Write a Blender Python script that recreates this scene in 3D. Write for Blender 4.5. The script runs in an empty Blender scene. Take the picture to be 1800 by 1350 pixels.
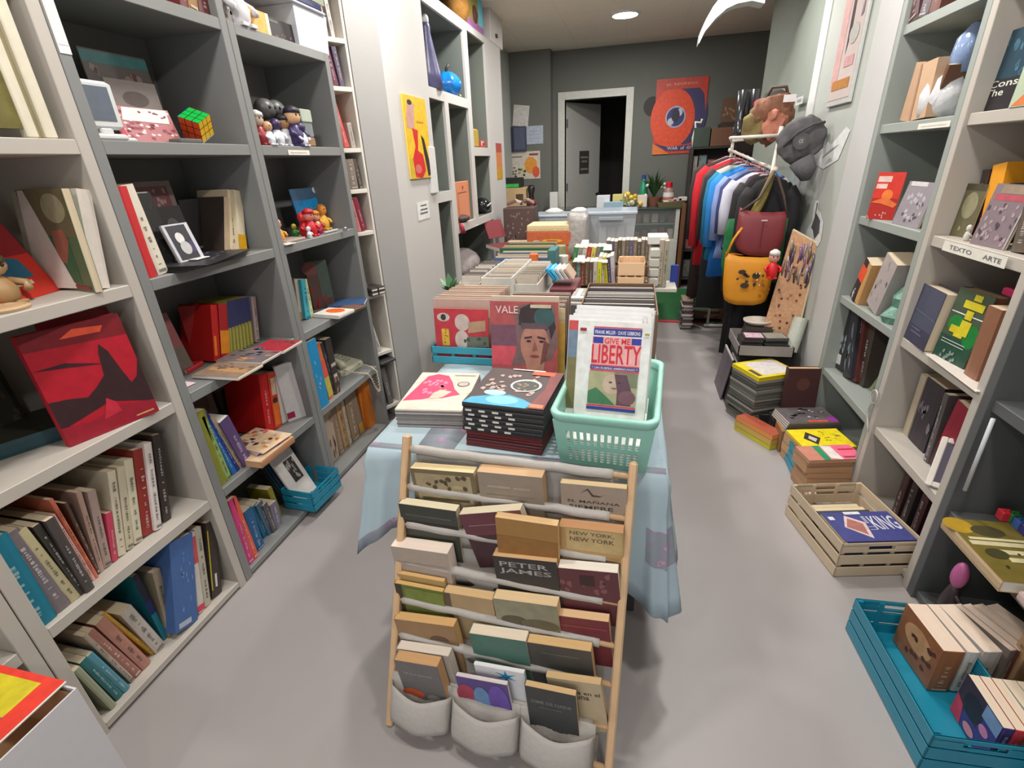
import bpy, math, random
from mathutils import Vector as V3, Matrix
random.seed(7)
sc = bpy.context.scene
COL = sc.collection
# ------------------------------------------------------------------ camera
FPX, PIT, YAW, ROL, CH = 859.4, 0.42472, 0.24896, -0.046323, 1.55
_f0 = V3((-math.sin(YAW), math.cos(YAW), 0)); _r0 = V3((math.cos(YAW), math.sin(YAW), 0)); _u0 = V3((0, 0, 1))
FW = _f0*math.cos(PIT) - _u0*math.sin(PIT)
_u1 = _f0*math.sin(PIT) + _u0*math.cos(PIT)
RT = _r0*math.cos(ROL) + _u1*math.sin(ROL)
UP = -_r0*math.sin(ROL) + _u1*math.cos(ROL)
CAM = V3((0, 0, CH))
cd = bpy.data.cameras.new('camera'); cam = bpy.data.objects.new('camera', cd); COL.objects.link(cam)
cd.sensor_width = 36; cd.lens = 36*FPX/1800; cd.clip_start = 0.02
cam.matrix_world = Matrix(((RT.x, UP.x, -FW.x, 0), (RT.y, UP.y, -FW.y, 0), (RT.z, UP.z, -FW.z, CH), (0, 0, 0, 1)))
sc.camera = cam
# ------------------------------------------------------------------ world, exposure
sc.view_settings.view_transform = 'Standard'; sc.view_settings.look = 'None'
sc.view_settings.gamma = 1; sc.view_settings.use_curve_mapping = False
sc.view_settings.exposure = 0.06
w = bpy.data.worlds.new('world'); sc.world = w; w.use_nodes = True
w.node_tree.nodes['Background'].inputs[0].default_value = (0.75, 0.78, 0.85, 1)
w.node_tree.nodes['Background'].inputs[1].default_value = 1.8

def P(px, py, X=None, Y=None, Z=None):
    d = RT*(px-900) + UP*(675-py) + FW*FPX
    if X is not None: t = X/d.x
    elif Y is not None: t = Y/d.y
    else: t = (Z-CH)/d.z
    return CAM + d*t
def Yat(px, X, Z):                      # Y on the line (X, ., Z) that shows at pixel column px
    k = (px-900)/FPX; q = RT - FW*k
    return -(q.x*X + q.z*(Z-CH))/q.y
def Xat(px, Y, Z):
    k = (px-900)/FPX; q = RT - FW*k
    return -(q.y*Y + q.z*(Z-CH))/q.x

# ------------------------------------------------------------------ materials
_MC = {}
def s2l(c):
    c = c/255.0
    return c/12.92 if c <= 0.04045 else ((c+0.055)/1.055)**2.4
def mat(col, rough=0.6, metal=0.0, noise=0.12, scale=30, emit=0, alpha=1, bump=0, trans=0):
    key = (tuple(col), rough, metal, noise, scale, emit, alpha, bump, trans)
    if key in _MC: return _MC[key]
    m = bpy.data.materials.new('mat_%d' % len(_MC)); m.use_nodes = True
    nt = m.node_tree; b = nt.nodes['Principled BSDF']
    c = [s2l(x) for x in col]
    b.inputs['Roughness'].default_value = rough; b.inputs['Metallic'].default_value = metal
    if noise or bump:
        tc = nt.nodes.new('ShaderNodeTexCoord'); n = nt.nodes.new('ShaderNodeTexNoise')
        n.inputs['Scale'].default_value = scale; n.inputs['Detail'].default_value = 3
        nt.links.new(tc.outputs['Object'], n.inputs['Vector'])
        mx = nt.nodes.new('ShaderNodeMix'); mx.data_type = 'RGBA'
        mx.inputs['A'].default_value = (*[max(0, x*(1-noise)) for x in c], 1)
        mx.inputs['B'].default_value = (*[min(1, x*(1+noise)) for x in c], 1)
        nt.links.new(n.outputs['Fac'], mx.inputs['Factor']); nt.links.new(mx.outputs['Result'], b.inputs['Base Color'])
        if bump:
            bp = nt.nodes.new('ShaderNodeBump'); bp.inputs['Strength'].default_value = bump; bp.inputs['Distance'].default_value = 0.01
            nt.links.new(n.outputs['Fac'], bp.inputs['Height']); nt.links.new(bp.outputs['Normal'], b.inputs['Normal'])
    else:
        b.inputs['Base Color'].default_value = (*c, 1)
    if emit:
        b.inputs['Emission Color'].default_value = (*c, 1); b.inputs['Emission Strength'].default_value = emit
    if alpha < 1: b.inputs['Alpha'].default_value = alpha
    if trans: b.inputs['Transmission Weight'].default_value = trans
    _MC[key] = m
    return m
PAGE = (214, 196, 166); WHITEP = (232, 226, 216)
def pagemat(col):
    key = ('page', tuple(col))
    if key in _MC: return _MC[key]
    m = bpy.data.materials.new('paper_edges_%d' % len(_MC)); m.use_nodes = True
    nt = m.node_tree; b = nt.nodes['Principled BSDF']; b.inputs['Roughness'].default_value = 0.85
    tc = nt.nodes.new('ShaderNodeTexCoord'); mp = nt.nodes.new('ShaderNodeMapping'); mp.inputs['Scale'].default_value = (900, 6, 6)
    n = nt.nodes.new('ShaderNodeTexNoise'); n.inputs['Scale'].default_value = 1; n.inputs['Detail'].default_value = 1
    nt.links.new(tc.outputs['Object'], mp.inputs['Vector']); nt.links.new(mp.outputs['Vector'], n.inputs['Vector'])
    c = [s2l(x) for x in col]; mx = nt.nodes.new('ShaderNodeMix'); mx.data_type = 'RGBA'
    mx.inputs['A'].default_value = (*[x*0.78 for x in c], 1); mx.inputs['B'].default_value = (*[min(1, x*1.12) for x in c], 1)
    nt.links.new(n.outputs['Fac'], mx.inputs['Factor']); nt.links.new(mx.outputs['Result'], b.inputs['Base Color'])
    _MC[key] = m
    return m

# ------------------------------------------------------------------ mesh builder
class MB:
    def __init__(s): s.v = []; s.f = []; s.m = []; s.mats = []
    def mi(s, m):
        if m not in s.mats: s.mats.append(m)
        return s.mats.index(m)
    def poly(s, pts, m):
        k = len(s.v); s.v += [tuple(p) for p in pts]; s.f.append(tuple(range(k, k+len(pts)))); s.m.append(s.mi(m))
    def hexa(s, b, t, m):               # bottom quad, top quad (matching order)
        k = len(s.v); s.v += [tuple(p) for p in b] + [tuple(p) for p in t]; n = len(b); i = s.mi(m)
        s.f.append(tuple(range(k+n-1, k-1, -1))); s.m.append(i)
        s.f.append(tuple(range(k+n, k+2*n))); s.m.append(i)
        for a in range(n):
            c = (a+1) % n
            s.f.append((k+a, k+c, k+n+c, k+n+a)); s.m.append(i)
        return s
    def box(s, a, b, m):
        x0, y0, z0 = (min(a[i], b[i]) for i in range(3)); x1, y1, z1 = (max(a[i], b[i]) for i in range(3))
        return s.hexa([(x0, y0, z0), (x1, y0, z0), (x1, y1, z0), (x0, y1, z0)], [(x0, y0, z1), (x1, y0, z1), (x1, y1, z1), (x0, y1, z1)], m)
    def bbox(s, a, b, m, r=0.003):      # box with softened vertical+horizontal edges (chamfered)
        x0, y0, z0 = (min(a[i], b[i]) for i in range(3)); x1, y1, z1 = (max(a[i], b[i]) for i in range(3))
        r = min(r, (x1-x0)/3, (y1-y0)/3, (z1-z0)/3)
        def ring(e, z):
            return [(x0+e+r, y0+e, z), (x1-e-r, y0+e, z), (x1-e, y0+e+r, z), (x1-e, y1-e-r, z), (x1-e-r, y1-e, z), (x0+e+r, y1-e, z), (x0+e, y1-e-r, z), (x0+e, y0+e+r, z)]
        return s.loft([ring(r, z0), ring(0, z0+r), ring(0, z1-r), ring(r, z1)], m)
    def loft(s, rings, m, cap=True, closed=True):
        k = len(s.v); n = len(rings[0]); i = s.mi(m)
        for r in rings: s.v += [tuple(p) for p in r]
        for a in range(len(rings)-1):
            for b in range(n if closed else n-1):
                c = (b+1) % n
                s.f.append((k+a*n+b, k+a*n+c, k+(a+1)*n+c, k+(a+1)*n+b)); s.m.append(i)
        if cap:
            s.f.append(tuple(range(k+n-1, k-1, -1))); s.m.append(i)
            e = k+(len(rings)-1)*n; s.f.append(tuple(range(e, e+n))); s.m.append(i)
        return s
    def cyl(s, a, b, r, m, n=12, r2=None, cap=True):
        a = V3(a); b = V3(b); r2 = r if r2 is None else r2
        z = (b-a).normalized(); x = z.orthogonal().normalized(); y = z.cross(x)
        R = lambda c, q: [c + x*q*math.cos(t*2*math.pi/n) + y*q*math.sin(t*2*math.pi/n) for t in range(n)]
        return s.loft([R(a, r), R(b, r2)], m, cap)
    def tube(s, pts, r, m, n=8, rads=None):
        pts = [V3(p) for p in pts]; rings = []; x = None
        for i, p in enumerate(pts):
            d = (pts[min(i+1, len(pts)-1)] - pts[max(i-1, 0)]).normalized()
            x = d.orthogonal().normalized() if x is None else (x - d*x.dot(d)).normalized()
            y = d.cross(x); q = rads[i] if rads else r
            rings.append([p + x*q*math.cos(t*2*math.pi/n) + y*q*math.sin(t*2*math.pi/n) for t in range(n)])
        return s.loft(rings, m)
    def lathe(s, prof, m, n=20, c=(0, 0, 0), sy=1, cap=True):
        c = V3(c)
        return s.loft([[c + V3((r*math.cos(t*2*math.pi/n), r*sy*math.sin(t*2*math.pi/n), z)) for t in range(n)] for r, z in prof], m, cap)
    def ball(s, c, r, m, n=12, k=8):
        c = V3(c); r = r if isinstance(r, (tuple, list)) else (r, r, r); rings = []
        for j in range(k+1):
            a = -math.pi/2 + math.pi*(j+0.0)/k; cr = max(math.cos(a), 0.02)
            rings.append([c + V3((r[0]*cr*math.cos(t*2*math.pi/n), r[1]*cr*math.sin(t*2*math.pi/n), r[2]*math.sin(a))) for t in range(n)])
        return s.loft(rings, m)
    def build(s, name, parent=None, smooth=False, M=None):
        me = bpy.data.meshes.new(name); me.from_pydata(s.v, [], s.f)
        for m in s.mats: me.materials.append(m)
        me.polygons.foreach_set('material_index', s.m)
        if smooth: me.polygons.foreach_set('use_smooth', [True]*len(me.polygons))
        me.update()
        o = bpy.data.objects.new(name, me); COL.objects.link(o)
        if parent: o.parent = parent
        if M is not None: o.matrix_world = M
        return o
from mathutils import noise as mnoise
def crumple(o, amp=.012, freq=14, seed=0):
    for v in o.data.vertices: v.co += mnoise.noise_vector(v.co*freq+V3((seed, seed*.7, 3)))*amp
    for v in o.data.vertices: v.co += mnoise.noise_vector(v.co*freq*3+V3((seed, 5, 3)))*amp*.35
    return o
def tag(o, label=None, cat=None, group=None, kind=None):
    if label: o['label'] = label
    if cat: o['category'] = cat
    if group: o['group'] = group
    if kind: o['kind'] = kind
    return o
def empty(name, loc, label, cat, group=None, M=None):
    o = bpy.data.objects.new(name, None); COL.objects.link(o); o.empty_display_size = 0.05
    if M is not None: o.matrix_world = M
    elif loc is not None: o.location = loc
    return tag(o, label, cat, group)
def frame(O, T, D, H):
    T, D, H = V3(T).normalized(), V3(D).normalized(), V3(H).normalized()
    return Matrix(((T.x, D.x, H.x, O[0]), (T.y, D.y, H.y, O[1]), (T.z, D.z, H.z, O[2]), (0, 0, 0, 1)))
ORD = ['first', 'second', 'third', 'fourth', 'fifth', 'sixth', 'seventh', 'eighth', 'ninth', 'tenth', 'eleventh', 'twelfth', 'thirteenth', 'fourteenth', 'fifteenth', 'sixteenth', 'seventeenth', 'eighteenth']

# ------------------------------------------------------------------ flat artwork and lettering on covers
_TX = {}
def text_polys(txt):
    if txt in _TX: return _TX[txt]
    cu = bpy.data.curves.new('t', 'FONT'); cu.body = txt; cu.resolution_u = 2; cu.offset = 0.012
    ob = bpy.data.objects.new('t', cu); COL.objects.link(ob)
    bpy.context.view_layer.update()
    dg = bpy.context.evaluated_depsgraph_get()
    me = bpy.data.meshes.new_from_object(ob.evaluated_get(dg))
    vs = [(v.co.x, v.co.y) for v in me.vertices]; fs = [tuple(p.vertices) for p in me.polygons]
    bpy.data.objects.remove(ob); bpy.data.meshes.remove(me); bpy.data.curves.remove(cu)
    x0 = min(v[0] for v in vs); x1 = max(v[0] for v in vs); y0 = min(v[1] for v in vs); y1 = max(v[1] for v in vs)
    vs = [((x-x0)/(x1-x0), (y-y0)/(y1-y0)) for x, y in vs]
    _TX[txt] = (vs, fs); return _TX[txt]
def art(name, parent, O, U, V, shapes, lift=0.0007, local=False, rough=0.45):
    """shapes drawn on the plane O + u*U + v*V (u, v in 0..1); later ones lie on top. r rect, e ellipse, p polygon, t text, s scatter"""
    O, U, V = V3(O), V3(U), V3(V); N = U.cross(V).normalized(); mb = MB(); k = 0
    for sh in shapes:
        k += 1; q = lambda u, v, k=k: O + U*u + V*v + N*(lift*(0.6+0.4*k))
        t, c = sh[0], sh[1]; m = mat(c, rough, noise=0.3, scale=34)
        if t == 'r':
            u0, v0, u1, v1 = sh[2:6]; mb.poly([q(u0, v0), q(u1, v0), q(u1, v1), q(u0, v1)], m)
        elif t == 'e':
            cx, cy, rx, ry = sh[2:6]; mb.poly([q(cx+rx*math.cos(a*math.pi/12), cy+ry*math.sin(a*math.pi/12)) for a in range(24)], m)
        elif t == 'p':
            mb.poly([q(*p) for p in sh[2]], m)
        elif t == 't':                 # text in a box
            u0, v0, u1, v1 = sh[3:7]; vs, fs = text_polys(sh[2]); kk = len(mb.v)
            mb.v += [tuple(q(u0+(u1-u0)*x, v0+(v1-v0)*y)) for x, y in vs]; i = mb.mi(m)
            for f in fs: mb.f.append(tuple(kk+a for a in f)); mb.m.append(i)
        elif t == 's':                 # small random blotches
            u0, v0, u1, v1, n, sz = sh[2:8]; rnd = random.Random(n*31+int(u0*100))
            for _ in range(n):
                a, b = rnd.uniform(u0, u1), rnd.uniform(v0, v1); pts = []
                for j in range(6):
                    w_ = rnd.uniform(0.4, 1.1)*sz; g = j*math.pi/3; pts.append(q(min(max(a+w_*math.cos(g), 0), 1), min(max(b+w_*math.sin(g), 0), 1)))
                mb.poly(pts, m)
    o = mb.build(name, parent)
    return o

# ------------------------------------------------------------------ books
def book(label, O, T, D, H, w, d, h, col, page=PAGE, hard=False, spine=None, front=None, back=None, cat='book', group=None, name='book', marks=True, nopages=False):
    """O: low corner at the spine; T across the thickness, D from spine to fore-edge, H up the spine.
    front: artwork on the +T side seen from outside (u from left to right as read with H up)"""
    O, T, D, H = V3(O), V3(T).normalized(), V3(D).normalized(), V3(H).normalized()
    if T.cross(D).dot(H) < 0:
        O = O + T*w; T = -T; front, back = back, front
    M = frame(O, T, D, H); c = 0.0025 if hard else 0.0009; cm = mat(col, 0.45 if not hard else 0.6, noise=0.1, scale=40)
    c = min(c, w/5); e = 0.003 if hard else 0.0006
    mb = MB(); mb.box((0, 0, 0), (c, d, h), cm); mb.box((w-c, 0, 0), (w, d, h), cm)
    mb.loft([[(c*0.2, 0.0005, z), (w*0.25, -0.0016, z), (w*0.75, -0.0016, z), (w-c*0.2, 0.0005, z), (w-c, c, z), (c, c, z)] for z in (0, h)], cm)
    o = mb.build(name, M=M)
    tag(o, label, cat, group)
    if not nopages and w > 0.004:
        pm = pagemat(page)
        MB().box((c, c, e), (w-c, d-e-0.0004, h-e), pm).build('pages', o)
    if spine is None and marks and w > 0.007:
        lum = sum(col)/3; sc_ = tuple(int(col[q]*.45 + (225 if lum < 130 else 50)*.55) for q in range(3))
        r = random.Random(int(abs(O.x*9973)+abs(O.y*7919)+h*1000)); sp = []
        v = r.uniform(0.08, 0.16); top = r.uniform(0.6, 0.9)
        while v < top:
            L = r.uniform(0.008, 0.035); q_ = r.uniform(.34, .42); sp.append(('r', sc_, q_, v, 1-q_+r.uniform(-.06, .02), v+L)); v += L + r.choice([.008, .012, .012, .02, .07])
        if r.random() < 0.5: sp.append(('r', sc_, 0.15, 0.03, 0.85, 0.06))
        spine = sp
    if spine: art('spine_lettering', o, (0, -0.0016, 0), (w, 0, 0), (0, 0, h), spine, lift=0.0004)
    if front: art('cover_print', o, (w, 0, 0), (0, d, 0), (0, 0, h), front, lift=0.0005)
    if back: art('cover_print', o, (0, d, 0), (0, -d, 0), (0, 0, h), back, lift=0.0005)
    return o

def shelf_row(side, X, z, phrase, items, group, inset=0.01, dmax=0.30, cat='book', ordinal=True):
    """items: (what it looks like, colour, x_left, x_right, top_x, top_y [, dict]) - pixel columns of the spine foot and of its top left corner"""
    s = 1 if side == 'L' else -1; Xs = X - s*inset; T0 = V3((0, s, 0)); D = V3((-s, 0, 0)); out = []
    n = len(items)
    for i, it in enumerate(items):
        desc, col, x0, x1, tx, ty = it[:6]; kw = dict(it[6]) if len(it) > 6 else {}
        ins = kw.pop('inset', 0); Xb = Xs - s*ins
        y0, y1 = Yat(x0, Xb, z), Yat(x1, Xb, z); top = P(tx, ty, X=Xb)
        v = V3((0, top.y-y0, top.z-z)); h = kw.pop('h', v.length); H = v.normalized()
        lean = H.y*s; T = V3((0, H.z*s, -H.y*s))
        w = abs(y1-y0)*H.z
        O = V3((Xb, y0, z+0.0005))
        if lean > 0.001: O = V3((Xb, y1, z+0.0005)) - T*w
        d = kw.pop('d', min(dmax, h*0.68))
        if ordinal:
            pos = 'leftmost' if i == 0 else ('rightmost' if i == n-1 else ORD[i] + ' from left')
            lab = f"{desc}, {pos} {phrase}"
        else: lab = f"{desc} {phrase}"
        out.append(book(lab, O, T, D, H, w, d, h, col, group=group, **kw))
    return out

def lying(label, z, c0, c1, c3, th, col, group=None, print_=None, page=WHITEP, cat='magazine', name='magazine', hard=False, size=None, spine_side='near', z0=None):
    """a book or magazine lying flat: c0, c1, c3 = pixels of its top face corners: near left, near right, far left; top face at height z"""
    A, B, C = (P(*c, Z=z) for c in (c0, c1, c3))
    U = (B-A); V = (C-A); V = V - U*(U.dot(V)/U.dot(U)); wu, wv = U.length, V.length
    if size: wu, wv = size
    U.normalize(); V.normalize(); dn = V3((0, 0, 1))
    # spine along the near edge (U) or left edge (V)
    if spine_side == 'near': O, H, D = A, U, V; h, d = wu, wv
    elif spine_side == 'far': O, H, D = A+V*wv, U, -V; h, d = wu, wv
    elif spine_side == 'right': O, H, D = A+U*wu, V, -U; h, d = wv, wu
    else: O, H, D = A, V, U; h, d = wv, wu
    O = O - dn*th
    o = book(label, O, dn, D, H, th, d, h, col, page=page, group=group, cat=cat, name=name, hard=hard, marks=False)
    if print_:
        Mi = o.matrix_world.inverted() if False else frame_inv(o)
        art('cover_print', o, Mi @ A, Mi.to_3x3() @ (U*wu), Mi.to_3x3() @ (V*wv), print_, lift=0.0005)
    return o
def frame_inv(o):
    return o.matrix_basis.inverted()

# ------------------------------------------------------------------ lamps
ZC = 2.81
lamp_m = mat((255, 250, 240), 0.5, noise=0, emit=28); ring_m = mat((225, 225, 222), 0.5)
def downlight(x, y, label, r=0.085, power=70):
    t = empty('ceiling_downlight', (x, y, ZC), label, 'ceiling light', 'ceiling downlights')
    mb = MB(); mb.lathe([(r+0.025, 0), (r+0.025, -0.012), (r, -0.016), (r, -0.002)], ring_m, 28); mb.build('trim_ring', t)
    MB().lathe([(r-0.002, -0.003), (r-0.002, -0.009)], lamp_m, 28).build('diffuser', t)
    ld = bpy.data.lights.new('downlight_glow', 'AREA'); ld.shape = 'DISK'; ld.size = 2*r; ld.energy = power; ld.color = (1.0, 0.972, 0.945)
    lo = bpy.data.objects.new('downlight_glow', ld); COL.objects.link(lo); lo.location = (x, y, ZC-0.02)
_l = P(1099, 24, Z=ZC)
downlight(_l.x, _l.y, 'round bright downlight in the ceiling in front of the open door', 0.12, 26)
_n = 0
for _y, _w in ((4.15, 20), (2.55, 21), (0.95, 15), (-0.9, 9)):  # unseen lamp grid, added for more light and softer shadows
    for _x in (-0.95, 0.45):
        downlight(_x, _y, 'round downlight in the ceiling, ' + ('left' if _x < 0 else 'right') + ' one ' + ('over the far pigeonholes', 'over the middle of the tables', 'over the book rack', 'behind the camera')[_n//2], 0.10, _w); _n += 1
# ================================================================== SETTING
XL, XR, XP = -1.49, 1.09, -1.36
YB = 7.3
def struct(name, mb, smooth=False):
    o = mb.build(name, smooth=smooth); o['kind'] = 'structure'; return o
floor_m = mat((160, 154, 152), 0.42, noise=0.06, scale=3, bump=0.03)
ceil_m = mat((236, 226, 212), 0.9, noise=0.05, scale=40)
wall_g = mat((108, 110, 104), 0.8, noise=0.05, scale=8)
wall_w = mat((200, 197, 192), 0.75, noise=0.03, scale=8)
wall_lg = mat((170, 174, 168), 0.75, noise=0.04, scale=8)
struct('floor', MB().box((-2.6, -2.5, -0.1), (2.3, YB+2.2, 0), floor_m))
mb = MB(); mb.box((-2.6, -2.5, ZC), (2.3, YB+2.2, ZC+0.1), ceil_m); struct('ceiling', mb)
# suspended ceiling grid lines as slim tee bars
grid_m = mat((228, 218, 204), 0.9)
mb = MB()
for i in range(9): mb.box((-2.0+0.6*i-0.004, -2.4, ZC-0.001), (-2.0+0.6*i+0.004, YB, ZC+0.002), grid_m)
for j in range(17): mb.box((-2.3, -2.2+0.6*j-0.004, ZC-0.001), (2.2, -2.2+0.6*j+0.004, ZC+0.002), grid_m)
struct('trim_1', mb)
# back wall with the door opening
DX0, DX1 = P(993, 200, Y=YB).x, P(1100, 200, Y=YB).x
DZ = P(1050, 172, Y=YB).z
mb = MB(); mb.box((-2.6, YB, 0), (DX0, YB+0.12, ZC), wall_g); mb.box((DX1, YB, 0), (2.3, YB+0.12, ZC), wall_g); mb.box((DX0, YB, DZ), (DX1, YB+0.12, ZC), wall_g)
struct('wall_back', mb)
xb = P(968, 200, Y=7.12).x
struct('wall_back_left', MB().box((-2.6, 7.12, 0), (xb, YB, ZC), wall_g))
mb = MB(); mb.box((-2.6, -2.5, 0), (-1.9, 5.6, ZC), wall_w); struct('wall_left', mb)
struct('wall_left_far', MB().box((-2.6, 5.6, 0), (-1.66, 7.12, ZC), wall_lg))
struct('wall_right', MB().box((1.95, -2.5, 0), (2.05, YB, ZC), wall_g))
mb = MB(); mb.box((-2.5, -2.6, 0), (2.0, -2.5, .5), wall_w); mb.box((-2.5, -2.6, 2.5), (2.0, -2.5, ZC), wall_w); mb.box((-2.5, -2.6, .5), (-2.1, -2.5, 2.5), wall_w); mb.box((1.6, -2.6, .5), (2.0, -2.5, 2.5), wall_w); struct('wall_behind_camera', mb)  # opening made in this unseen wall to let world light in
mb = MB()
for x in (-2.1, -.27, 1.57): mb.bbox((x, -2.59, .5), (x+.04, -2.52, 2.5), mat((90, 92, 92), .4), .003)
struct('added_window_1', mb)  # unseen window frame, added with the opening that brightens the shelf interiors
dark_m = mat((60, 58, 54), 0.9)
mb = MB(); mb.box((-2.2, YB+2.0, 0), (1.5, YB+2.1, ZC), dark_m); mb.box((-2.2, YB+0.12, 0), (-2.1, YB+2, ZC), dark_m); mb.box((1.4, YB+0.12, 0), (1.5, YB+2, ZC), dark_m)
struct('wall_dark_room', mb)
# door frame and open door
fr_m = mat((206, 206, 198), 0.5)
t = 0.09
mb = MB(); mb.bbox((DX0-t, YB-0.025, 0), (DX0, YB+0.14, DZ+t), fr_m); mb.bbox((DX1, YB-0.025, 0), (DX1+t, YB+0.14, DZ+t), fr_m); mb.bbox((DX0, YB-0.025, DZ), (DX1, YB+0.14, DZ+t), fr_m)
struct('trim_2', mb)
door = bpy.data.objects.new('door_1', None); COL.objects.link(door); door.location = (DX0+0.01, YB+0.13, 0); door['kind'] = 'structure'
door.rotation_euler = (0, 0, math.radians(58))
mb = MB(); mb.bbox((0, 0, 0.01), (DX1-DX0-0.02, 0.04, DZ-0.01), mat((186, 186, 180), 0.5)); mb.build('door_leaf', door)
mb = MB(); dw = DX1-DX0
mb.cyl((dw-0.09, 0, 1.07), (dw-0.09, -0.05, 1.07), 0.012, mat((40, 38, 36), 0.4, 0.6)); mb.ball((dw-0.09, -0.06, 1.07), 0.03, mat((40, 38, 36), 0.4, 0.6)); mb.build('door_handle', door)
mb = MB(); gm = mat((120, 118, 112), 0.35, 0.8)
for z in (0.3, 1.2, 2.0): mb.cyl((0.0, -0.008, z-0.05), (0.0, -0.008, z+0.05), 0.009, gm)
mb.build('hinge', door)
sgn = MB().box((0.28, -0.004, 1.36), (0.5, 0.0, 1.66), mat((66, 62, 60), 0.6)).build('door_sign', door)
art('sign_lettering', door, (0.28, -0.004, 1.36), (0.22, 0, 0), (0, 0, 0.3), [('r', (140, 134, 128), 0.12, 0.68, 0.88, 0.76), ('r', (140, 134, 128), 0.2, 0.5, 0.8, 0.58), ('r', (140, 134, 128), 0.12, 0.16, 0.88, 0.25)])

# left partition: angled grey return, white face with pigeonholes
YC = 2.86
def prism(pts, z0, z1, m, mb=None):
    mb = mb or MB(); mb.hexa([(x, y, z0) for x, y in pts], [(x, y, z1) for x, y in pts], m); return mb
ret_m = mat((160, 158, 155), 0.75, noise=0.03, scale=8)
struct('wall_left_return', prism([(XP, YC), (XP-0.35, YC), (-1.75, 2.85), (-1.46, 2.705)][::-1], 0, ZC, ret_m))
# pigeonhole partition: front plane X=XP, cells opened in it (Y0,Y1,Z0,Z1)

cells = [(3.50, 4.33, 2.03, 2.49), (4.43, 4.93, 1.685, 2.51), (3.49, 3.78, 1.38, 1.965), (3.86, 4.33, 1.115, 1.965), (4.42, 4.93, 1.11, 1.617), (3.47, 3.76, 0.66, 1.31), (3.84, 4.93, 0.66, 1.05)]
ZT = 2.56
ys = sorted({3.42, 5.48} | {c[0] for c in cells} | {c[1] for c in cells}); zs = sorted({0.0, ZT} | {c[2] for c in cells} | {c[3] for c in cells})
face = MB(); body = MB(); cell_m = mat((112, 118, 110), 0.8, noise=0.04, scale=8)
white_m = mat((194, 191, 187), 0.6, noise=0.02, scale=8)
for a, b in zip(ys, ys[1:]):
    run = None
    for c, d in list(zip(zs, zs[1:])) + [(None, None)]:
        op = c is None or any(q[0]-1e-6 <= a and b <= q[1]+1e-6 and q[2]-1e-6 <= c and d <= q[3]+1e-6 for q in cells)
        if not op: run = (run[0], d) if run else (c, d)
        elif run:
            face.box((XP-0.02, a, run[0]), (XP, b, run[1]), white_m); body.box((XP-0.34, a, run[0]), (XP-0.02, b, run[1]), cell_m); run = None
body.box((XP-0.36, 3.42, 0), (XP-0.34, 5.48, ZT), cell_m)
face.box((XP-0.36, 5.475, 0), (XP, 5.485, ZT), white_m); face.box((XP-0.36, 3.42, ZT-0.004), (XP+0.001, 5.48, ZT), white_m)
struct('wall_left_pigeonholes', face); struct('wall_left_pigeonhole_lining', body)
struct('wall_left_pillar', MB().box((XP-0.36, YC, 0), (XP, 3.42, ZC), white_m))
# right partition
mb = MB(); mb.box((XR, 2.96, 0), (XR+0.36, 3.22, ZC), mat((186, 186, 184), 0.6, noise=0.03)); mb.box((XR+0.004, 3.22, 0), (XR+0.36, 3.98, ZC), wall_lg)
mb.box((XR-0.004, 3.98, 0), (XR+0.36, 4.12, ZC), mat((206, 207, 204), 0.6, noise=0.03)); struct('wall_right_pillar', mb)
struct('wall_right_far', MB().box((XR+0.03, 4.12, 0), (XR+0.36, 5.85, ZC), mat((140, 147, 138), 0.8, noise=0.05, scale=8)))

# ================================================================== SHELF UNITS
cream = mat((184, 177, 167), 0.5, noise=0.04, scale=6); grey = mat((127, 128, 126), 0.5, noise=0.05, scale=6)
lgrey = mat((150, 156, 150), 0.5, noise=0.05, scale=6); dgrey = mat((86, 88, 88), 0.55, noise=0.05, scale=6); whitew = mat((214, 208, 196), 0.5, noise=0.04, scale=6)
LV = [0.0, 0.41, 0.82, 1.222, 1.62, 2.03, 2.44]
RV = [0.0, 0.37, 0.79, 1.195, 1.60, 1.985, 2.39]
BT = 0.038
def unit(name, label, side, X, Y0, Y1, levels, m, depth=0.36, th=0.035, mback=None):
    s = 1 if side == 'L' else -1
    t = empty(name, (X-s*depth/2, (Y0+Y1)/2, 0), label, 'bookshelf', None)
    cx, cy = X-s*depth/2, (Y0+Y1)/2; hw, hd = (Y1-Y0)/2, depth/2; top = levels[-1]+BT
    for q in (-1, 1):
        mb = MB(); mb.bbox((-hd, q*hw, 0), (hd, q*(hw-th), top), m, 0.002); mb.build('side_panel', t)
    for z in levels:
        b0 = 0.012 if z == 0 else z
        MB().bbox((-hd+0.012, -hw+th, b0), (hd-0.001, hw-th, z+BT), m, 0.002).build('shelf_board', t)
    bx = -s*hd
    MB().box((bx, -hw+th/2, 0.01), (bx+s*0.010, hw-th/2, top), mback or m).build('back_panel', t)
    return t
unit('bookshelf', 'cream bookshelf nearest the camera on the left wall beside the white cardboard box', 'L', XL, -0.10, 0.575, LV, cream)
unit('bookshelf', 'cream bookshelf on the left wall holding the red book with black silhouettes', 'L', XL, 0.578, 1.213, LV, cream)
unit('bookshelf', 'grey bookshelf between the cream one and the narrower grey one with the telephone', 'L', XL, 1.215, 1.882, LV, grey)
unit('bookshelf', 'grey bookshelf on the left wall with the cream telephone on a shelf', 'L', XL, 1.884, 2.548, LV[:6], grey)
unit('bookshelf', 'pale green-grey bookshelf on the right wall next to the pillar', 'R', XR, 2.262, 2.95, RV, lgrey)
unit('bookshelf', 'cream bookshelf on the right wall with a white label strip and leaning white frame', 'R', XR, 1.672, 2.26, RV, cream)
unit('bookshelf', 'dark grey bookshelf on the right wall behind the front blue crate', 'R', XR, 0.95, 1.67, RV, dgrey)
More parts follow.
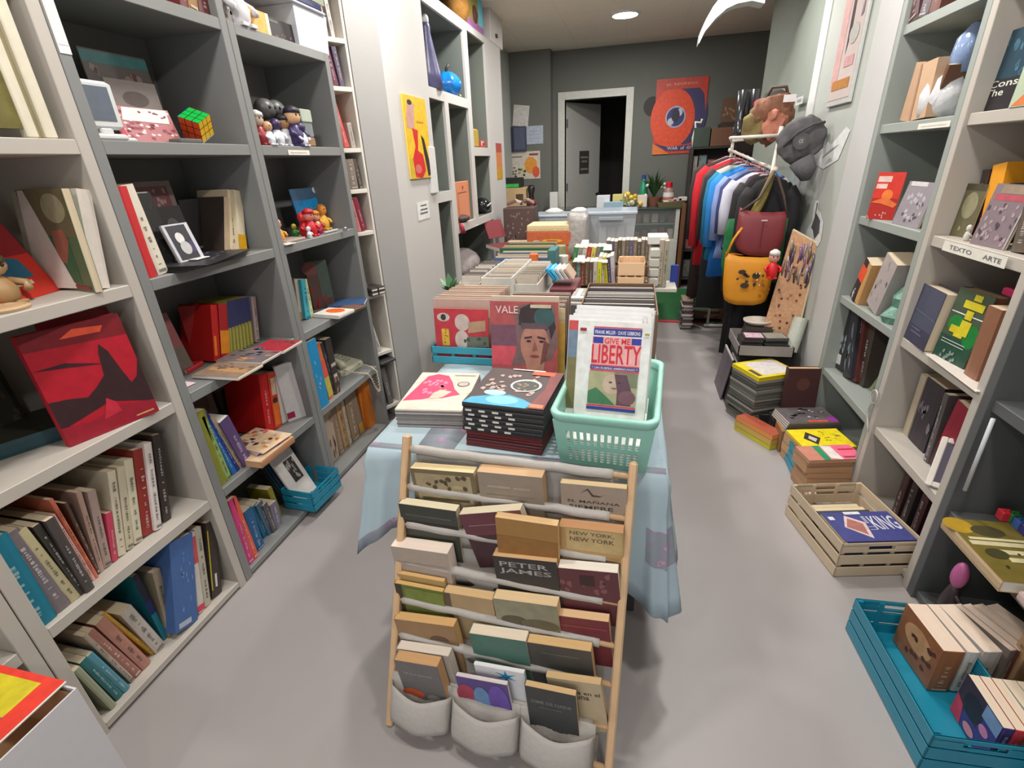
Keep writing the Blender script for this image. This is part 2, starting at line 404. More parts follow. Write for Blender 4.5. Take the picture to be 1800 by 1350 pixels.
# narrow angled white unit beside the grey shelves
na, nb_ = V3((-1.535, 2.556, 0)), V3((-1.462, 2.70, 0)); nd = (nb_-na).normalized(); nn = V3((-nd.y, nd.x, 0)); NW = (nb_-na).length
nar = empty('bookshelf', None, 'narrow white bookshelf squeezed between the grey shelves and the pillar', 'bookshelf', M=frame(na, nd, nn, (0, 0, 1)))
NLV = [0.02, 0.18, 0.50, 0.82, 1.20, 1.45, 1.63, 1.90, 2.15, 2.41]
NARROW = [0.10, 0.475, 0.84, 1.205, 1.43, 1.635, 1.92, 2.13, 2.36]
for a in (0, NW-0.014): MB().bbox((a, 0, 0), (a+0.014, 0.26, 2.42), whitew, 0.002).build('side_panel', nar)
for z in NARROW: MB().bbox((0.014, 0.001, z), (NW-0.014, 0.25, z+0.022), whitew, 0.002).build('shelf_board', nar)
MB().box((0, 0.26, 0), (NW, 0.27, 2.42), whitew).build('back_panel', nar)
# ================================================================== TABLE WITH CLOTH
TZ = 0.755
tw_m = mat((120, 92, 66), 0.5)
def table(label, x0, y0, x1, y1, top=0.745):
    t = empty('table', ((x0+x1)/2, (y0+y1)/2, 0), label, 'table'); hx, hy = (x1-x0)/2, (y1-y0)/2
    MB().bbox((-hx, -hy, top-0.03), (hx, hy, top), tw_m).build('tabletop', t)
    for a in (-1, 1):
        for b in (-1, 1):
            MB().bbox((a*(hx-0.05)-0.02, b*(hy-0.2)-0.02, 0), (a*(hx-0.05)+0.02, b*(hy-0.2)+0.02, top-0.03), mat((70, 66, 62), 0.5)).build('leg', t)
    return t
table('folding table under the light blue floral cloth', -0.76, 1.19, 0.11, 3.05)
# cloth
cloth_m = mat((176, 196, 204), 0.85, noise=0.06, scale=6)
def flower_mat():
    m = bpy.data.materials.new('floral_border'); m.use_nodes = True; nt = m.node_tree; b = nt.nodes['Principled BSDF']; b.inputs['Roughness'].default_value = 0.85
    tc = nt.nodes.new('ShaderNodeTexCoord'); vo = nt.nodes.new('ShaderNodeTexVoronoi'); vo.inputs['Scale'].default_value = 16
    n = nt.nodes.new('ShaderNodeTexNoise'); n.inputs['Scale'].default_value = 45
    cr = nt.nodes.new('ShaderNodeValToRGB'); e = cr.color_ramp.elements; e[0].position = 0.18; e[0].color = (0.78, 0.70, 0.66, 1); e[1].position = 0.75; e[1].color = (0.30, 0.34, 0.38, 1)
    for p_, c_ in ((0.3, (0.16, 0.05, 0.07, 1)), (0.42, (0.55, 0.42, 0.45, 1)), (0.55, (0.36, 0.28, 0.40, 1))):
        q = e.new(p_); q.color = c_
    mm = nt.nodes.new('ShaderNodeMath'); mm.operation = 'MULTIPLY_ADD'; mm.inputs[1].default_value = 0.6
    nt.links.new(tc.outputs['Object'], vo.inputs['Vector']); nt.links.new(tc.outputs['Object'], n.inputs['Vector'])
    nt.links.new(n.outputs['Fac'], mm.inputs[0]); nt.links.new(vo.outputs['Distance'], mm.inputs[2]); nt.links.new(mm.outputs[0], cr.inputs['Fac'])
    nt.links.new(cr.outputs['Color'], b.inputs['Base Color']); return m
flor = flower_mat()
ctl = [((-0.775, 1.175), (-0.845, 1.10, 0.37)), ((-0.70, 1.172), (-0.72, 1.13, 0.47)), ((-0.45, 1.172), (-0.45, 1.155, 0.55)), ((-0.15, 1.172), (-0.15, 1.15, 0.50)), ((0.07, 1.172), (0.085, 1.13, 0.30)), ((0.125, 1.175), (0.165, 1.12, 0.25)),
       ((0.125, 1.22), (0.205, 1.17, 0.27)), ((0.125, 1.40), (0.19, 1.4, 0.36)), ((0.125, 2.1), (0.15, 2.1, 0.42)), ((0.125, 3.06), (0.15, 3.1, 0.45)), ((-0.3, 3.07), (-0.3, 3.1, 0.5)), ((-0.775, 3.06), (-0.81, 3.1, 0.45)), ((-0.775, 2.1), (-0.80, 2.1, 0.45)), ((-0.775, 1.45), (-0.815, 1.42, 0.42))]
ring_t, ring_b = [], []; N_ = 9
for i in range(len(ctl)):
    (a, b), (c, d) = ctl[i], ctl[(i+1) % len(ctl)]
    for j in range(N_):
        f = j/N_; ring_t.append(V3((a[0]+(c[0]-a[0])*f, a[1]+(c[1]-a[1])*f, TZ))); ring_b.append(V3(b).lerp(V3(d), f))
nr = len(ring_t); ctr = V3((-0.32, 2.1, 0)); rows = []
for lv in range(9):
    f = lv/8; r = []
    for i in range(nr):
        p = ring_t[i].lerp(ring_b[i], f); out = (ring_b[i]-ring_t[i]); out.z = 0
        nrm = V3((0, 1, 0)) if abs(ring_t[i].y-1.174) < 0.01 else V3((1, 0, 0))
        if lv: p = p + nrm*(0.011*math.sin(i*0.75)*f) + V3((0, 0, 0.006*math.sin(lv*2.1)*f if 0 < lv < 8 else 0))
        if lv == 1: p = p + out*0.12
        r.append(p)
    rows.append(r)
mb = MB(); mb.mi(cloth_m)
for lv in range(8):
    band = flor if lv in (7,) else cloth_m
    for i in range(nr):
        j = (i+1) % nr
        mm = flor if (lv in (3, 4) and 36 < i < 66) or (lv == 7 and (i < 14 or i > 110)) else cloth_m
        k = len(mb.v); mb.v += [tuple(rows[lv][i]), tuple(rows[lv][j]), tuple(rows[lv+1][j]), tuple(rows[lv+1][i])]; mb.f.append((k, k+3, k+2, k+1)); mb.m.append(mb.mi(mm))
mb.poly([tuple(p) for p in ring_t], cloth_m)
mb.poly([(-0.775, 1.1755, TZ+0.0006), (0.125, 1.1755, TZ+0.0006), (0.125, 1.205, TZ+0.0006), (-0.775, 1.205, TZ+0.0006)], flor)
mb.poly([(-0.62, 1.205, TZ+0.0006), (-0.50, 1.205, TZ+0.0006), (-0.47, 1.6, TZ+0.0006), (-0.62, 1.6, TZ+0.0006)][::1], flor)
cl = mb.build('tablecloth', smooth=True); tag(cl, 'light blue tablecloth with floral border hanging over the table corners', 'tablecloth')
bmx = cl.modifiers.new('weld', 'WELD'); bmx.merge_threshold = 0.0004; sm = cl.modifiers.new('solid', 'SOLIDIFY'); sm.thickness = 0.002; sm.offset = -1

# ================================================================== LEANING BOOK RACK
BLr, BRr, TLr = V3((-0.640, 0.812, 0)), V3((0.015, 0.775, 0)), V3((-0.664, 1.150, 0.815))
TRr = V3((0.028, 1.108, 0.812))
Ur = (BRr-BLr).normalized(); Wr = (TLr-BLr); Wr = (Wr - Ur*Wr.dot(Ur)).normalized(); Nr = Ur.cross(Wr).normalized()
def Ppl(px, py, pt, n):
    d = RT*(px-900) + UP*(675-py) + FW*FPX
    return CAM + d*((V3(pt)-CAM).dot(n)/d.dot(n))
wood_m = mat((205, 170, 130), 0.5, noise=0.12, scale=20); fab_m = mat((176, 171, 164), 0.9, noise=0.05, scale=60, bump=0.2)
rackM = frame(BLr, Ur, -Nr, Wr)
rk = empty('book_rack', None, 'wooden rack leaning on the table with rows of paperbacks in canvas pockets', 'rack', M=rackM)
WD = (BRr-BLr).length; HR = (TLr-BLr).length
for x in (0, WD):
    MB().bbox((x-0.011, -0.014, 0.0), (x+0.011, 0.014, HR+0.01), wood_m, 0.004).build('side_post', rk)
LY = [786, 857, 924, 991, 1058, 1120, 1190, 1255]; RY = [None, 905, 978, 1050, 1125, 1193, 1263, 1332]
barW = []
for k in range(8):
    a = Ppl(703-k*2, LY[k], BLr, Nr); wa = (a-BLr).dot(Wr)
    if RY[k]:
        b = Ppl(1098-k*4.5, RY[k], BLr, Nr); wb = (b-BLr).dot(Wr)
    else: wb = wa
    barW.append((wa, wb))
print('bars', [(round(a, 3), round(b, 3)) for a, b in barW])
barW = [((a+b)/2, (a+b)/2) for a, b in barW]
for k, (wa, wb) in enumerate(barW):
    mb = MB(); mb.cyl((0.005, 0, wa), (WD-0.005, 0, wb), 0.008, wood_m, 10); mb.build('rung', rk, True)
    if k < 7:                         # canvas sleeve rolled round the rung
        mb = MB(); pts = [(0.02+(WD-0.07)*j/30, -0.001-0.001*math.sin(j*1.3), wa+(wb-wa)*j/30+0.001*math.sin(j*0.9)) for j in range(31)]
        mb.tube(pts, 0.013, fab_m, 10); mb.build('canvas_sleeve', rk, True)
# canvas sheets sloping behind each row
for k in range(7):
    mb = MB(); wa, wb = barW[k]; wa2 = barW[min(k+1, 7)][0]
    r = []
    for (yy, ww) in ((0.006, wa), (0.030, wa-0.045), (0.044, wa-0.10), (0.030, wa2-0.055), (0.016, wa2-0.02), (0.012, wa2)):
        r.append([(0.025+(WD-0.06)*j/16, yy+0.004*math.sin(j*1.1+k), ww) for j in range(17)])
    mb.loft(r, fab_m, cap=False, closed=False); o = mb.build('canvas_pocket', rk, True); s_ = o.modifiers.new('s', 'SOLIDIFY'); s_.thickness = 0.0015
# the three front pouches at the foot
pu = [(0.01, 0.205), (0.205, 0.41), (0.41, 0.615)]
for (a, b) in pu:
    mb = MB(); rings = []
    for lv in range(8):
        f = lv/7; r = []
        for j in range(15):
            u = j/14; bul = math.sin(math.pi*u)
            top = -0.012 + 0.125 - 0.022*bul*bul*1.0; z = top*(1-f) + (-0.005+0.012*math.sin(u*9)*0.3+0.01*(1-bul))*f
            y = -0.022 - (0.024*math.sin(math.pi*min(1, f*0.55+0.25))+0.02)*bul**0.35
            r.append((a+(b-a)*u, y, z + 0.045))
        rings.append(r)
    mb.loft(rings, fab_m, cap=False, closed=False)
    mb.loft([[(a+(b-a)*j/14, -0.022, 0.17+0.015) for j in range(15)], [(a+(b-a)*j/14, -0.022+0.006*math.sin(j), 0.045) for j in range(15)]], fab_m, cap=False, closed=False)
    o = mb.build('canvas_pouch', rk, True); s_ = o.modifiers.new('s', 'SOLIDIFY'); s_.thickness = 0.002

# books in the rack: (look, colour, row, front-top-left px, front-top-right px, thickness, cover print, page colour)
LT = (222, 214, 196); BK = (45, 44, 44)
def rowplane(k, off=0.0):
    w_ = barW[k][0]; c = BLr + Wr*w_ + Ur*0.3
    ny = V3((Ur.y, -Ur.x, 0)).normalized()           # horizontal, facing the camera
    return c + ny*(0.016+off), ny
def rack_book(label, col, row, a, b, th=0.032, prt=None, page=PAGE, h=0.19, off=0.0, tilt=None):
    c0, ny = rowplane(row, off + th)
    A = Ppl(*a, c0, ny); B = Ppl(*b, c0, ny)
    U = (B-A); wd = U.length; U.normalize(); Hh = (V3((0, 0, 1)) - U*U.z).normalized()
    O = A - Hh*h - ny*th
    # spine on the left: D runs right, T towards the camera
    return book(label, O, ny, U, Hh, th, wd, h, col, page=page, group='paperbacks in the leaning rack', front=prt, marks=False, name='paperback', cat='book')
R_ = 'r'; T_ = 't'
rack_book('paperback with an ornate olive cover, at the left end of the rack top row', (120, 106, 80), 0, (720, 823), (832, 832), 0.034, [(R_, (168, 152, 118), .06, .05, .94, .93), (R_, (96, 84, 60), .12, .45, .88, .50), ('s', (84, 72, 50), .08, .6, .9, .92, 12, .05), ('e', (190, 170, 130), .72, .72, .08, .03)], (226, 204, 156))
rack_book('thick paperback with a plain taupe cover, in the middle of the rack top row', (152, 138, 122), 0, (838, 829), (953, 840), 0.044, [(R_, (170, 157, 143), .14, .75, .5, .79), (R_, (170, 157, 143), .55, .75, .8, .79), (R_, (134, 120, 106), .1, .62, .85, .63)], (205, 168, 128), off=-0.008)
rack_book('taupe paperback with a line sketch above dark capitals, under the green basket', (164, 148, 132), 0, (985, 849), (1102, 860), 0.022, [('p', (70, 62, 56), [(.3, .86), (.42, .95), (.5, .85), (.62, .84), (.7, .88), (.6, .82), (.48, .82), (.41, .92)]), (T_, (70, 62, 56), 'EL MAÑANA', .1, .70, .9, .755), (T_, (70, 62, 56), 'SIEMPRE', .12, .6, .8, .66)], (222, 196, 150))
rack_book('dark green paperback at the left end of the second rack row', (58, 62, 54), 1, (700, 885), (801, 899), 0.032, [(R_, (90, 88, 78), .1, .8, .9, .83), (R_, (40, 36, 34), .0, .55, 1, .7)], (232, 220, 186))
rack_book('tilted plum coloured paperback in the second rack row', (104, 56, 66), 1, (806, 905), (914, 897), 0.034, [(R_, (70, 40, 46), .0, .0, 1, .6), (R_, (150, 110, 112), .1, .78, .7, .80)], (228, 216, 186), off=0.004)
rack_book('mustard brown paperback in the middle of the second rack row', (164, 122, 66), 1, (870, 909), (980, 925), 0.026, [(R_, (150, 106, 54), .0, .0, 1, .7)], (222, 186, 136), off=0.037)
rack_book('tan paperback with two repeated lines of dark capitals, at the right of the rack', (186, 150, 96), 1, (983, 925), (1096, 938), 0.034, [(R_, (196, 170, 118), .1, .62, .98, .99), (T_, (96, 80, 62), 'NEW YORK,', .16, .88, .86, .95), (T_, (96, 80, 62), 'NEW YORK', .16, .78, .86, .85)], (196, 146, 104))
rack_book('thick paperback with bright white pages at the left of the third rack row', (176, 162, 148), 2, (686, 960), (786, 974), 0.046, [(R_, (160, 140, 128), .05, .7, .95, .72)], (240, 222, 206), off=-0.006)
rack_book('black paperback with two words in large grey capitals, in the third rack row', (52, 50, 50), 2, (865, 977), (978, 989), 0.036, [(T_, (172, 168, 162), 'PETER', .1, .83, .86, .92), (T_, (172, 168, 162), 'JAMES', .08, .69, .9, .80)], (206, 168, 122))
rack_book('maroon paperback with white pages at the right of the third rack row', (98, 50, 56), 2, (980, 998), (1086, 1008), 0.034, [('s', (130, 84, 86), .05, .6, .9, .95, 10, .07), (R_, (60, 34, 36), .35, .72, .6, .9)], (236, 230, 216))
rack_book('green covered paperback at the left of the fourth rack row', (104, 116, 52), 3, (693, 1025), (778, 1041), 0.016, [(R_, (60, 56, 44), .0, .0, .14, 1), (R_, (122, 136, 62), .2, .7, 1, .95)], (214, 172, 110), off=0.017)
rack_book('thin tan paperback standing behind the green covered one', (180, 150, 100), 3, (698, 1008), (780, 1023), 0.014, None, (214, 172, 110))
rack_book('beige paperback between the green and the landscape one in the rack', (176, 150, 112), 3, (780, 1041), (866, 1055), 0.03, [(R_, (96, 84, 70), .0, .0, .12, 1)], (214, 180, 130))
rack_book('paperback with a misty grey-green landscape cover in the fourth rack row', (120, 116, 92), 3, (866, 1052), (979, 1067), 0.036, [(R_, (146, 142, 116), .0, .6, 1, 1), ('e', (84, 78, 60), .3, .62, .22, .1), ('e', (100, 96, 76), .7, .6, .3, .1)], (226, 196, 152))
rack_book('small maroon paperback at the right of the fourth rack row', (116, 46, 54), 3, (978, 1082), (1070, 1094), 0.028, [(R_, (136, 62, 66), .05, .8, .95, .84)], (222, 186, 140), h=0.17)
rack_book('tan paperback at the left of the fifth rack row', (156, 124, 88), 4, (692, 1088), (797, 1102), 0.03, [('e', (100, 80, 60), .7, .66, .16, .1), (R_, (140, 108, 74), 0, .5, 1, .66)], (214, 170, 112))
rack_book('teal green cloth covered book in the fifth rack row', (80, 118, 104), 4, (824, 1113), (924, 1128), 0.036, None, (230, 214, 190))
rack_book('charcoal paperback to the right of the teal green book', (78, 76, 72), 4, (926, 1129), (1039, 1146), 0.03, [(R_, (98, 96, 92), .2, .82, .8, .85)], (216, 178, 122))
rack_book('thick light paperback standing behind the grey one in the bottom row', (176, 166, 156), 5, (697, 1140), (788, 1154), 0.03, None, (224, 212, 196))
rack_book('grey paperback with an orange flower peeking from the left canvas pouch', (112, 108, 106), 5, (692, 1160), (768, 1173), 0.034, [(T_, (160, 156, 152), 'Verano', .12, .74, .8, .79), ('e', (214, 92, 40), .22, .34, .26, .1), ('e', (150, 146, 142), .7, .3, .16, .08)], (206, 160, 110), off=0.034, h=0.2)
rack_book('violet paperback with white pages in the middle canvas pouch', (92, 74, 132), 5, (800, 1188), (891, 1205), 0.014, [('e', (170, 70, 90), .15, .6, .2, .25), ('e', (110, 150, 190), .45, .6, .16, .25), ('e', (112, 84, 170), .78, .6, .2, .35)], (216, 206, 198), off=0.04)
rack_book('white book with a big blue asterisk behind the violet paperback', (222, 222, 222), 5, (833, 1168), (921, 1184), 0.012, [('p', (40, 150, 196), [(.62+.24*(1 if j % 2 == 0 else .28)*math.cos(math.radians(90+30*j)), .86+.13*(1 if j % 2 == 0 else .28)*math.sin(math.radians(90+30*j))) for j in range(12)])], (230, 230, 228), off=0.016)
rack_book('beige paperback with black lettering behind the dark pouch book', (190, 172, 138), 5, (960, 1190), (1056, 1204), 0.02, [(T_, (66, 58, 48), 'Era en el', .4, .74, .95, .81), (T_, (66, 58, 48), 'una', .5, .64, .74, .71)], (210, 176, 128), off=0.01)
rack_book('dark slate paperback in the right canvas pouch', (62, 64, 62), 5, (922, 1205), (1012, 1224), 0.018, [(T_, (128, 128, 124), 'DIME DE NADA', .1, .70, .9, .76), (R_, (110, 108, 104), .25, .62, .7, .635)], (214, 178, 128), off=0.045, h=0.2)

# ================================================================== MINT BASKET OF COMICS
mint = mat((150, 205, 188), 0.35, noise=0.03, scale=20)
ba, bb = P(985, 812, Z=TZ+0.002), P(1135, 832, Z=TZ+0.002); bu = (bb-ba).normalized(); bv = V3((-bu.y, bu.x, 0))
ra, rb, rc, rd = P(963, 728, Z=0.95), P(1166, 738, Z=0.95), P(988, 600, Z=0.95), P(1136, 600, Z=0.95)
print('basket', ba, bb, ra, rb, rc, rd)
bc = empty('basket', None, 'mint green plastic basket of bagged comics on the table corner', 'basket', M=frame(ba + bu*((bb-ba).length/2), bu, bv, (0, 0, 1)))
def rrect(hx, y0, y1, r, z, n=5):
    pts = []
    for (cx, cy, a0) in ((hx-r, y1-r, 0), (-hx+r, y1-r, 90), (-hx+r, y0+r, 180), (hx-r, y0+r, 270)):
        for j in range(n+1):
            a = math.radians(a0+90*j/n); pts.append((cx+r*math.cos(a), cy+r*math.sin(a), z))
    return pts
Lb = (bb-ba).length; hb, ht = Lb/2, Lb/2+0.018; yb0, yb1, yt0, yt1 = 0.0, 0.37, -0.035, 0.405; Hb = 0.178
# slotted walls: build panels with slots
mb = MB()
def wall_grid(mb, A, B, C, D, slots, m, th):
    """quad A B (bottom) C D (top: above B, above A) with rectangular openings in (u0,u1,v0,v1)"""
    A, B, C, D = V3(A), V3(B), V3(C), V3(D)
    n = (B-A).cross(D-A).normalized()*th
    us = sorted({0., 1.} | {q for s in slots for q in s[:2]}); vs = sorted({0., 1.} | {q for s in slots for q in s[2:4]})
    pt = lambda u, v: (A.lerp(B, u)).lerp(D.lerp(C, u), v)
    for v0, v1 in zip(vs, vs[1:]):
        run = None
        for u0, u1 in list(zip(us, us[1:])) + [(9, 9)]:
            op = u0 == 9 or any(s[0]-1e-6 <= u0 and u1 <= s[1]+1e-6 and s[2]-1e-6 <= v0 and v1 <= s[3]+1e-6 for s in slots)
            if not op: run = (run[0], u1) if run else (u0, u1)
            elif run:
                q = [pt(run[0], v0), pt(run[1], v0), pt(run[1], v1), pt(run[0], v1)]
                mb.hexa([p for p in q], [p+n for p in q], m); run = None
sl = []
for i in range(11):
    c = 0.14+0.072*i
    sl += [(c-0.019, c+0.019, .12, .40), (c-0.019, c+0.019, .50, .78)]
sl2 = []
for i in range(18):
    c = 0.08+0.049*i
    sl2 += [(c-0.013, c+0.013, .12, .40), (c-0.013, c+0.013, .50, .78)]
z1 = Hb*0.86
lp = lambda z: (hb+(ht-hb)*z/Hb, yb0+(yt0-yb0)*z/Hb, yb1+(yt1-yb1)*z/Hb)
h1, f1, k1 = lp(z1)
for (A, B, C, D, s_) in (((-hb, yb0, 0), (hb, yb0, 0), (h1, f1, z1), (-h1, f1, z1), sl), ((hb, yb1, 0), (-hb, yb1, 0), (-h1, k1, z1), (h1, k1, z1), sl), ((-hb, yb1, 0), (-hb, yb0, 0), (-h1, f1, z1), (-h1, k1, z1), sl2), ((hb, yb0, 0), (hb, yb1, 0), (h1, k1, z1), (h1, f1, z1), sl2)):
    wall_grid(mb, A, B, C, D, s_, mint, -0.0025)
mb.box((-hb, yb0, 0), (hb, yb1, 0.003), mint)
mb.build('basket_body', bc)
mb = MB()
def rim(z, g, rr=0.035):
    h_, f_, k_ = lp(z); return rrect(h_+g, f_-g, k_+g, rr, z)
mb.loft([rim(z1-0.002, 0.000), rim(z1, 0.006), rim(Hb-0.004, 0.008), rim(Hb, 0.004), rim(Hb, -0.006), rim(Hb-0.006, -0.009), rim(z1, -0.004)], mint, cap=False)
mb.build('basket_rim', bc, True)
# comics in the basket, leaning back slightly
cx0, cx1 = P(1013, 742, Z=0.93), P(1132, 748, Z=0.93)
lean = math.radians(15)
def comic(label, i, a, wd, h, col, prt=None, th=0.005):
    H = (V3((0, 0, 1))*math.cos(lean) + bv*math.sin(lean)); O = a + bv*0.0055*i
    return book(label, O, -(H.cross(bu)).normalized() if (H.cross(bu)).dot(bv) > 0 else H.cross(bu).normalized(), bu, H, th, wd, h, col, front=prt, group='bagged comics in the mint basket', cat='comic', name='comic', marks=False, page=(236, 234, 230))
Q0 = Ppl(1008, 742, P(1008, 742, Y=1.23), bv); 
cfront = P(1008, 742, Y=1.30)
cw = (P(1131, 745, Y=1.30)-cfront).length
zc = 0.835; hc = 0.30
base = V3((cfront.x, cfront.y, zc))
LIB = [(R_, (236, 236, 226), 0, 0, 1, 1), (R_, (44, 56, 140), .22, .865, .88, .935), (R_, (214, 60, 70), .22, .938, .88, .95), (T_, (226, 222, 226), 'FRANK MILLER · DAVE GIBBONS', .24, .88, .86, .915), (R_, (238, 170, 168), .21, .50, .88, .855), (R_, (46, 52, 150), .22, .79, .36, .85), (R_, (46, 52, 150), .75, .79, .88, .85), (T_, (216, 40, 56), 'GIVE ME', .38, .79, .73, .845), (T_, (210, 30, 50), 'LIBERTY', .21, .60, .89, .78), (R_, (214, 60, 70), .2, .575, .88, .585), (R_, (60, 66, 140), .2, .54, .88, .573), (T_, (226, 222, 226), '* UN SUEÑO AMERICANO *', .22, .545, .86, .568), (R_, (214, 60, 70), .2, .525, .88, .535),
       (R_, (170, 166, 128), .19, .20, .87, .52), (R_, (124, 128, 100), .55, .38, .87, .52), ('e', (196, 172, 150), .52, .40, .13, .10), ('p', (96, 62, 74), [(.55, .5), (.72, .5), (.80, .34), (.80, .2), (.60, .2), (.60, .34)]), ('e', (120, 80, 92), .74, .28, .12, .07), ('p', (66, 122, 84), [(.19, .2), (.19, .32), (.30, .36), (.45, .28), (.58, .2)]), ('e', (60, 48, 44), .50, .42, .025, .008), ('e', (60, 48, 44), .62, .42, .025, .008), ('p', (150, 90, 84), [(.50, .365), (.56, .372), (.62, .365), (.56, .355)]), (R_, (214, 60, 70), .18, .175, .87, .19), (R_, (50, 60, 140), .18, .14, .87, .172), (R_, (170, 160, 60), .92, .885, .98, .905), (R_, (150, 30, 50), .03, .9, .12, .93)]
comic('front bagged comic with tall red title letters, in the mint basket', 0, base, cw, hc, (236, 234, 226), LIB)
rnd = random.Random(3); k = 0
for i in range(1, 12):
    colr = [(232, 230, 226), (238, 236, 234), (222, 222, 220)][i % 3]
    dx = rnd.uniform(-0.012, 0.010); a = base + bu*(dx - (0.012 if i > 1 else 0.022)) + bv*0.0 + V3((0, 0, min(i, 5)*.003+rnd.uniform(0, 0.004)))
    p_ = [(R_, (196, 72, 70), 0, .86, 1, .95), (R_, (110, 130, 150), 0, .6, 1, .86), (R_, (120, 112, 70), 0, .1, 1, .6)] if i == 1 else None
    comic('bagged comic of the row standing behind the front one in the mint basket', i, a, cw+rnd.uniform(-0.006, 0.016), hc+rnd.uniform(-0.006, 0.01)+0.004, colr, p_)

for i in range(9):
    q_ = ba + bu*.012 + bv*.012; q_.z = TZ+.007+.0082*i; book('white backed comic lying flat at the bottom of the mint basket', q_, V3((0, 0, 1)), bv, bu, .0078, .30, (bb-ba).length-.026, (228, 228, 224), page=(236, 234, 230), group='comics lying in the mint basket', cat='comic', name='comic', marks=False, spine=[])
# ================================================================== PILES AT THE FRONT OF THE TABLE
zt = TZ+0.001
def pile(label, zlow, zhigh, n, corners, ztop, col, group, prt=None, page=WHITEP, cat='magazine', name='magazine', jit=0.004, cols=None, spine_side='near', toplabel=None):
    th = (zhigh-zlow)/n; A, B, C = (P(*c, Z=ztop) for c in corners); U = B-A; V = C-A; V = V-U*(U.dot(V)/U.dot(U)); wu, wv = U.length, V.length; U.normalize(); V.normalize()
    rn = random.Random(n*7+int(zlow*100)); out = []
    for i in range(n):
        top = i == n-1; a = A + U*rn.uniform(-jit, jit) + V*rn.uniform(-jit, jit); a.z = zlow + th*(i+1)
        if top: a = A.copy(); a.z = zhigh
        cc = cols[i % len(cols)] if cols and not top else col
        dn = V3((0, 0, 1))
        if spine_side == 'near': O, H, D, h, d = a, U, V, wu, wv
        elif spine_side == 'right': O, H, D, h, d = a+U*wu, V, -U, wv, wu
        elif spine_side == 'far': O, H, D, h, d = a+V*wv, U, -V, wu, wv
        else: O, H, D, h, d = a, V, U, wv, wu
        lab = (toplabel or label) if top else label
        o = book(lab, O-dn*th, dn, D, H, th*0.97, d, h, cc, page=page, group=group, cat=cat, name=name, marks=False, spine=[])
        if top and prt:
            Mi = o.matrix_basis.inverted(); art('cover_print', o, Mi @ (a-dn*th*0.03), Mi.to_3x3() @ (U*wu), Mi.to_3x3() @ (V*wv), prt)
        out.append(o)
    return out
pink = [(R_, (214, 202, 186), 0, 0, 1, 1), ('p', (226, 64, 104), [(.05, .35), (.02, .2), (.3, .24), (.45, .30), (.6, .28), (.85, .38), (.72, .52), (.62, .72), (.5, .9), (.3, .95), (.15, .88), (.1, .6)]), ('s', (244, 130, 160), .1, .35, .6, .9, 16, .05), ('p', (236, 190, 170), [(.4, .25), (.6, .3), (.7, .45), (.5, .5), (.42, .4)]), ('e', (90, 80, 80), .82, .66, .1, .07), ('e', (196, 180, 170), .82, .66, .08, .055), (R_, (170, 160, 150), .6, .9, .95, .92)]
pile('thin magazine of the pile under the pink splashed one', zt, 0.822, 11, [(694, 719), (812, 722), (762, 655)], 0.822, (206, 196, 182), 'magazines piled under the pink one', pink, (150, 144, 142), jit=0.002, cols=[(150, 144, 140), (128, 122, 122), (160, 154, 150)], toplabel='magazine with a pink splash on its cream cover, on top of the left pile')
bl = [(R_, (62, 44, 42), 0, 0, 1, 1), ('p', (60, 160, 196), [(0, 0), (.78, 0), (.82, .12), (.7, .2), (.5, .28), (.3, .24), (.05, .14)]), ('e', (120, 214, 224), .45, .14, .2, .1), ('e', (170, 226, 226), .3, .3, .14, .07), ('s', (176, 150, 140), .05, .3, .8, .85, 22, .05), ('e', (214, 206, 196), .62, .55, .2, .17), ('e', (52, 60, 48), .62, .54, .17, .14), ('s', (150, 120, 100), .5, .42, .76, .62, 8, .03), ('p', (120, 44, 42), [(.8, 0), (1, 0), (1, .98), (.84, .98), (.88, .5)]), (R_, (226, 84, 48), .6, .86, .9, .97), (R_, (236, 226, 210), .3, .97, .75, .995), (R_, (232, 120, 80), .82, .02, .98, .1)]
rr = P(812, 706, Z=0.915)
pile('book with a dark red spine low in the middle pile', zt, 0.812, 6, [(815, 706), (952, 722), (858, 645)], 0.905, (90, 36, 38), 'red spined books in the middle pile', None, (120, 60, 56), 'book', 'book', cols=[(96, 34, 38), (120, 40, 42), (80, 34, 38)])
chk = pile('black spined book with white dashes in the middle pile', 0.812, 0.905, 6, [(812, 706), (955, 722), (858, 645)], 0.905, (44, 42, 44), 'black dash spined books', bl, (60, 58, 58), 'book', 'book', cols=[(40, 40, 42), (50, 48, 48)], toplabel='book with glowing blue cover art and a red edge, topping the middle pile')
for i, o in enumerate(chk[:5]):
    th, L = 0.0150, o.dimensions.z
    art('spine_lettering', o, (0, -0.0016, 0), (0.0150, 0, 0), (0, 0, max(v.co.z for v in o.data.vertices)), [(R_, (222, 220, 214), .25, .03+.17*j+(i % 2)*.04, .7, .11+.17*j+(i % 2)*.04) for j in range(4)], lift=0.0005)
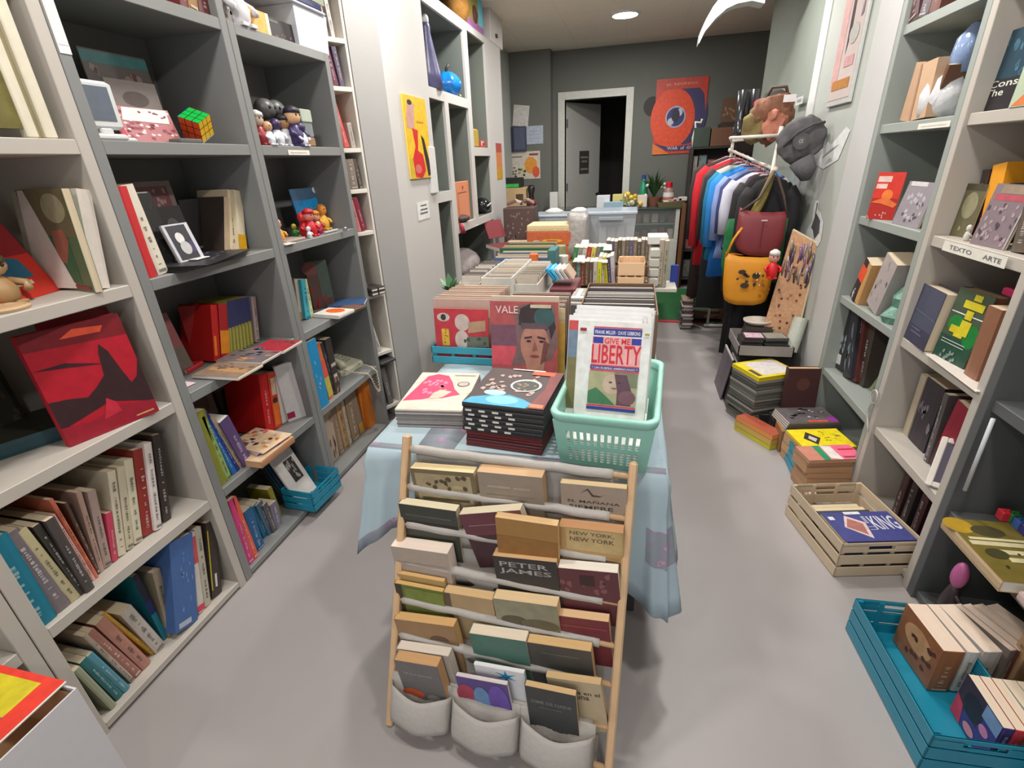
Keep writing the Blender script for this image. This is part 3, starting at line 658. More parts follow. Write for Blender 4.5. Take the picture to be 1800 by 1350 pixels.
# ================================================================== GENERAL HELPERS FOR DISPLAYED THINGS
def proj(p):
    v = V3(p)-CAM; z = v.dot(FW); return 900+FPX*v.dot(RT)/z, 675-FPX*v.dot(UP)/z
def solve_h(A, H, topy):
    lo, hi = 0.005, 0.8
    for _ in range(40):
        m = (lo+hi)/2
        if proj(A+H*m)[1] > topy: lo = m
        else: hi = m
    return (lo+hi)/2
def face3(label, A, B, topy, th, col, prt=None, lean=8, h=None, cat='book', name='book', group=None, hard=False, page=PAGE, marks=False, spine=[]):
    A, B = V3(A), V3(B); U = B-A; U.z = 0; wd = U.length; U.normalize(); n = U.cross(V3((0, 0, 1))); a = math.radians(lean)
    H = V3((0, 0, 1))*math.cos(a) - n*math.sin(a)
    if h is None: h = solve_h(A, H, topy)
    Np = U.cross(H)
    return book(label, A - Np*th, Np, U, H, th, wd, h, col, page=page, group=group, front=prt, cat=cat, name=name, hard=hard, marks=marks, spine=spine)
def faceout(label, z, bl, br, topy, th, col, prt=None, **k): return face3(label, P(*bl, Z=z+0.001), P(*br, Z=z+0.001), topy, th, col, prt, **k)
def faceX(label, X, z, xl, xr, topy, th, col, prt=None, **k):
    return face3(label, (X, Yat(xl, X, z), z+0.001), (X, Yat(xr, X, z), z+0.001), topy, th, col, prt, **k)
def crate(label, A, B, C, z0, z1, m, n_slat=3, group=None, handle=True, name='crate', gap=0.012):
    """A B C: rim corners near-left, near-right, far-left"""
    A, B, C = V3(A), V3(B), V3(C); U = B-A; U.z = 0; V = C-A; V.z = 0; V = V-U*(U.dot(V)/U.dot(U)); L, W = U.length, V.length; U.normalize(); V.normalize()
    t = empty(name, None, label, 'crate', group, M=frame((A.x, A.y, z0), U, V, (0, 0, 1))); H = z1-z0; th = 0.006; sh = (H-gap*(n_slat-1))/n_slat
    for wn, (p0, p1, ax) in {'a': ((0, 0), (L, th), 0), 'b': ((0, W-th), (L, W), 0), 'c': ((0, 0), (th, W), 1), 'd': ((L-th, 0), (L, W), 1)}.items():
        mb = MB()
        for s in range(n_slat):
            zz = s*(sh+gap)
            if s == n_slat-1 and handle and ax == 0:
                c = L/2; mb.bbox((0, p0[1], zz), (L, p1[1], zz+sh*0.3), m, 0.002); mb.bbox((0, p0[1], zz+sh*0.62), (L, p1[1], zz+sh), m, 0.002)
                mb.bbox((0, p0[1], zz+sh*0.2), (c-0.05, p1[1], zz+sh*0.8), m, 0.002); mb.bbox((c+0.05, p0[1], zz+sh*0.2), (L, p1[1], zz+sh*0.8), m, 0.002)
            else: mb.bbox((p0[0], p0[1], zz), (p1[0], p1[1], zz+sh), m, 0.003)
        if ax == 0:
            for x in (0.004, L-0.024): mb.bbox((x, p0[1]+0.001*(1 if wn == 'a' else -1)+(th if wn == 'a' else -0.006), 0), (x+0.02, p0[1]+(th+0.007 if wn == 'a' else 0.001), H-0.002), m, 0.002)
            for x in (L*0.33, L*0.66): mb.bbox((x-0.008, p0[1]+(th if wn == 'a' else -0.003), 0), (x+0.008, p0[1]+(th+0.003 if wn == 'a' else 0.001), H-0.006), m, 0.001)
        mb.build('side_wall', t)
    MB().bbox((0.003, 0.003, 0.0), (L-0.003, W-0.003, 0.006), m, 0.001).build('bottom', t)
    t['_L'] = L; t['_W'] = W
    return t, U, V, L, W
def clean(t):
    for k in ('_L', '_W'):
        if k in t: del t[k]
teal = mat((28, 140, 170), 0.35, noise=0.05, scale=20)
def figurine(label, pos, h, body, head, extra=None, cat='figurine', wide=1.0, group=None):
    t = empty('figurine', pos, label, cat, group); r = h*0.2*wide; bm_, hm = mat(body, 0.4), mat(head, 0.4)
    mb = MB(); mb.lathe([(r*0.7, 0), (r*1.05, h*0.12), (r*1.1, h*0.3), (r*0.7, h*0.52), (r*0.35, h*0.6)], bm_, 12)
    for s in (-1, 1): mb.tube([(0, s*r*0.7, h*0.46), (r*0.5, s*r*1.5, h*0.36), (r*1.0, s*r*1.2, h*0.26)], r*0.28, bm_, 6)
    mb.build('body', t, True)
    mb = MB(); mb.ball((0, 0, h*0.76), (r*0.95, r*1.05, h*0.22), hm, 12, 8); mb.build('head', t, True)
    mb = MB()
    for s in (-1, 1): mb.ball((r*0.85, s*r*0.35, h*0.79), r*0.14, mat((30, 28, 28), 0.3), 6, 4)
    mb.build('eyes', t, True)
    if extra: mb = MB(); mb.lathe([(r*1.05, h*0.84), (r*0.95, h*0.95), (r*0.3, h*1.03)], mat(extra, 0.5), 12); mb.build('hair', t, True)
    for s in (-1, 1): MB().bbox((-r*0.5, s*r*0.5-r*0.35, 0), (r*1.2, s*r*0.5+r*0.35, h*0.07), bm_, 0.002).build('foot', t)
    return t
def price_strip(unit_side, X, z, x0, x1, label, lines, col=(222, 218, 206), hh=0.03, name='shelf_label', dz=0.0):
    s = 1 if unit_side == 'L' else -1; Y0, Y1 = Yat(x0, X+s*0.002, z), Yat(x1, X+s*0.002, z)
    o = MB().box((X+s*0.0005, Y0, z+0.002+dz), (X+s*0.002, Y1, z+hh+dz), mat(col, 0.5)).build(name); tag(o, label, 'label')
    art('lettering', o, (X+s*0.002, Y0, z+0.002+dz), (0, Y1-Y0, 0), (0, 0, hh-0.002), lines)
    return o
SA = [(LV[i]+BT) for i in range(6)]     # board tops on the left
# ------------------------------------------------------------------ cream unit A
z = SA[5]
z = SA[4]
# top cell: tall cream framed olive board
X0 = -1.50
ya, yb_ = Yat(-70, X0, z), Yat(106, X0, z)
pf = empty('framed_picture', (X0, ya, z+0.001), 'tall cream framed olive picture standing in the upper cell of the cream bookshelf', 'picture')
W_ = yb_-ya
MB().box((-0.022, 0.02, 0.02), (-0.006, W_-0.07, 0.33), mat((106, 98, 44), 0.7, noise=0.5, scale=26)).build('picture', pf)
fm = mat((214, 206, 184), 0.5)
MB().bbox((-0.025, W_-0.075, 0), (0, W_-0.048, 0.35), fm).build('frame_side', pf); MB().bbox((-0.022, W_-0.03, 0), (-0.002, W_, 0.35), fm).build('frame_side', pf)
MB().bbox((-0.022, W_-0.048, 0), (-0.014, W_-0.03, 0.35), mat((150, 140, 104), 0.6)).build('frame_inset', pf)
MB().bbox((-0.025, 0, 0), (0, 0.02, 0.35), fm).build('frame_side', pf)
z = SA[3]
faceout('orange red book lying back with a clay figure in front, second cream cell', z, (-60, 560), (108, 509), 362, 0.02, (214, 52, 36), [('r', (150, 34, 40), 0, .42, 1, 1), ('p', (40, 110, 140), [(.3, .16), (.86, .2), (.84, .38), (.6, .46), (.34, .40)]), ('e', (80, 80, 50), .35, .5, .2, .1), ('r', (230, 220, 200), .32, .13, .8, .17), ('r', (120, 30, 30), .2, .8, .8, .85)], lean=24)
faceout('green and beige art book standing face out in the second cream cell', z, (88, 503), (168, 515), 334, 0.02, (96, 120, 84), [('r', (120, 112, 82), 0, .55, 1, 1), ('r', (60, 116, 80), 0, .08, .8, .55), ('p', (176, 110, 90), [(.45, .3), (.62, .28), (.8, .5), (.75, .62), (.5, .6)]), ('e', (170, 164, 130), .7, .82, .24, .14), ('r', (150, 60, 66), .1, .02, .95, .06)], lean=3)
shelf_row('L', XL, z, 'at the right end of the second cream cell', [('tall white spined book', (222, 212, 202), 171, 194, 134, 336, {'spine': [], 'd': .22})], None, inset=0.02, ordinal=False)
shelf_row('L', XL, z, 'next to the green art book, second cream cell', [('cream spined book', (190, 182, 160), 150, 165, 112, 336, {'spine': [], 'd': .2})], None, inset=0.09, ordinal=False)
o = figurine('brown clay head figure in front of the orange red book', P(8, 535, Z=z+.001), 0.13, (176, 140, 96), (190, 156, 112), (90, 84, 50), wide=1.5)
c_ = P(10, 545, Z=z+.001); o = MB().lathe([(0.05, 0), (0.052, 0.006), (0.045, 0.010), (0.038, 0.007)], mat((190, 160, 122), 0.6), 24).build('coaster'); o.location = c_; tag(o, 'round tan coaster at the edge of the second cream shelf', 'coaster')
z = SA[2]
faceout('large red book with black silhouettes on the cover, third cream cell', z, (124, 786), (280, 722), 594, 0.03, (176, 34, 48), [
    ('r', (176, 24, 42), 0, 0, 1, 1), ('p', (120, 26, 34), [(0, .86), (1, .80), (1, 1), (0, 1)]), ('p', (232, 86, 56), [(.35, .90), (.75, .88), (.8, .93), (.5, .96)]), ('p', (54, 30, 34), [(0, .16), (.55, .26), (1, .12), (1, .55), (.92, .40), (.84, .36), (.80, .48), (.74, .70), (.68, .78), (.64, .70), (.60, .50), (.48, .42), (.36, .36), (.18, .40), (0, .42)]),
    ('p', (150, 26, 44), [(0, 0), (1, 0), (1, .13), (.6, .2), (.3, .14), (0, .18)]), ('p', (190, 40, 60), [(.42, .12), (.52, .30), (.60, .24), (.62, .14)]), ('p', (54, 30, 34), [(.0, .70), (.3, .66), (.66, .60), (.3, .70)]), ('r', (200, 156, 100), .74, .035, .95, .05)], lean=5, hard=True, page=(60, 40, 40))
faceout('red book with an orange title strip standing behind the silhouette book', z, (150, 745), (255, 705), 566, 0.03, (150, 34, 42), [('r', (236, 84, 44), .3, .72, .95, .84), ('r', (120, 30, 36), 0, 0, 1, .6)], lean=3)
lying('dark teal book lying flat with white spine marks, third cream shelf', z+.045, (-60, 800), (92, 752), (-80, 752), .045, (44, 78, 88), None, [('r', (60, 60, 50), 0, 0, 1, 1)], cat='book', name='book', hard=True, size=(.26, .2))
bt = P(40, 770, Z=z+.02)
faceX('dark framed picture standing at the left of the third cream cell', XL-.29, z, -50, 60, 612, 0.02, (50, 50, 44), [('r', (70, 72, 62), .08, .08, .92, .92), ('s', (96, 92, 74), .1, .1, .9, .9, 20, .06)], lean=4, cat='picture', name='picture')
# row of books, fourth cream cell
G = 'books in the fourth cell of the cream bookshelf'; z = SA[1]
shelf_row('L', XL, z, 'in fourth cream cell row', [
    ('thick teal blue cloth book', (22, 116, 140), 58, 101, -62, 930, {'h': .30, 'hard': True, 'inset': -.005}),
    ('grey violet book', (118, 108, 112), 101, 126, -12, 926, {'h': .29}),
    ('pale yellow spined book', (186, 176, 138), 126, 142, 8, 914, {'h': .28}),
    ('black book with white letters', (56, 52, 46), 142, 153, 46, 912, {'h': .27}),
    ('charcoal grey book', (74, 68, 66), 153, 167, 62, 888, {'h': .27, 'inset': -.01}),
    ('pale pink book', (224, 178, 166), 163, 169, 72, 880, {'inset': .02, 'h': .26}),
    ('salmon orange book', (206, 112, 86), 168, 174, 86, 880, {'inset': .02}),
    ('dark brown book', (92, 70, 60), 172, 177, 113, 886, {'inset': .03}),
    ('light brown book', (176, 146, 132), 176, 184, 134, 868, {'inset': .03}),
    ('rose grey book', (168, 146, 136), 184, 197, 154, 868, {'inset': .03}),
    ('small pink book', (190, 66, 90), 198, 208, 186, 906, {'inset': .03}),
    ('cream spined book', (206, 196, 172), 209, 222, 189, 834, {'inset': .03}),
    ('ivory book', (196, 186, 160), 223, 236, 206, 826, {'inset': .03}),
    ('pale cream book', (206, 198, 172), 237, 251, 218, 814, {'inset': .03}),
    ('dark red book', (140, 48, 40), 252, 271, 234, 798, {'inset': .03}),
    ('white spined book', (216, 206, 200), 273, 285, 253, 784, {'inset': .02}),
    ('black narrow book', (58, 48, 44), 288, 301, 268, 770, {'inset': .03, 'd': .16})], G, inset=0.025)
G = 'books in the bottom cell of the cream bookshelf'; z = SA[0]
shelf_row('L', XL, z, 'in bottom cream cell row', [
    ('pale green leaning book', (150, 156, 130), 196, 206, 104, 1156, {'h': .22, 'd': .2, 'spine': []}),
    ('dark teal magazine volume', (38, 106, 110), 206, 218, 118, 1146, {'h': .22, 'inset': .01}),
    ('light blue magazine volume', (80, 140, 156), 219, 230, 134, 1142, {'h': .22, 'inset': .01}),
    ('beige grey book', (176, 160, 144), 231, 238, 146, 1120, {'inset': .02}),
    ('brick pink hardback', (160, 108, 94), 239, 251, 152, 1118, {'inset': .02}),
    ('dusty pink hardback', (176, 124, 108), 252, 267, 168, 1100, {'inset': .02}),
    ('mustard yellow book', (196, 150, 40), 268, 274, 178, 1082, {'inset': .04}),
    ('white crumpled book', (186, 178, 168), 275, 292, 212, 1082, {'inset': .03}),
    ('cyan and navy book', (20, 120, 136), 288, 296, 232, 1016, {'inset': .05, 'spine': [('r', (26, 36, 96), 0, .42, 1, .62), ('r', (20, 22, 44), 0, .62, 1, 1)]}),
    ('beige book beside the cyan one', (160, 146, 124), 297, 309, 268, 1010, {'inset': .04}),
    ('tall blue hardback', (70, 104, 160), 310, 348, 297, 950, {'inset': .0, 'h': .345, 'hard': True, 'spine': [('r', (176, 186, 200), .15, .03, .7, .09), ('s', (110, 140, 190), .3, .2, .9, .9, 14, .04)]}),
    ('white book with red band', (206, 200, 192), 349, 360, 330, 944, {'inset': .01, 'spine': [('r', (206, 80, 86), 0, .62, 1, .95), ('r', (214, 60, 90), 0, .02, 1, .1)]}),
    ('grey white book', (184, 178, 160), 361, 371, 342, 934, {'inset': .01}),
    ('black tall book', (60, 50, 46), 374, 390, 362, 926, {'inset': .01, 'spine': [('r', (220, 216, 206), .4, .12, .6, .3), ('r', (190, 170, 40), 0, .1, .12, .9)]})], G, inset=0.02)

# white cardboard box with a magazine, bottom left
bm_ = mat((206, 204, 206), 0.5, noise=0.03); kraft = mat((186, 146, 108), 0.8, noise=0.1)
ZB = 0.50; c1 = P(132, 1212, Z=ZB); c2 = P(0, 1338, Z=ZB)
du = (c1-c2); du.z = 0; du.normalize(); dn_ = V3((-du.y, du.x, 0))       # du away from the camera, dn_ towards the shelves
box = empty('cardboard_box', None, 'white cardboard box with an oval hand hole beside the cream bookshelf', 'box', M=frame((c1.x, c1.y, 0), dn_, -du, (0, 0, 1)) if dn_.cross(-du).z > 0 else frame((c1.x, c1.y, 0), -du, dn_, (0, 0, 1)))
BX = 0.29; BY = 0.36; box_flip = not (dn_.cross(-du).z > 0)
def bxp(a, b, z): return (b, a, z) if box_flip else (a, b, z)     # a towards shelves, b towards camera
mb = MB(); hole = [(0.32, 0.62, 0.66, 0.72)]
wall_grid(mb, bxp(0, 0, 0), bxp(0, BY, 0), bxp(0, BY, ZB), bxp(0, 0, ZB), [(0.36, 0.60, 0.66, 0.715)], bm_, 0.004); mb.build('box_side', box)
for (A, B) in ((bxp(0, 0, 0), bxp(BX, 0, 0)), (bxp(BX, 0, 0), bxp(BX, BY, 0)), (bxp(BX, BY, 0), bxp(0, BY, 0))):
    mb = MB(); wall_grid(mb, A, B, (B[0], B[1], ZB), (A[0], A[1], ZB), [], bm_, 0.004); mb.build('box_side', box)
mb = MB(); q = [bxp(0.006, 0.006, 0), bxp(BX-0.006, 0.006, 0), bxp(BX-0.006, BY-0.006, 0), bxp(0.006, BY-0.006, 0)]
mb.loft([q, [(a, b, ZB-0.004) for a, b, c in q]], kraft, cap=False); mb.hexa([(a, b, 0.30) for a, b, c in q], [(a, b, 0.34) for a, b, c in q], kraft); mb.build('kraft_lining', box)
mb = MB(); mb.hexa([bxp(BX, 0.0, ZB-0.001), bxp(BX, BY, ZB-0.001), bxp(BX+0.05, BY, ZB-0.03), bxp(BX+0.05, 0, ZB-0.03)], [bxp(BX, 0.0, ZB+0.003), bxp(BX, BY, ZB+0.003), bxp(BX+0.05, BY, ZB-0.026), bxp(BX+0.05, 0, ZB-0.026)], kraft); mb.build('box_flap', box)
mg = lying('yellow magazine with a red border lying on the white cardboard box', ZB+0.012, (-30, 1330), (115, 1197), (-115, 1215), 0.006, (226, 222, 210), None,
    [('r', (224, 64, 50), 0, 0, 1, 1), ('r', (206, 190, 44), .0, .18, .90, 1), ('p', (170, 80, 120), [(0, .18), (.42, .18), (.3, .4), (0, .5)]), ('r', (60, 56, 40), .62, .5, .64, .8), ('s', (120, 60, 110), .0, .18, .3, .4, 8, .05)], page=(226, 222, 210))

# ------------------------------------------------------------------ grey unit, first column
z = SA[4]
ct = empty('toy_computer', None, 'small white desktop computer with a teal rounded back on the grey shelf', 'computer', M=frame((-1.515, Yat(140, -1.515, z)+0.002, z+0.001), (0, 1, 0), (-1, 0, 0), (0, 0, 1)) if False else frame((-1.515, Yat(158, -1.515, z), z+0.001), (0, 1, 0), (-1, 0, 0), (0, 0, 1)))
wp = mat((206, 208, 206), 0.4, noise=0.02); tl_ = mat((96, 190, 184), 0.25, noise=0.03)
MB().bbox((0.0, 0.0, 0.03), (0.125, 0.03, 0.155), wp, 0.008).build('screen_bezel', ct); MB().box((0.022, -0.0015, 0.052), (0.104, 0.001, 0.140), mat((96, 104, 116), 0.2)).build('screen', ct)
MB().loft([[(x, 0.03+0.0*k, zz) for x, zz in ((0.01, 0.04), (0.115, 0.04), (0.115, 0.148), (0.01, 0.148))], [(x, 0.07, zz) for x, zz in ((0.015, 0.05), (0.11, 0.05), (0.108, 0.135), (0.017, 0.135))], [(x, 0.105, zz) for x, zz in ((0.035, 0.065), (0.09, 0.065), (0.09, 0.11), (0.035, 0.11))]], tl_).build('rear_shell', ct, False) if False else MB().ball((0.066, 0.085, 0.095), (0.062, 0.058, 0.056), tl_, 16, 10).build('rear_shell', ct, True)
MB().bbox((0.015, -0.012, 0.0), (0.12, 0.10, 0.018), wp, 0.006).build('base', ct); MB().bbox((0.045, 0.0, 0.016), (0.085, 0.06, 0.034), wp, 0.004).build('neck', ct)
kb = MB().bbox((0, 0, 0), (0.17, 0.045, 0.012), mat((214, 214, 208), 0.4), 0.004).build('keyboard', M=frame((XL-0.005, Yat(172, XL, z)+0.175, z+0.001), (0, -1, 0), (-1, 0, 0), (0, 0, 1)) if False else frame((XL-0.052, Yat(176, XL, z)+0.0, z+0.001), (0, 1, 0), (-1, 0, 0), (0, 0, 1))); tag(kb, 'small white keyboard in front of the teal backed computer', 'keyboard')
faceX('tall comic with a teal title band at the back of the computer shelf', XL-0.22, z, 200, 305, 80, 0.006, (84, 72, 66), [('r', (36, 104, 104), 0, .86, 1, .98), ('s', (130, 110, 100), .05, .1, .95, .82, 26, .07), ('s', (80, 40, 44), .05, .1, .95, .82, 14, .06)], lean=3, cat='comic', name='comic')
faceX('grey magazine with dark ovals standing behind the white paper sign', XL-0.15, z, 225, 308, 135, 0.006, (128, 116, 110), [('e', (84, 70, 66), .5, .72, .26, .12), ('s', (70, 60, 58), .1, .1, .9, .5, 16, .05), ('e', (60, 90, 76), .8, .4, .12, .06)], lean=4, cat='magazine', name='magazine')
faceX('rose red comic leaning on the computer shelf behind the puzzle cube', XL-0.07, z, 222, 322, 184, 0.006, (176, 110, 112), [('s', (140, 50, 66), .05, .05, .95, .9, 26, .06), ('s', (226, 200, 196), .05, .05, .95, .9, 20, .05), ('r', (190, 44, 60), 0, .1, .08, .8), ('p', (226, 222, 212), [(.12, .62), (.92, .58), (.95, .98), (.2, .98)]), ('s', (130, 60, 76), .4, .7, .9, .92, 8, .04)], lean=14, cat='comic', name='comic')
cb = empty('puzzle_cube', None, 'green topped colour puzzle cube balanced on the grey shelf', 'toy')
fcols = {'+z': (24, 176, 70), '-z': (230, 230, 230), '+x': (206, 74, 30), '-x': (214, 120, 30), '+y': (226, 180, 20), '-y': (40, 70, 160)}
s_ = 0.037; mb = MB(); mb.bbox((-s_, -s_, -s_), (s_, s_, s_), mat((26, 26, 26), 0.4), 0.003); mb.build('cube_core', cb)
for fc, colr in fcols.items():
    mb = MB(); mm = mat(colr, 0.3, noise=0.02); e = s_+0.0006; ax = 'xyz'.index(fc[1]); sg = 1 if fc[0] == '+' else -1
    for i in range(3):
        for j in range(3):
            a0, b0 = -s_+0.003+i*0.0245, -s_+0.003+j*0.0245; c4 = [(a0, b0), (a0+0.022, b0), (a0+0.022, b0+0.022), (a0, b0+0.022)]
            pts = []
            for a, b in c4: v = [0, 0, 0]; v[ax] = sg*e; v[(ax+1) % 3] = a; v[(ax+2) % 3] = b; pts.append(tuple(v))
            mb.poly(pts if sg > 0 else pts[::-1], mm)
    mb.build('stickers', cb)
_c = (CAM-V3((XL-.07, 1.6, z+.06))).normalized(); _z = (_c*.55+V3((0, 0, .83))).normalized(); _r = V3((.74, .66, 0)); _x = (_c*.7-_r*.65-V3((0, 0, .45))); _x = (_x-_z*_x.dot(_z)).normalized()
cb.matrix_basis = frame((XL-0.06, Yat(345, XL-0.06, z+0.06), z+0.062), _x, _z.cross(_x), _z)
st = MB().bbox((0, 0, 0), (0.10, 0.05, 0.014), mat((96, 94, 90), 0.4)).build('small_stand'); st.location = (XL-0.075, Yat(318, XL-0.02, z), z+0.001); st.rotation_euler = (0, 0, math.radians(90)); st.location.x = XL-0.02; tag(st, 'flat grey case lying at the edge beneath the puzzle cube', 'case')
z = SA[3]
G = 'books leaning in the black cell of the grey bookshelf'
shelf_row('L', XL, z, 'at the left of the black themed grey cell', [('thin red leaning book', (196, 46, 50), 262, 277, 205, 328, {'d': .2, 'inset': 0.005, 'spine': []}), ('white leaning book', (222, 214, 196), 279, 297, 213, 326, {'d': .2, 'inset': .02})], G, inset=0.012, ordinal=False)
shelf_row('L', XL, z, 'standing at the right of the black themed grey cell', [('beige spined book', (72, 62, 56), 394, 403, 393, 350, {'inset': .12, 'd': .15, 'spine': [('r', (200, 176, 146), 0, 0, 1, 1)]}), ('cream spined book', (226, 208, 176), 404, 420, 400, 340, {'inset': .12, 'd': .15}), ('ivory book with a yellow foot', (228, 214, 184), 421, 434, 411, 338, {'inset': .10, 'd': .15, 'spine': [('r', (226, 170, 30), 0, 0, 1, .26)]})], G, inset=0.0, ordinal=False)
faceX('grey and maroon magazine standing at the back of the black themed cell', XL-.20, z, 262, 345, 322, 0.006, (120, 104, 98), [('r', (110, 56, 60), .06, .68, .9, .94), ('s', (150, 128, 122), .1, .7, .9, .92, 8, .04), ('r', (40, 38, 38), 0, 0, 1, .42)], lean=4, cat='magazine', name='magazine')
faceX('black magazine leaning left in the black themed cell', XL-.10, z, 280, 322, 340, 0.012, (34, 32, 32), [('s', (60, 58, 56), .1, .1, .9, .95, 18, .04), ('r', (200, 200, 196), .1, .985, .9, 1)], lean=10, cat='magazine', name='magazine')
faceX('black magazine with a dim portrait behind the small picture frame', XL-.13, z, 306, 354, 366, 0.006, (36, 34, 34), [('e', (90, 88, 86), .55, .6, .22, .2), ('e', (150, 146, 142), .42, .42, .18, .07)], lean=8, cat='magazine', name='magazine')
faceX('dark book with a grey panel at the right of the black themed cell', XL-.22, z, 348, 398, 352, 0.01, (36, 33, 32), [('p', (84, 86, 86), [(.5, .3), (1, .35), (1, .85), (.8, .85)]), ('r', (130, 126, 120), .1, .12, .8, .16)], lean=4)
fr = faceX('small framed portrait in black and white on the black magazines', XL-.05, z+.018, 318, 360, 397, 0.012, (150, 150, 154), [('r', (196, 194, 200), 0, 0, 1, 1), ('r', (36, 34, 44), .1, .04, .86, .96), ('e', (214, 212, 208), .44, .62, .16, .15), ('e', (180, 178, 176), .5, .35, .2, .18), ('r', (60, 50, 90), .7, .2, .86, .5)], lean=16, cat='picture', name='picture')
for i in range(5):
    lying('black magazine of the low pile spread at the edge of the grey shelf' if i < 4 else 'black magazine topping the low pile at the edge of the grey shelf', z+.0035*(i+1)+.001, (322+i*10, 478-i*3), (432+i*2, 449-i*3), (300+i*6, 462-i*3), .003, (42, 42, 44), 'black magazines at the shelf edge', [('s', (90, 90, 92), .1, .1, .9, .9, 10, .05)], page=(120, 120, 120))
fg = lying('small white card with an orange bird on the black magazines', z+.024, (345, 456), (368, 450), (340, 448), .003, (220, 220, 216), None, [('p', (224, 150, 50), [(.1, .4), (.9, .5), (.6, .8), (.2, .7)])], cat='card', name='card')
z = SA[2]
G = 'books in the red and blue cell of the grey bookshelf'
faceout('faded red book leaning at the left of the red and blue cell', z, (314, 664), (344, 650), 560, 0.02, (130, 66, 66), [('r', (96, 84, 76), 0, 0, 1, .45)], lean=12)
faceout('large dark red binder standing in the red and blue cell', z, (342, 634), (376, 628), 541, 0.05, (150, 22, 24), [('r', (170, 28, 28), 0, 0, 1, .2)], lean=2, hard=True)
shelf_row('L', XL, z, 'of red and blue cell', [
    ('red spined volume', (190, 30, 28), 377, 388, 370, 540, {'spine': [('r', (226, 120, 30), .1, .1, .5, .45)]}), ('red volume with orange foot', (170, 34, 40), 389, 404, 384, 540, {'spine': [('r', (224, 140, 34), 0, .06, 1, .5)]})] +
    [('blue topped yellow volume', (150, 146, 64), 405+i*6, 410+i*6, 398+i*5.6, 531-i*1.2, {'spine': [('r', (50, 54, 100), 0, .5, 1, 1), ('r', (190, 186, 110), .4, .05, .6, .45)]}) for i in range(7)] +
    [('white and brown spine', (170, 150, 146), 450, 457, 442, 524)], G, inset=0.135, dmax=.2)
for i, (a, b, c, pr_, lb) in enumerate([((418, 664), (461, 640), (345, 655), [('r', (140, 116, 98), 0, 0, 1, 1), ('p', (176, 136, 92), [(.3, .0), (.6, .1), (.6, .9), (.4, .9)]), ('s', (96, 80, 76), .5, .1, .95, .9, 8, .08)], 'brown graphic novel lying flat and overhanging the grey shelf'),
        ((460, 637), (495, 617), (390, 628), [('r', (110, 100, 104), 0, 0, 1, 1), ('s', (190, 130, 80), .1, .1, .6, .6, 7, .08), ('s', (60, 56, 60), .4, .3, .95, .9, 9, .08), ('r', (140, 26, 44), .82, 0, 1, .16)], 'grey graphic novel lying flat in the middle of the overhanging three'),
        ((498, 617), (530, 598), (450, 610), [('r', (160, 40, 54), 0, 0, 1, 1), ('s', (110, 60, 56), .5, .1, 1, .9, 12, .08), ('s', (40, 110, 130), 0, .6, .3, 1, 5, .1)], 'red graphic novel lying flat beside the stile of the grey shelves')]):
    lying(lb, z+.016+.004*i, a, b, c, .012, (206, 196, 180), 'graphic novels overhanging the grey shelf', pr_, cat='book', name='book')
lying('red book lying at the left of the red and blue cell', z+.02, (328, 650), (356, 634), (322, 640), .018, (176, 30, 40), None, None, cat='book', name='book')
lying('folded white paper tag on the grey shelf edge', z+.006, (326, 680), (343, 672), (320, 668), .004, (226, 200, 206), None, None, cat='paper tag', name='paper_tag')
z = SA[1]
G = 'books leaning in the purple and blue cell of the grey bookshelf'
shelf_row('L', XL, z, 'in purple book cell', [
    ('olive green thin book', (136, 138, 50), 384, 399, 343, 728, {'spine': []}), ('pale green thin book', (150, 176, 100), 400, 408, 352, 736, {'inset': .0}), ('bright blue book', (30, 104, 170), 409, 417, 350, 728, {'inset': .01}), ('dark blue book', (34, 50, 130), 417, 422, 358, 726, {'inset': .01}), ('tan patterned book', (164, 146, 114), 423, 430, 368, 737, {'inset': .01}), ('thick purple book', (92, 70, 116), 430, 445, 386, 744, {'inset': .0, 'page': (230, 226, 216)})], G, inset=0.02)
shelf_row('L', XL, z, 'of red fairy tale group', [('tall red spined book', (196, 26, 26), 470, 483, 454, 662), ('red book with an orange panel', (206, 60, 34), 484, 496, 470, 660, {'spine': [('r', (228, 110, 40), .1, .05, .9, .45), ('e', (50, 46, 44), .5, .5, .3, .05), ('r', (206, 180, 150), .2, .6, .8, .9)]}), ('white spined book', (206, 198, 192), 497, 509, 482, 664, {'spine': []})], G, inset=0.10)
faceout('white book with a small magenta square at the right of the purple cell', z, (508, 742), (546, 728), 645, 0.02, (206, 202, 200), [('r', (150, 30, 70), .0, .05, .34, .16), ('r', (150, 30, 70), .88, .05, 1, .1)], lean=2)
faceX('dark brown book standing at the back of the purple cell', XL-.31, z, 405, 466, 690, 0.02, (66, 58, 50), None, lean=2)
faceX('grey print with a faint ring at the back left of the purple cell', XL-.30, z, 362, 400, 668, 0.008, (110, 98, 86), [('e', (84, 72, 64), .5, .6, .3, .2)], lean=4, cat='picture', name='picture')
lying('thick brown book lying flat at the edge of the purple cell', z+.03, (458, 813), (516, 767), (440, 792), .029, (176, 126, 92), None, [('r', (206, 176, 140), 0, 0, 1, 1)], cat='book', name='book', page=(206, 160, 120))
lying('blue edged magazine on the thick brown book', z+.038, (452, 800), (492, 778), (432, 780), .007, (50, 40, 160), None, [('r', (210, 170, 130), 0, 0, 1, 1)], cat='magazine')
lying('spread magazine with orange and cream pictures on top of the purple cell pile', z+.046, (462, 796), (512, 762), (420, 770), .006, (226, 200, 170), None, [('r', (226, 196, 160), 0, 0, 1, 1), ('s', (224, 140, 60), .1, .1, .7, .9, 9, .08), ('s', (110, 84, 100), 0, .3, .5, 1, 10, .07), ('s', (216, 90, 90), .6, .5, 1, 1, 8, .07), ('s', (244, 236, 220), .1, .1, .9, .9, 9, .06)], cat='magazine')
z = SA[0]
G = 'books in the bottom cell beside the blue crate'
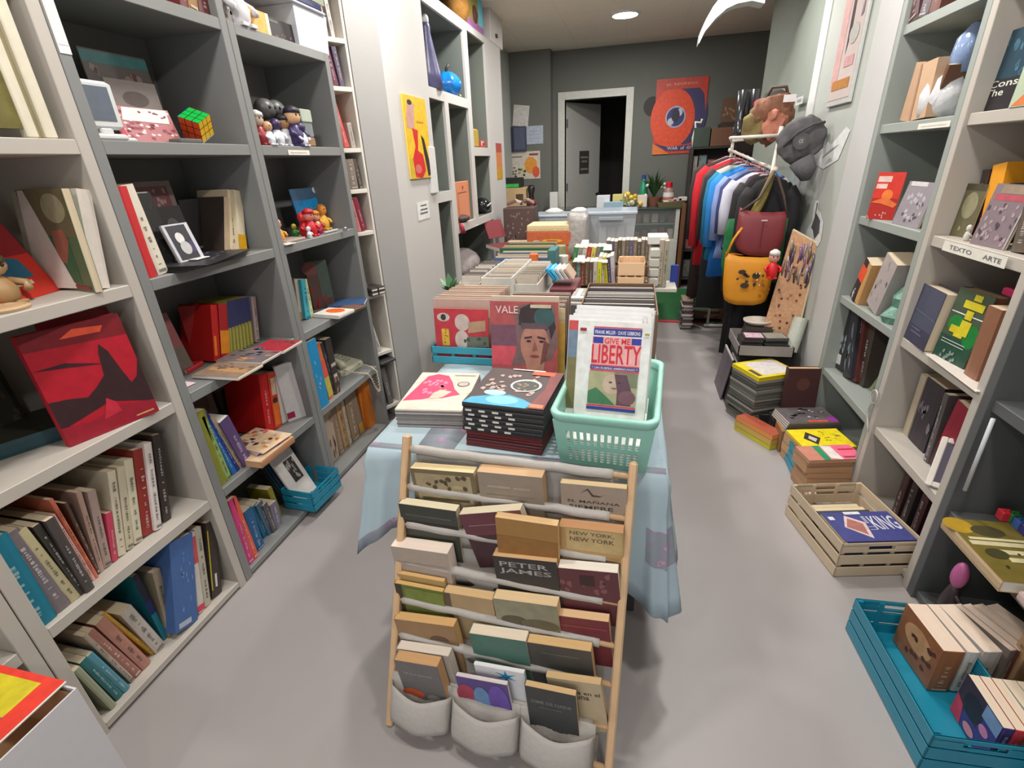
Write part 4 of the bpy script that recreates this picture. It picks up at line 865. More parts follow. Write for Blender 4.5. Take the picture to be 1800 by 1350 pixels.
shelf_row('L', XL, z, 'beside left blue crate', [
    ('thin magenta leaning book', (206, 60, 120), 437, 447, 401, 882, {'inset': 0, 'd': .2}), ('orange leaning book', (220, 90, 66), 447, 455, 406, 880, {'inset': 0, 'd': .2}),
    ('thick blue book', (34, 92, 140), 452, 465, 428, 902, {'inset': .02}), ('teal blue book', (30, 104, 140), 464, 474, 442, 893, {'inset': .05}), ('blue and grey book', (70, 100, 120), 473, 483, 450, 890, {'inset': .04}), ('dark grey book', (90, 84, 84), 481, 488, 462, 890, {'inset': .03}), ('violet grey thin book', (120, 112, 132), 486, 497, 474, 890, {'inset': .03}), ('olive yellow book', (150, 140, 40), 489, 496, 470, 862, {'inset': .08})], G, inset=0.02)
cA, cB, cC = P(546, 868, Z=0.155), P(594, 822, Z=0.155), P(489, 862, Z=0.155)
cr, cu, cv, cl_, cw_ = crate('bright blue slatted plastic crate sticking out of the bottom grey shelf', cA, cB, cC, 0.043, 0.155, teal, gap=.005); clean(cr)
b0 = cA + cu*0.02 + cv*0.10
o = face3('white book with a square black and white photo in the left blue crate', (b0.x, b0.y, 0.052), (b0.x+cu.x*0.14, b0.y+cu.y*0.14, 0.052), 800, 0.012, (222, 214, 206), [('r', (60, 56, 52), .38, .34, .82, .74), ('s', (170, 164, 156), .4, .36, .8, .72, 12, .06)], lean=24)
for i in range(4):
    b1 = cA + cu*0.02 + cv*(0.135+0.022*i); face3('dark book behind the photo book in the left blue crate', (b1.x, b1.y, 0.052), (b1.x+cu.x*0.13, b1.y+cu.y*0.13, 0.052), 812+i*6, 0.016, [(40, 62, 80), (36, 80, 104), (60, 60, 62), (44, 50, 58)][i], None, lean=24, group='dark books in the left blue crate')
# ------------------------------------------------------------------ grey unit, second column
z = SA[4]; XX = -1.53
for (px, h, b_, hd, ex, lb, X_, cat) in [(461, .15, (150, 44, 50), (206, 180, 160), (210, 206, 200), 'small figurine in red with pale ears at the left of the figurine shelf', XX, 'figurine'),
        (477, .11, (222, 226, 232), (196, 150, 110), None, 'small white bodied figurine lying among the others', XX+.02, 'figurine'), (492, .13, (216, 218, 224), (60, 44, 84), None, 'white figurine with a dark violet head', XX, 'figurine'),
        (507, .15, (222, 222, 226), (176, 130, 90), (46, 40, 44), 'white figurine with a tan face and dark hair', XX-.03, 'figurine'), (524, .19, (60, 50, 96), (222, 176, 132), (44, 36, 50), 'tall violet figurine with a tan face, the biggest on the figurine shelf', XX, 'figurine'), (534, .12, (222, 222, 230), (54, 44, 84), None, 'white figurine right beside the tall violet one', XX+.02, 'figurine')]:
    figurine(lb, (X_, Yat(px, X_, z), z+.001), h*.85, b_, hd, ex, cat, 1.1, 'figurines on the upper grey shelf')
for (px, lb, X_) in ((480, 'dark round headed figurine at the back left', -1.62), (497, 'charcoal round headed figurine at the back', -1.62)):
    figurine(lb + ' of the figurine shelf', (X_, Yat(px, X_, z), z+.001), .2, (40, 38, 40), (88, 88, 86), None, 'figurine', 1.2, 'figurines on the upper grey shelf')
gl = empty('glass_display_box', None, 'small clear box with a pale green lid at the right of the figurine shelf', 'display box', M=frame((XX+.0, Yat(540, XX, z), z+.001), (0, 1, 0), (-1, 0, 0), (0, 0, 1)))
MB().bbox((0, 0, .105), (.085, .07, .16), mat((176, 184, 168), .3), .004).build('lid', gl); MB().bbox((0.01, 0.004, 0.0), (.09, .065, .045), mat((140, 110, 76), .6, noise=.5), .008).build('base', gl)
MB().bbox((0.004, 0.004, .045), (.082, .066, .105), mat((190, 200, 200), .08, alpha=.35), .002).build('glass_body', gl)
price_strip('L', XL, SA[4]-BT, 508, 545, 'white paper label under the figurines on the grey shelf edge', [('r', (150, 150, 160), .1, .4, .85, .5)], hh=.022)
z = SA[3]
faceX('bright blue comic standing behind the red figurines', XL-.17, z, 534, 582, 333, 0.006, (40, 130, 190), [('r', (70, 100, 130), 0, .74, 1, 1), ('p', (30, 150, 214), [(.1, .5), (1, .35), (1, .8), (.3, .7)]), ('s', (120, 200, 236), .3, .35, .9, .6, 8, .05), ('e', (236, 236, 232), .85, .93, .12, .08), ('s', (230, 170, 60), .5, .0, 1, .22, 7, .08)], lean=8, cat='comic', name='comic')
for (px, py, h, b_, hd, ex, lb) in [(493, 408, .12, (226, 160, 60), (206, 150, 130), None, 'orange bodied figurine at the left of the toy shelf'), (520, 400, .07, (60, 150, 50), (196, 170, 60), None, 'little green and yellow figurine at the back of the toy shelf'),
        (538, 408, .13, (200, 30, 40), (206, 50, 50), None, 'glossy red figurine at the left of the red cluster'), (549, 412, .14, (196, 26, 36), (220, 130, 120), (180, 20, 30), 'red figurine with a pink face in the cluster'), (560, 406, .12, (190, 40, 60), (230, 170, 130), (214, 120, 40), 'red and orange figurine at the right of the cluster'), (562, 411, .07, (170, 30, 90), (230, 180, 140), None, 'small magenta figurine at the front right of the cluster'), (571, 400, .15, (226, 170, 60), (236, 150, 60), None, 'yellow orange figurine beside the blue comic'), (545, 416, .06, (214, 214, 216), (214, 214, 216), None, 'small white figurine at the shelf edge before the red cluster')]:
    _X = XL-.03-.007*(416-py); figurine(lb, (_X, Yat(px, _X, z), z+.001), h*.9, b_, hd, ex, 'figurine', 1.05, 'figurines on the toy shelf')
pj = P(500, 416, Z=z); o = MB().bbox((-.03, 0, 0), (.03, .13, .035), mat((70, 66, 74), .3), .004).build('toy_block'); o.location = (pj.x, pj.y, z+.001); tag(o, 'dark grey translucent block under the orange figurine', 'toy block')
lying('pinkish beige tray at the left edge of the toy shelf', z+.012, (503, 424), (536, 416), (499, 416), .011, (170, 150, 140), None, None, cat='tray', name='tray')
o = lying('white spoon shaped badge on the toy shelf edge', z+.005, (502, 430), (520, 426), (500, 425), .004, (222, 218, 206), None, None, cat='badge', name='badge')
o = MB().cyl((0, 0, 0), (0, .12, .0), .006, mat((190, 190, 190), .3, .3), 8).build('metal_rod'); o.location = P(570, 409, Z=z+.008); tag(o, 'pale rod lying on the toy shelf to the right of the figurines', 'rod')
o = MB().lathe([(0.012, 0), (0.012, 0.016), (0.008, .02)], mat((130, 132, 132), .3, .4), 12).build('round_cap'); o.location = P(607, 406, Z=z+.001); tag(o, 'small grey round cap at the right end of the toy shelf', 'cap')
z = SA[2]
G = 'books in the blue folder cell of the grey bookshelf'
shelf_row('L', XL, z, 'left of orange leaf booklet', [('dark brown thin book', (60, 50, 46), 524, 528, 512, 490, {'inset': .14}), ('tall beige book', (200, 184, 166), 528, 536, 518, 494, {'inset': .13, 'spine': [('r', (170, 140, 100), 0, 0, 1, .2)]}), ('cyan spined book', (60, 170, 190), 538, 547, 529, 494, {'inset': .11}), ('pale yellow green book', (206, 214, 160), 547, 552, 534, 492, {'inset': .11})], G, dmax=.2)
faceout('brown red print standing behind the cyan spined book', z, (553, 545), (590, 537), 462, 0.01, (80, 60, 56), [('e', (110, 62, 60), .25, .85, .4, .13), ('r', (70, 84, 76), .5, .2, 1, 1), ('s', (120, 40, 40), .0, .0, .6, .4, 6, .1)], lean=4, cat='picture', name='picture')
lying('blue folder lying flat in the grey shelf cell', z+.014, (575, 538), (640, 533), (572, 528), .012, (56, 84, 124), None, None, cat='folder', name='folder')
lying('white booklet with an orange leaf shape on the grey shelf edge', z+.020, (595, 555), (622, 543), (552, 551), .018, (222, 216, 206), None, [('e', (232, 100, 36), .62, .5, .3, .34), ('p', (232, 100, 36), [(.3, .5), (.5, .2), (.5, .8)])], cat='booklet', name='booklet')
lying('brown edged notebook under the telephone cell ceiling, right of the booklet', z+.010, (598, 556), (642, 536), (570, 552), .008, (120, 84, 66), None, None, cat='notebook', name='notebook')
z = SA[1]
G = 'books leaning left of the telephone'
shelf_row('L', XL, z, 'left of telephone', [('tall bright blue book', (36, 134, 184), 563, 579, 537, 604, {'inset': .0, 'd': .2, 'spine': [('s', (150, 190, 210), .3, .3, .7, .7, 10, .05)]}), ('orange and yellow book', (206, 110, 66), 579, 587, 553, 608, {'inset': .02, 'spine': [('r', (190, 176, 80), 0, .05, 1, .4), ('r', (216, 90, 70), 0, .4, 1, .7)]}), ('black and teal book', (60, 64, 66), 587, 591, 563, 604, {'inset': .03}), ('black book with white dots', (64, 56, 54), 591, 600, 571, 598, {'inset': .02, 'spine': [('r', (200, 196, 186), .2, .3, .8, .36), ('s', (190, 140, 130), .1, .02, .9, .3, 9, .08), ('r', (190, 186, 176), .1, .5, .9, .56)]})], G, inset=.005)
ph = empty('telephone', None, 'cream telephone with its coiled cord hanging over the grey shelf', 'telephone', M=frame(P(603, 664, Z=z+.001), (0.10, .995, 0), (-.995, .10, 0), (0, 0, 1)))
pc = mat((204, 202, 176), .4, noise=.03)
MB().loft([[(.03, 0, 0), (.21, 0, 0), (.23, .02, 0), (.23, .17, 0), (.21, .19, 0), (.03, .19, 0), (.01, .17, 0), (.01, .02, 0)], [(.03, 0, .022), (.21, 0, .022), (.23, .02, .024), (.23, .17, .05), (.21, .19, .054), (.03, .19, .054), (.01, .17, .05), (.01, .02, .024)], [(.04, .012, .034), (.20, .012, .034), (.218, .03, .038), (.218, .16, .064), (.20, .178, .067), (.04, .178, .067), (.022, .16, .064), (.022, .03, .038)]], pc).build('phone_base', ph)
MB().tube([(.035, .01, .05), (.04, .03, .062), (.05, .07, .075), (.055, .11, .084), (.05, .15, .086), (.04, .18, .078)], .02, pc, 12, [.020, .024, .019, .019, .024, .020]).build('handset', ph, True)
mb = MB(); 
for i in range(4):
    for j in range(3): mb.bbox((.11+j*.026, .06+i*.024, .044+i*.005), (.128+j*.026, .074+i*.024, .053+i*.005), mat((180, 178, 156), .4), .002)
mb.build('keypad', ph)
pts = [(.03, .01, .04), (.03, -.03, .03), (.06, -.08, .014), (.08, -.118, .004), (.10, -.125, -.04), (.12, -.125, -.10), (.14, -.125, -.14), (.155, -.125, -.13), (.156, -.125, -.07), (.155, -.122, -.01), (.155, -.09, .014), (.16, .01, .03)]
co = []; pv = [V3(p) for p in pts]
for i in range(len(pv)-1):
    for j in range(14): f = j/14; p = pv[i].lerp(pv[i+1], f); a = (i*14+j)*1.35; co.append(p + V3((.005*math.cos(a), .005*math.sin(a), .003*math.sin(a))))
MB().tube(co, .0028, mat((196, 184, 160), .5), 5).build('coiled_cord', ph, True)
z = SA[0]
G = 'vintage books in the bottom cell under the telephone'
shelf_row('L', XL, z, 'under telephone', [('pale photo covered book', (186, 164, 144), 584, 597, 565, 722, {'inset': .10, 'spine': [('s', (120, 96, 84), .1, .1, .9, .9, 8, .1)]}), ('brown photo covered book', (150, 122, 98), 598, 606, 578, 712, {'inset': .10}), ('tan book with dark patch', (180, 146, 100), 607, 615, 588, 706, {'inset': .10}), ('beige thin book', (190, 170, 146), 616, 620, 598, 700, {'inset': .09}), ('brown beige book', (146, 122, 96), 621, 633, 604, 696, {'inset': .10}), ('grey brown book', (140, 120, 100), 634, 641, 616, 690, {'inset': .10, 'spine': [('r', (196, 150, 60), 0, 0, 1, .25)]}), ('orange spined binder', (196, 110, 36), 642, 650, 627, 672, {'inset': .10, 'spine': []}), ('bright orange binder', (222, 126, 36), 651, 668, 636, 668, {'inset': .08, 'spine': []})], G, inset=.0, dmax=.22)
# items on top of the second grey unit
z = 2.03+BT
for (xl, xr, ty, X_, col, pr_, lb, cat) in [(380, 412, -30, XL-.03, (130, 124, 116), [('s', (70, 66, 60), .1, .1, .9, .9, 12, .1), ('s', (214, 206, 196), .5, 0, 1, 1, 6, .1)], 'grey patterned box on top of the grey bookshelf, against the stile', 'box'),
        (446, 478, 12, XL-.02, (238, 160, 66), [('r', (238, 166, 76), 0, 0, .8, 1), ('r', (226, 206, 180), .82, 0, 1, 1)], 'orange box on top of the grey bookshelf', 'box'), (478, 528, 28, XL-.04, (44, 40, 40), [('s', (110, 70, 70), .2, .1, .7, .4, 6, .07), ('e', (160, 70, 80), .93, .2, .07, .1), ('r', (90, 94, 90), .02, .8, .3, .9)], 'black box standing between the orange box and the white storage box', 'box')]:
    faceX(lb, X_, z, xl, xr, ty, .12, col, pr_, lean=0, cat=cat, name='box')
for (px, lb, c_, h) in ((404, 'white and pink toy on top of the grey bookshelf', (226, 190, 190), .06), (437, 'red and cream toy on top beside the orange box', (190, 60, 70), .07), (420, 'pale rounded vase on top of the grey bookshelf', (206, 204, 206), .2), (537, 'red and blue toy leaning at the white storage box', (176, 30, 50), .07)):
    figurine(lb, (XL-.05, Yat(px, XL-.05, z), z+.001), h, c_, c_, None, 'toy', 1.2, 'toys on top of the grey shelves')
sb = empty('storage_box', None, 'white plastic storage box with a navy lid on top of the grey bookshelf', 'storage box', M=frame((XL-.01, Yat(528, XL-.01, z), z+.001), (0, 1, 0), (-1, 0, 0), (0, 0, 1)))
wz = Yat(584, XL-.01, z)-Yat(528, XL-.01, z)
MB().loft([[(0.012, .01, 0), (wz-.012, .01, 0), (wz-.012, .28, 0), (.012, .28, 0)], [(0, 0, .155), (wz, 0, .155), (wz, .29, .155), (0, .29, .155)]], mat((206, 208, 216), .4, noise=.02)).build('box_body', sb)
MB().bbox((-.17, -.012, .156), (wz-.02, .30, .166), mat((190, 194, 206), .4), .003).build('lid_rim', sb); MB().bbox((-.16, -.006, .167), (wz-.035, .29, .196), mat((34, 36, 74), .4), .006).build('lid', sb)
faceX('flat grey green box lying over the navy lid', XL-.012, z+.20, 440, 570, -8, .22, (126, 130, 112), None, lean=0, h=.035, cat='box', name='box')
# above the first grey unit: brown books at the top edge of the picture
shelf_row('L', XL, 2.03+BT, 'in the topmost cell of the grey bookshelf', [('dark red spined book', (110, 50, 50), 318, 332, 300, -120, {'h': .25}), ('gold and brown spined book', (150, 110, 60), 333, 350, 315, -120, {'h': .26}), ('maroon spined book', (100, 44, 46), 351, 372, 335, -120, {'h': .24})], None, inset=.03, ordinal=False)
# label tag hanging on the cream unit
price_strip('L', XL, 1.86, 107, 128, 'white paper hanging on the grey stile by the cream bookshelf top', [('r', (226, 224, 222), .1, .1, .9, .9)], hh=.2, col=(226, 224, 222), name='paper_sheet')
# ------------------------------------------------------------------ narrow white unit
def nbook(lab, u, w_, z, h, col, tilt=0, d=.16, spine=None):
    H = (nd*math.sin(math.radians(tilt)) + V3((0, 0, 1))*math.cos(math.radians(tilt))); T = (nd*math.cos(math.radians(tilt)) - V3((0, 0, 1))*math.sin(math.radians(tilt)))
    O = na + nd*u + nn*0.012; O = V3((O.x, O.y, z+.024 + (w_*math.sin(math.radians(tilt)) if tilt > 0 else 0)))
    return book(lab, O, T, nn, H, w_, d, h, col, group='books in the narrow white bookshelf', spine=spine)
for (z_, it) in ((2.13, [(0.04, .03, .16, (150, 140, 140), -6, 'grey speckled book'), (.085, .02, .19, (180, 172, 166), -4, 'pale speckled book')]), (1.92, [(0.05, .03, .16, (110, 60, 76), -8, 'maroon and grey book'), (.09, .025, .17, (90, 80, 96), -6, 'violet grey book')]), (1.635, [(.055, .03, .2, (200, 90, 84), -10, 'coral red book'), (.1, .025, .12, (176, 166, 156), -4, 'grey beige book')]), (1.43, [(.05, .05, .15, (130, 116, 104), -2, 'thick brown grey book'), (.108, .02, .15, (84, 74, 68), -6, 'dark brown book')]), (1.205, [(.05, .025, .17, (196, 120, 120), -8, 'pink book'), (.08, .03, .18, (130, 40, 60), -9, 'crimson book')]), (.84, [(.05, .02, .2, (70, 64, 62), -10, 'dark leaning book')]), (.475, [(.05, .03, .24, (206, 200, 198), -10, 'white book with red foot')])):
    for (u, w_, h, c_, tl2, lb) in it: nbook(lb + ' in the narrow white bookshelf', min(u, NW-.02-w_), w_, z_, h, c_, tl2)
for i in range(2):
    for j in range(2):
        M = frame(na + nd*(.045+.05*j) - nn*.035 + V3((0, 0, .84+.0225+.024*i)), nd, nn, (0, 0, 1)); o = MB().bbox((0, 0, 0), (.046, .12, .022), mat((60, 54, 50), .5), .002).build('video_case', M=M); tag(o, 'small black and white case stacked on the narrow white shelf', 'case', 'cases on the narrow white shelf'); art('label_stripe', o, (0.004, 0, .004), (.038, 0, 0), (0, 0, .014), [('r', (214, 208, 200), 0, .1, 1, .8)])
for (u, w_, h, c_, lb) in ((.03, .03, .3, (54, 52, 52), 'black folder standing at the foot of the narrow white bookshelf'), (.07, .035, .26, (110, 106, 104), 'grey folder standing at the foot of the narrow white bookshelf')):
    nbook(lb, u, w_, .10, h, c_, -5)
M = frame(na + nd*.03 - nn*.03 + V3((0, 0, .422)), nd, nn, (0, 0, 1)); o = MB().bbox((0, 0, 0), (.12, .2, .018), mat((64, 62, 62), .4), .004).build('flat_case', M=M); tag(o, 'flat black case lying over the folders in the narrow bookshelf', 'case')
# ================================================================== RIGHT WALL CONTENT
SR = [RV[i]+BT for i in range(6)]
def rX(label, X, z, xl, xr, topy, th, col, prt=None, **k): return faceX(label, XR+X, z, xl, xr, topy, th, col, prt, **k)
z = SR[4]
rX('dark teal book with pale lettering in the top cream cell on the right wall', .05, z, 1716, 1778, 58, .02, (28, 62, 78), [('s', (70, 110, 130), .2, .45, .95, .95, 9, .07), ('r', (34, 30, 34), 0, 0, 1, .4), ('t', (214, 214, 200), 'Cons', .12, .30, .9, .39), ('t', (214, 214, 200), 'The', .1, .19, .6, .28)], lean=3)
rX('pale green box with an orange corner in the top cream cell on the right wall', .01, z, 1772, 1830, 84, .04, (176, 190, 164), [('p', (214, 120, 60), [(.05, .02), (1, .02), (1, .4), (.6, .35)]), ('p', (150, 150, 70), [(.3, .4), (1, .42), (1, .7)])], lean=3, cat='box', name='box')
shelf_row('R', XR, z, 'on the upper pale shelf of the right wall', [('tan leaning book', (186, 150, 120), 1580, 1596, 1610, 114, {'d': .16, 'spine': []}), ('light tan thick book', (196, 162, 130), 1597, 1624, 1620, 114, {'d': .16, 'spine': [('r', (160, 126, 98), 0, 0, .12, 1)]}), ('narrow brown book', (110, 76, 58), 1625, 1630, 1664, 116, {'d': .16, 'inset': .02})], 'tan books on the upper pale shelf', inset=.02, ordinal=False)
# plastic bag
bg = empty('plastic_bag', (XR+.10, Yat(1655, XR+.1, z), z+.001), 'crumpled white plastic bag on the upper pale shelf at the right', 'plastic bag')
mb = MB(); rn = random.Random(5)
mb.loft([[((.07+.02*rn.random())*s_*math.cos(a*math.pi/8), (.07+.02*rn.random())*s_*math.sin(a*math.pi/8), zz) for a in range(16)] for zz, s_ in ((0, .9), (.03, 1.1), (.08, 1.05), (.13, .9), (.18, .6), (.22, .35))], mat((214, 214, 216), .25, bump=.3)); crumple(mb.build('bag_body', bg, True), .03, 16)
mb = MB(); mb.loft([[((.045+.015*rn.random())*s_*math.cos(a*math.pi/6), (.045+.015*rn.random())*s_*math.sin(a*math.pi/6)-.05, zz) for a in range(12)] for zz, s_ in ((.15, .6), (.20, 1.0), (.27, .8), (.31, .3))], mat((130, 150, 186), .2, bump=.3)); crumple(mb.build('bag_knot', bg, True), .02, 18, 3)
price_strip('R', XR, RV[4], 1612, 1668, 'white label strip on the upper pale shelf edge at the right', [('r', (190, 194, 188), .1, .4, .9, .55)], hh=.022)
shelf_row('R', XR, SR[5], 'in the topmost pale cell of the right wall', [('dark maroon book', (84, 52, 54), 1596, 1612, 1610, -60, {'d': .16, 'h': .22}), ('purple grey book', (96, 84, 90), 1613, 1630, 1640, -60, {'d': .16, 'h': .2}), ('brown red book', (104, 58, 50), 1631, 1650, 1655, -60, {'d': .16, 'h': .21})], None, inset=.02, ordinal=False)
z = SR[3]
# this shelf lies below eye level
faceout('bright red paperback with an orange fist picture on the pale shelf at the right', z, (1522, 384), (1568, 387), 303, .012, (170, 36, 30), [('r', (206, 50, 36), 0, .45, 1, 1), ('r', (220, 190, 180), .05, .8, .55, .92), ('r', (220, 190, 180), .05, .66, .45, .76), ('e', (226, 120, 50), .55, .52, .2, .12), ('p', (220, 110, 50), [(.0, .36), (.5, .48), (1, .34), (.9, .26), (.4, .34)]), ('s', (206, 180, 170), .0, .0, .7, .2, 8, .03)], lean=6)
faceout('grey metallic magazine leaning against the cream upright on the right wall', z, (1567, 392), (1612, 402), 318, .008, (142, 134, 140), [('s', (176, 170, 174), .1, .1, .9, .95, 16, .07), ('s', (84, 80, 84), .1, .1, .9, .6, 8, .05), ('r', (196, 194, 194), .1, .9, .7, 1)], lean=10, cat='magazine', name='magazine')
faceout('faded olive picture card in the cream cell above the label strip', z, (1664, 412), (1702, 419), 322, .006, (104, 98, 72), [('e', (150, 146, 114), .55, .6, .3, .25), ('r', (76, 70, 52), 0, .88, 1, 1), ('s', (150, 146, 110), .4, .1, .9, .25, 4, .08)], lean=3, cat='picture', name='picture')
figurine('tiny white figurine on the cream shelf above the label strip', P(1697, 423, Z=z+.001), .055, (206, 204, 196), (206, 204, 196), None, 'figurine', .8)
shelf_row('R', XR, z, 'in the cream cell above the label strip', [('brown maroon book', (64, 48, 46), 1700, 1712, 1728, 300, {'inset': .10}), ('orange yellow spined book', (236, 160, 36), 1716, 1738, 1746, 291, {'inset': .09, 'spine': [('r', (214, 130, 50), .0, .0, 1, .3)]}), ('teal green book', (44, 96, 80), 1739, 1752, 1768, 292, {'inset': .11})], None, inset=.0, ordinal=False)
faceout('bagged grey pink comic standing over the white label strip on the cream shelf', z, (1704, 427), (1764, 440), 322, .008, (128, 112, 118), [('r', (176, 80, 90), .1, .74, .95, .84), ('r', (150, 130, 110), .2, .85, .95, .98), ('s', (166, 146, 150), .05, .05, .95, .7, 22, .06), ('s', (84, 72, 76), .05, .05, .95, .7, 12, .05), ('r', (176, 174, 176), .965, 0, 1, 1)], lean=8, cat='comic', name='comic')
shelf_row('R', XR, z, 'at the near end of the cream shelf above the slate box', [('brown mottled book', (96, 84, 72), 1776, 1800, 1806, 340, {'inset': .03}), ('dark umber book', (60, 50, 46), 1801, 1815, 1822, 340, {'inset': .03})], None, inset=.02, ordinal=False)
price_strip('R', XR, RV[3], 1655, 1764, 'long white printed label strip on the cream shelf edge at the right', [('t', (110, 110, 112), 'TEXTO', .12, .3, .5, .72), ('t', (110, 110, 112), 'ARTE', .68, .3, .94, .72)], hh=.036, dz=0.0)
z = SR[2]
# z-based: below eye
faceout('slate blue boxed volume on the cream shelf beside the green book', z, (1587, 591), (1622, 618), 497, .05, (70, 72, 92), [('r', (60, 60, 80), 0, 0, 1, .3), ('r', (100, 102, 118), .2, .18, .7, .2), ('r', (100, 102, 118), .2, .25, .6, .27), ('p', (84, 92, 112), [(0, .55), (1, .5), (1, .53), (0, .58)])], lean=4, hard=True)
gb = faceout('green book with tall yellow letters and a brown spine on the cream shelf', z, (1638, 622), (1692, 651), 503, .045, (66, 80, 60), [('r', (36, 72, 56), 0, 0, 1, .34), ('e', (30, 126, 52), .3, .52, .22, .12), ('e', (24, 120, 50), .82, .42, .2, .16), ('r', (226, 226, 220), .05, .665, .95, .68), ('r', (206, 190, 36), .5, .88, .72, .96), ('r', (206, 190, 36), .30, .76, .86, .86), ('r', (206, 190, 36), .46, .62, .66, .74), ('r', (206, 190, 36), .44, .50, .72, .60), ('r', (206, 190, 36), .20, .40, .72, .50), ('r', (206, 190, 36), .36, .36, .62, .42), ('r', (200, 206, 200), .1, .28, .8, .29), ('r', (200, 206, 200), .1, .24, .8, .25), ('s', (120, 140, 130), .05, .02, .8, .14, 8, .05)], lean=5, hard=True, page=(150, 104, 76))
shelf_row('R', XR, z, 'right of the green and yellow book', [('brown cloth book', (140, 96, 72), 1693, 1714, 1738, 536, {'inset': .03, 'spine': []}), ('very dark brown book', (50, 40, 38), 1716, 1736, 1768, 548, {'inset': .06})], None, inset=.0, ordinal=False, dmax=.2)
lying('sheet of white paper hanging a little over the cream shelf edge', z+.004, (1628, 622), (1716, 688), (1642, 612), .003, (214, 206, 196), None, None, cat='paper sheet', name='paper_sheet')
rX('magenta folder lying high at the back of the slate box cell', .12, 1.10, 1748, 1806, 482, .02, (170, 30, 76), None, lean=0, h=.03, cat='folder', name='folder') if False else None
o = MB().bbox((0, 0, 0), (.20, .24, .26), mat((92, 62, 56), .7), .004).build('cardboard_carton'); o.location = (XR+.13, 1.70, z+.001); tag(o, 'dark brown carton at the back of the slate box cell', 'carton')
o = MB().bbox((0, 0, 0), (.16, .2, .025), mat((176, 30, 80), .5), .004).build('folder'); o.location = (XR+.09, 1.70, z+.262); tag(o, 'magenta folder lying on the dark carton behind the green book', 'folder')
z = SR[1]
shelf_row('R', XR, z, 'at the far end of the lower cream cell', [('cream edged narrow book', (186, 172, 150), 1586, 1594, 1620, 656, {'inset': .09, 'spine': []}), ('black violet picture book', (54, 46, 54), 1596, 1622, 1632, 662, {'inset': .09, 'spine': [('s', (120, 112, 120), .1, .35, .9, .6, 7, .1)]}), ('grey spined book', (90, 84, 84), 1623, 1630, 1660, 690, {'inset': .07}), ('dark red glossy book', (140, 20, 50), 1631, 1655, 1682, 706, {'inset': .07, 'spine': [('r', (60, 22, 30), 0, 0, 1, .35)]}), ('dusky brown book', (92, 76, 70), 1656, 1672, 1700, 716, {'inset': .08})], 'books in the lower cream cell', ordinal=False, dmax=.2)
ff = empty('framed_picture', None, 'white framed dark picture leaning at the front of the lower cream cell', 'picture'); U_ = V3((.85, -.53, 0)).normalized(); Hh = (V3((0, 0, 1))*math.cos(.62) + V3((.53, .85, 0)).normalized()*math.sin(.62))
fA = V3((XR-.002, Yat(1624, XR-.002, z), z+.006)); ff.matrix_basis = frame(fA, U_, -(U_.cross(Hh)), Hh)
wf = mat((216, 208, 198), .5); L1, H1 = .14, .19
for a, b, nm in (((0, 0), (.02, H1), 'frame_side'), ((L1-.02, 0), (L1, H1), 'frame_side'), ((.02, 0), (L1-.02, .02), 'frame_side'), ((.02, H1-.02), (L1-.02, H1), 'frame_side')): MB().bbox((a[0], -.009, a[1]), (b[0], .009, b[1]), wf, .003).build(nm, ff)
MB().box((.02, -.004, .02), (L1-.02, .004, H1-.02), mat((74, 66, 84), .3)).build('picture', ff)
for i, (dy, h, c_) in enumerate(((2.05, .26, (70, 46, 46)), (1.98, .24, (52, 44, 44)), (1.90, .27, (64, 36, 40)), (1.83, .25, (60, 52, 48)), (1.76, .26, (48, 30, 36)))):
    book(['dark maroon', 'charcoal', 'wine coloured', 'brown black', 'plum black'][i] + ' book in the shadowy bottom cream cell behind the wooden crate', (XR+.10, dy+.03, SR[0]+.001), (0, -1, 0), (1, 0, 0), (0, 0, 1), .045, .17, h, c_)
# pale grey-green unit, lower cells
z = SR[2]
shelf_row('R', XR, z, 'of pale shelf trio', [('black and orange leaning book', (48, 42, 50), 1491, 1500, 1520, 460, {'spine': [('r', (224, 80, 50), 0, .5, 1, .85), ('s', (220, 220, 216), .2, .05, .8, .3, 4, .1)], 'inset': .02, 'd': .1}), ('tan edged book', (196, 150, 96), 1501, 1507, 1526, 464, {'inset': .02, 'spine': [], 'd': .12}), ('thick grey white book', (172, 162, 160), 1518, 1538, 1554, 457, {'inset': .03, 'spine': [('s', (150, 140, 138), .1, .1, .9, .9, 12, .06)]})], 'books on the middle pale shelf', inset=.0)
mb = MB(); rn = random.Random(9); mb.loft([[((.05+.03*rn.random())*s_*math.cos(a*math.pi/6), (.06+.03*rn.random())*s_*math.sin(a*math.pi/6), zz) for a in range(12)] for zz, s_ in ((0, 1), (.03, 1.15), (.07, .7), (.11, .8), (.15, .4), (.18, .15))], mat((96, 140, 122), .35, bump=.4)); o = mb.build('crumpled_cloth'); o.location = P(1558, 566, Z=z+.001); o.location.x = XR+.09; tag(o, 'crumpled sea green cloth on the middle pale shelf beside the cream upright', 'cloth')
z = SR[1]
shelf_row('R', XR, z, 'of lowest pale shelf', [('thick black book with white letters', (38, 38, 44), 1463, 1480, 1484, 520, {'inset': .06, 'spine': [('s', (150, 160, 166), .2, .08, .8, .5, 10, .08), ('r', (214, 214, 210), .3, .06, .7, .2)]}), ('black book with grey letters', (44, 44, 52), 1481, 1493, 1500, 522, {'inset': .06, 'spine': [('s', (130, 140, 150), .1, .1, .9, .6, 12, .1)]}), ('dark red brown book', (92, 44, 40), 1494, 1503, 1516, 526, {'inset': .08}), ('dim brown book', (70, 60, 54), 1504, 1516, 1532, 540, {'inset': .10})], 'books on the lowest pale shelf', dmax=.18)
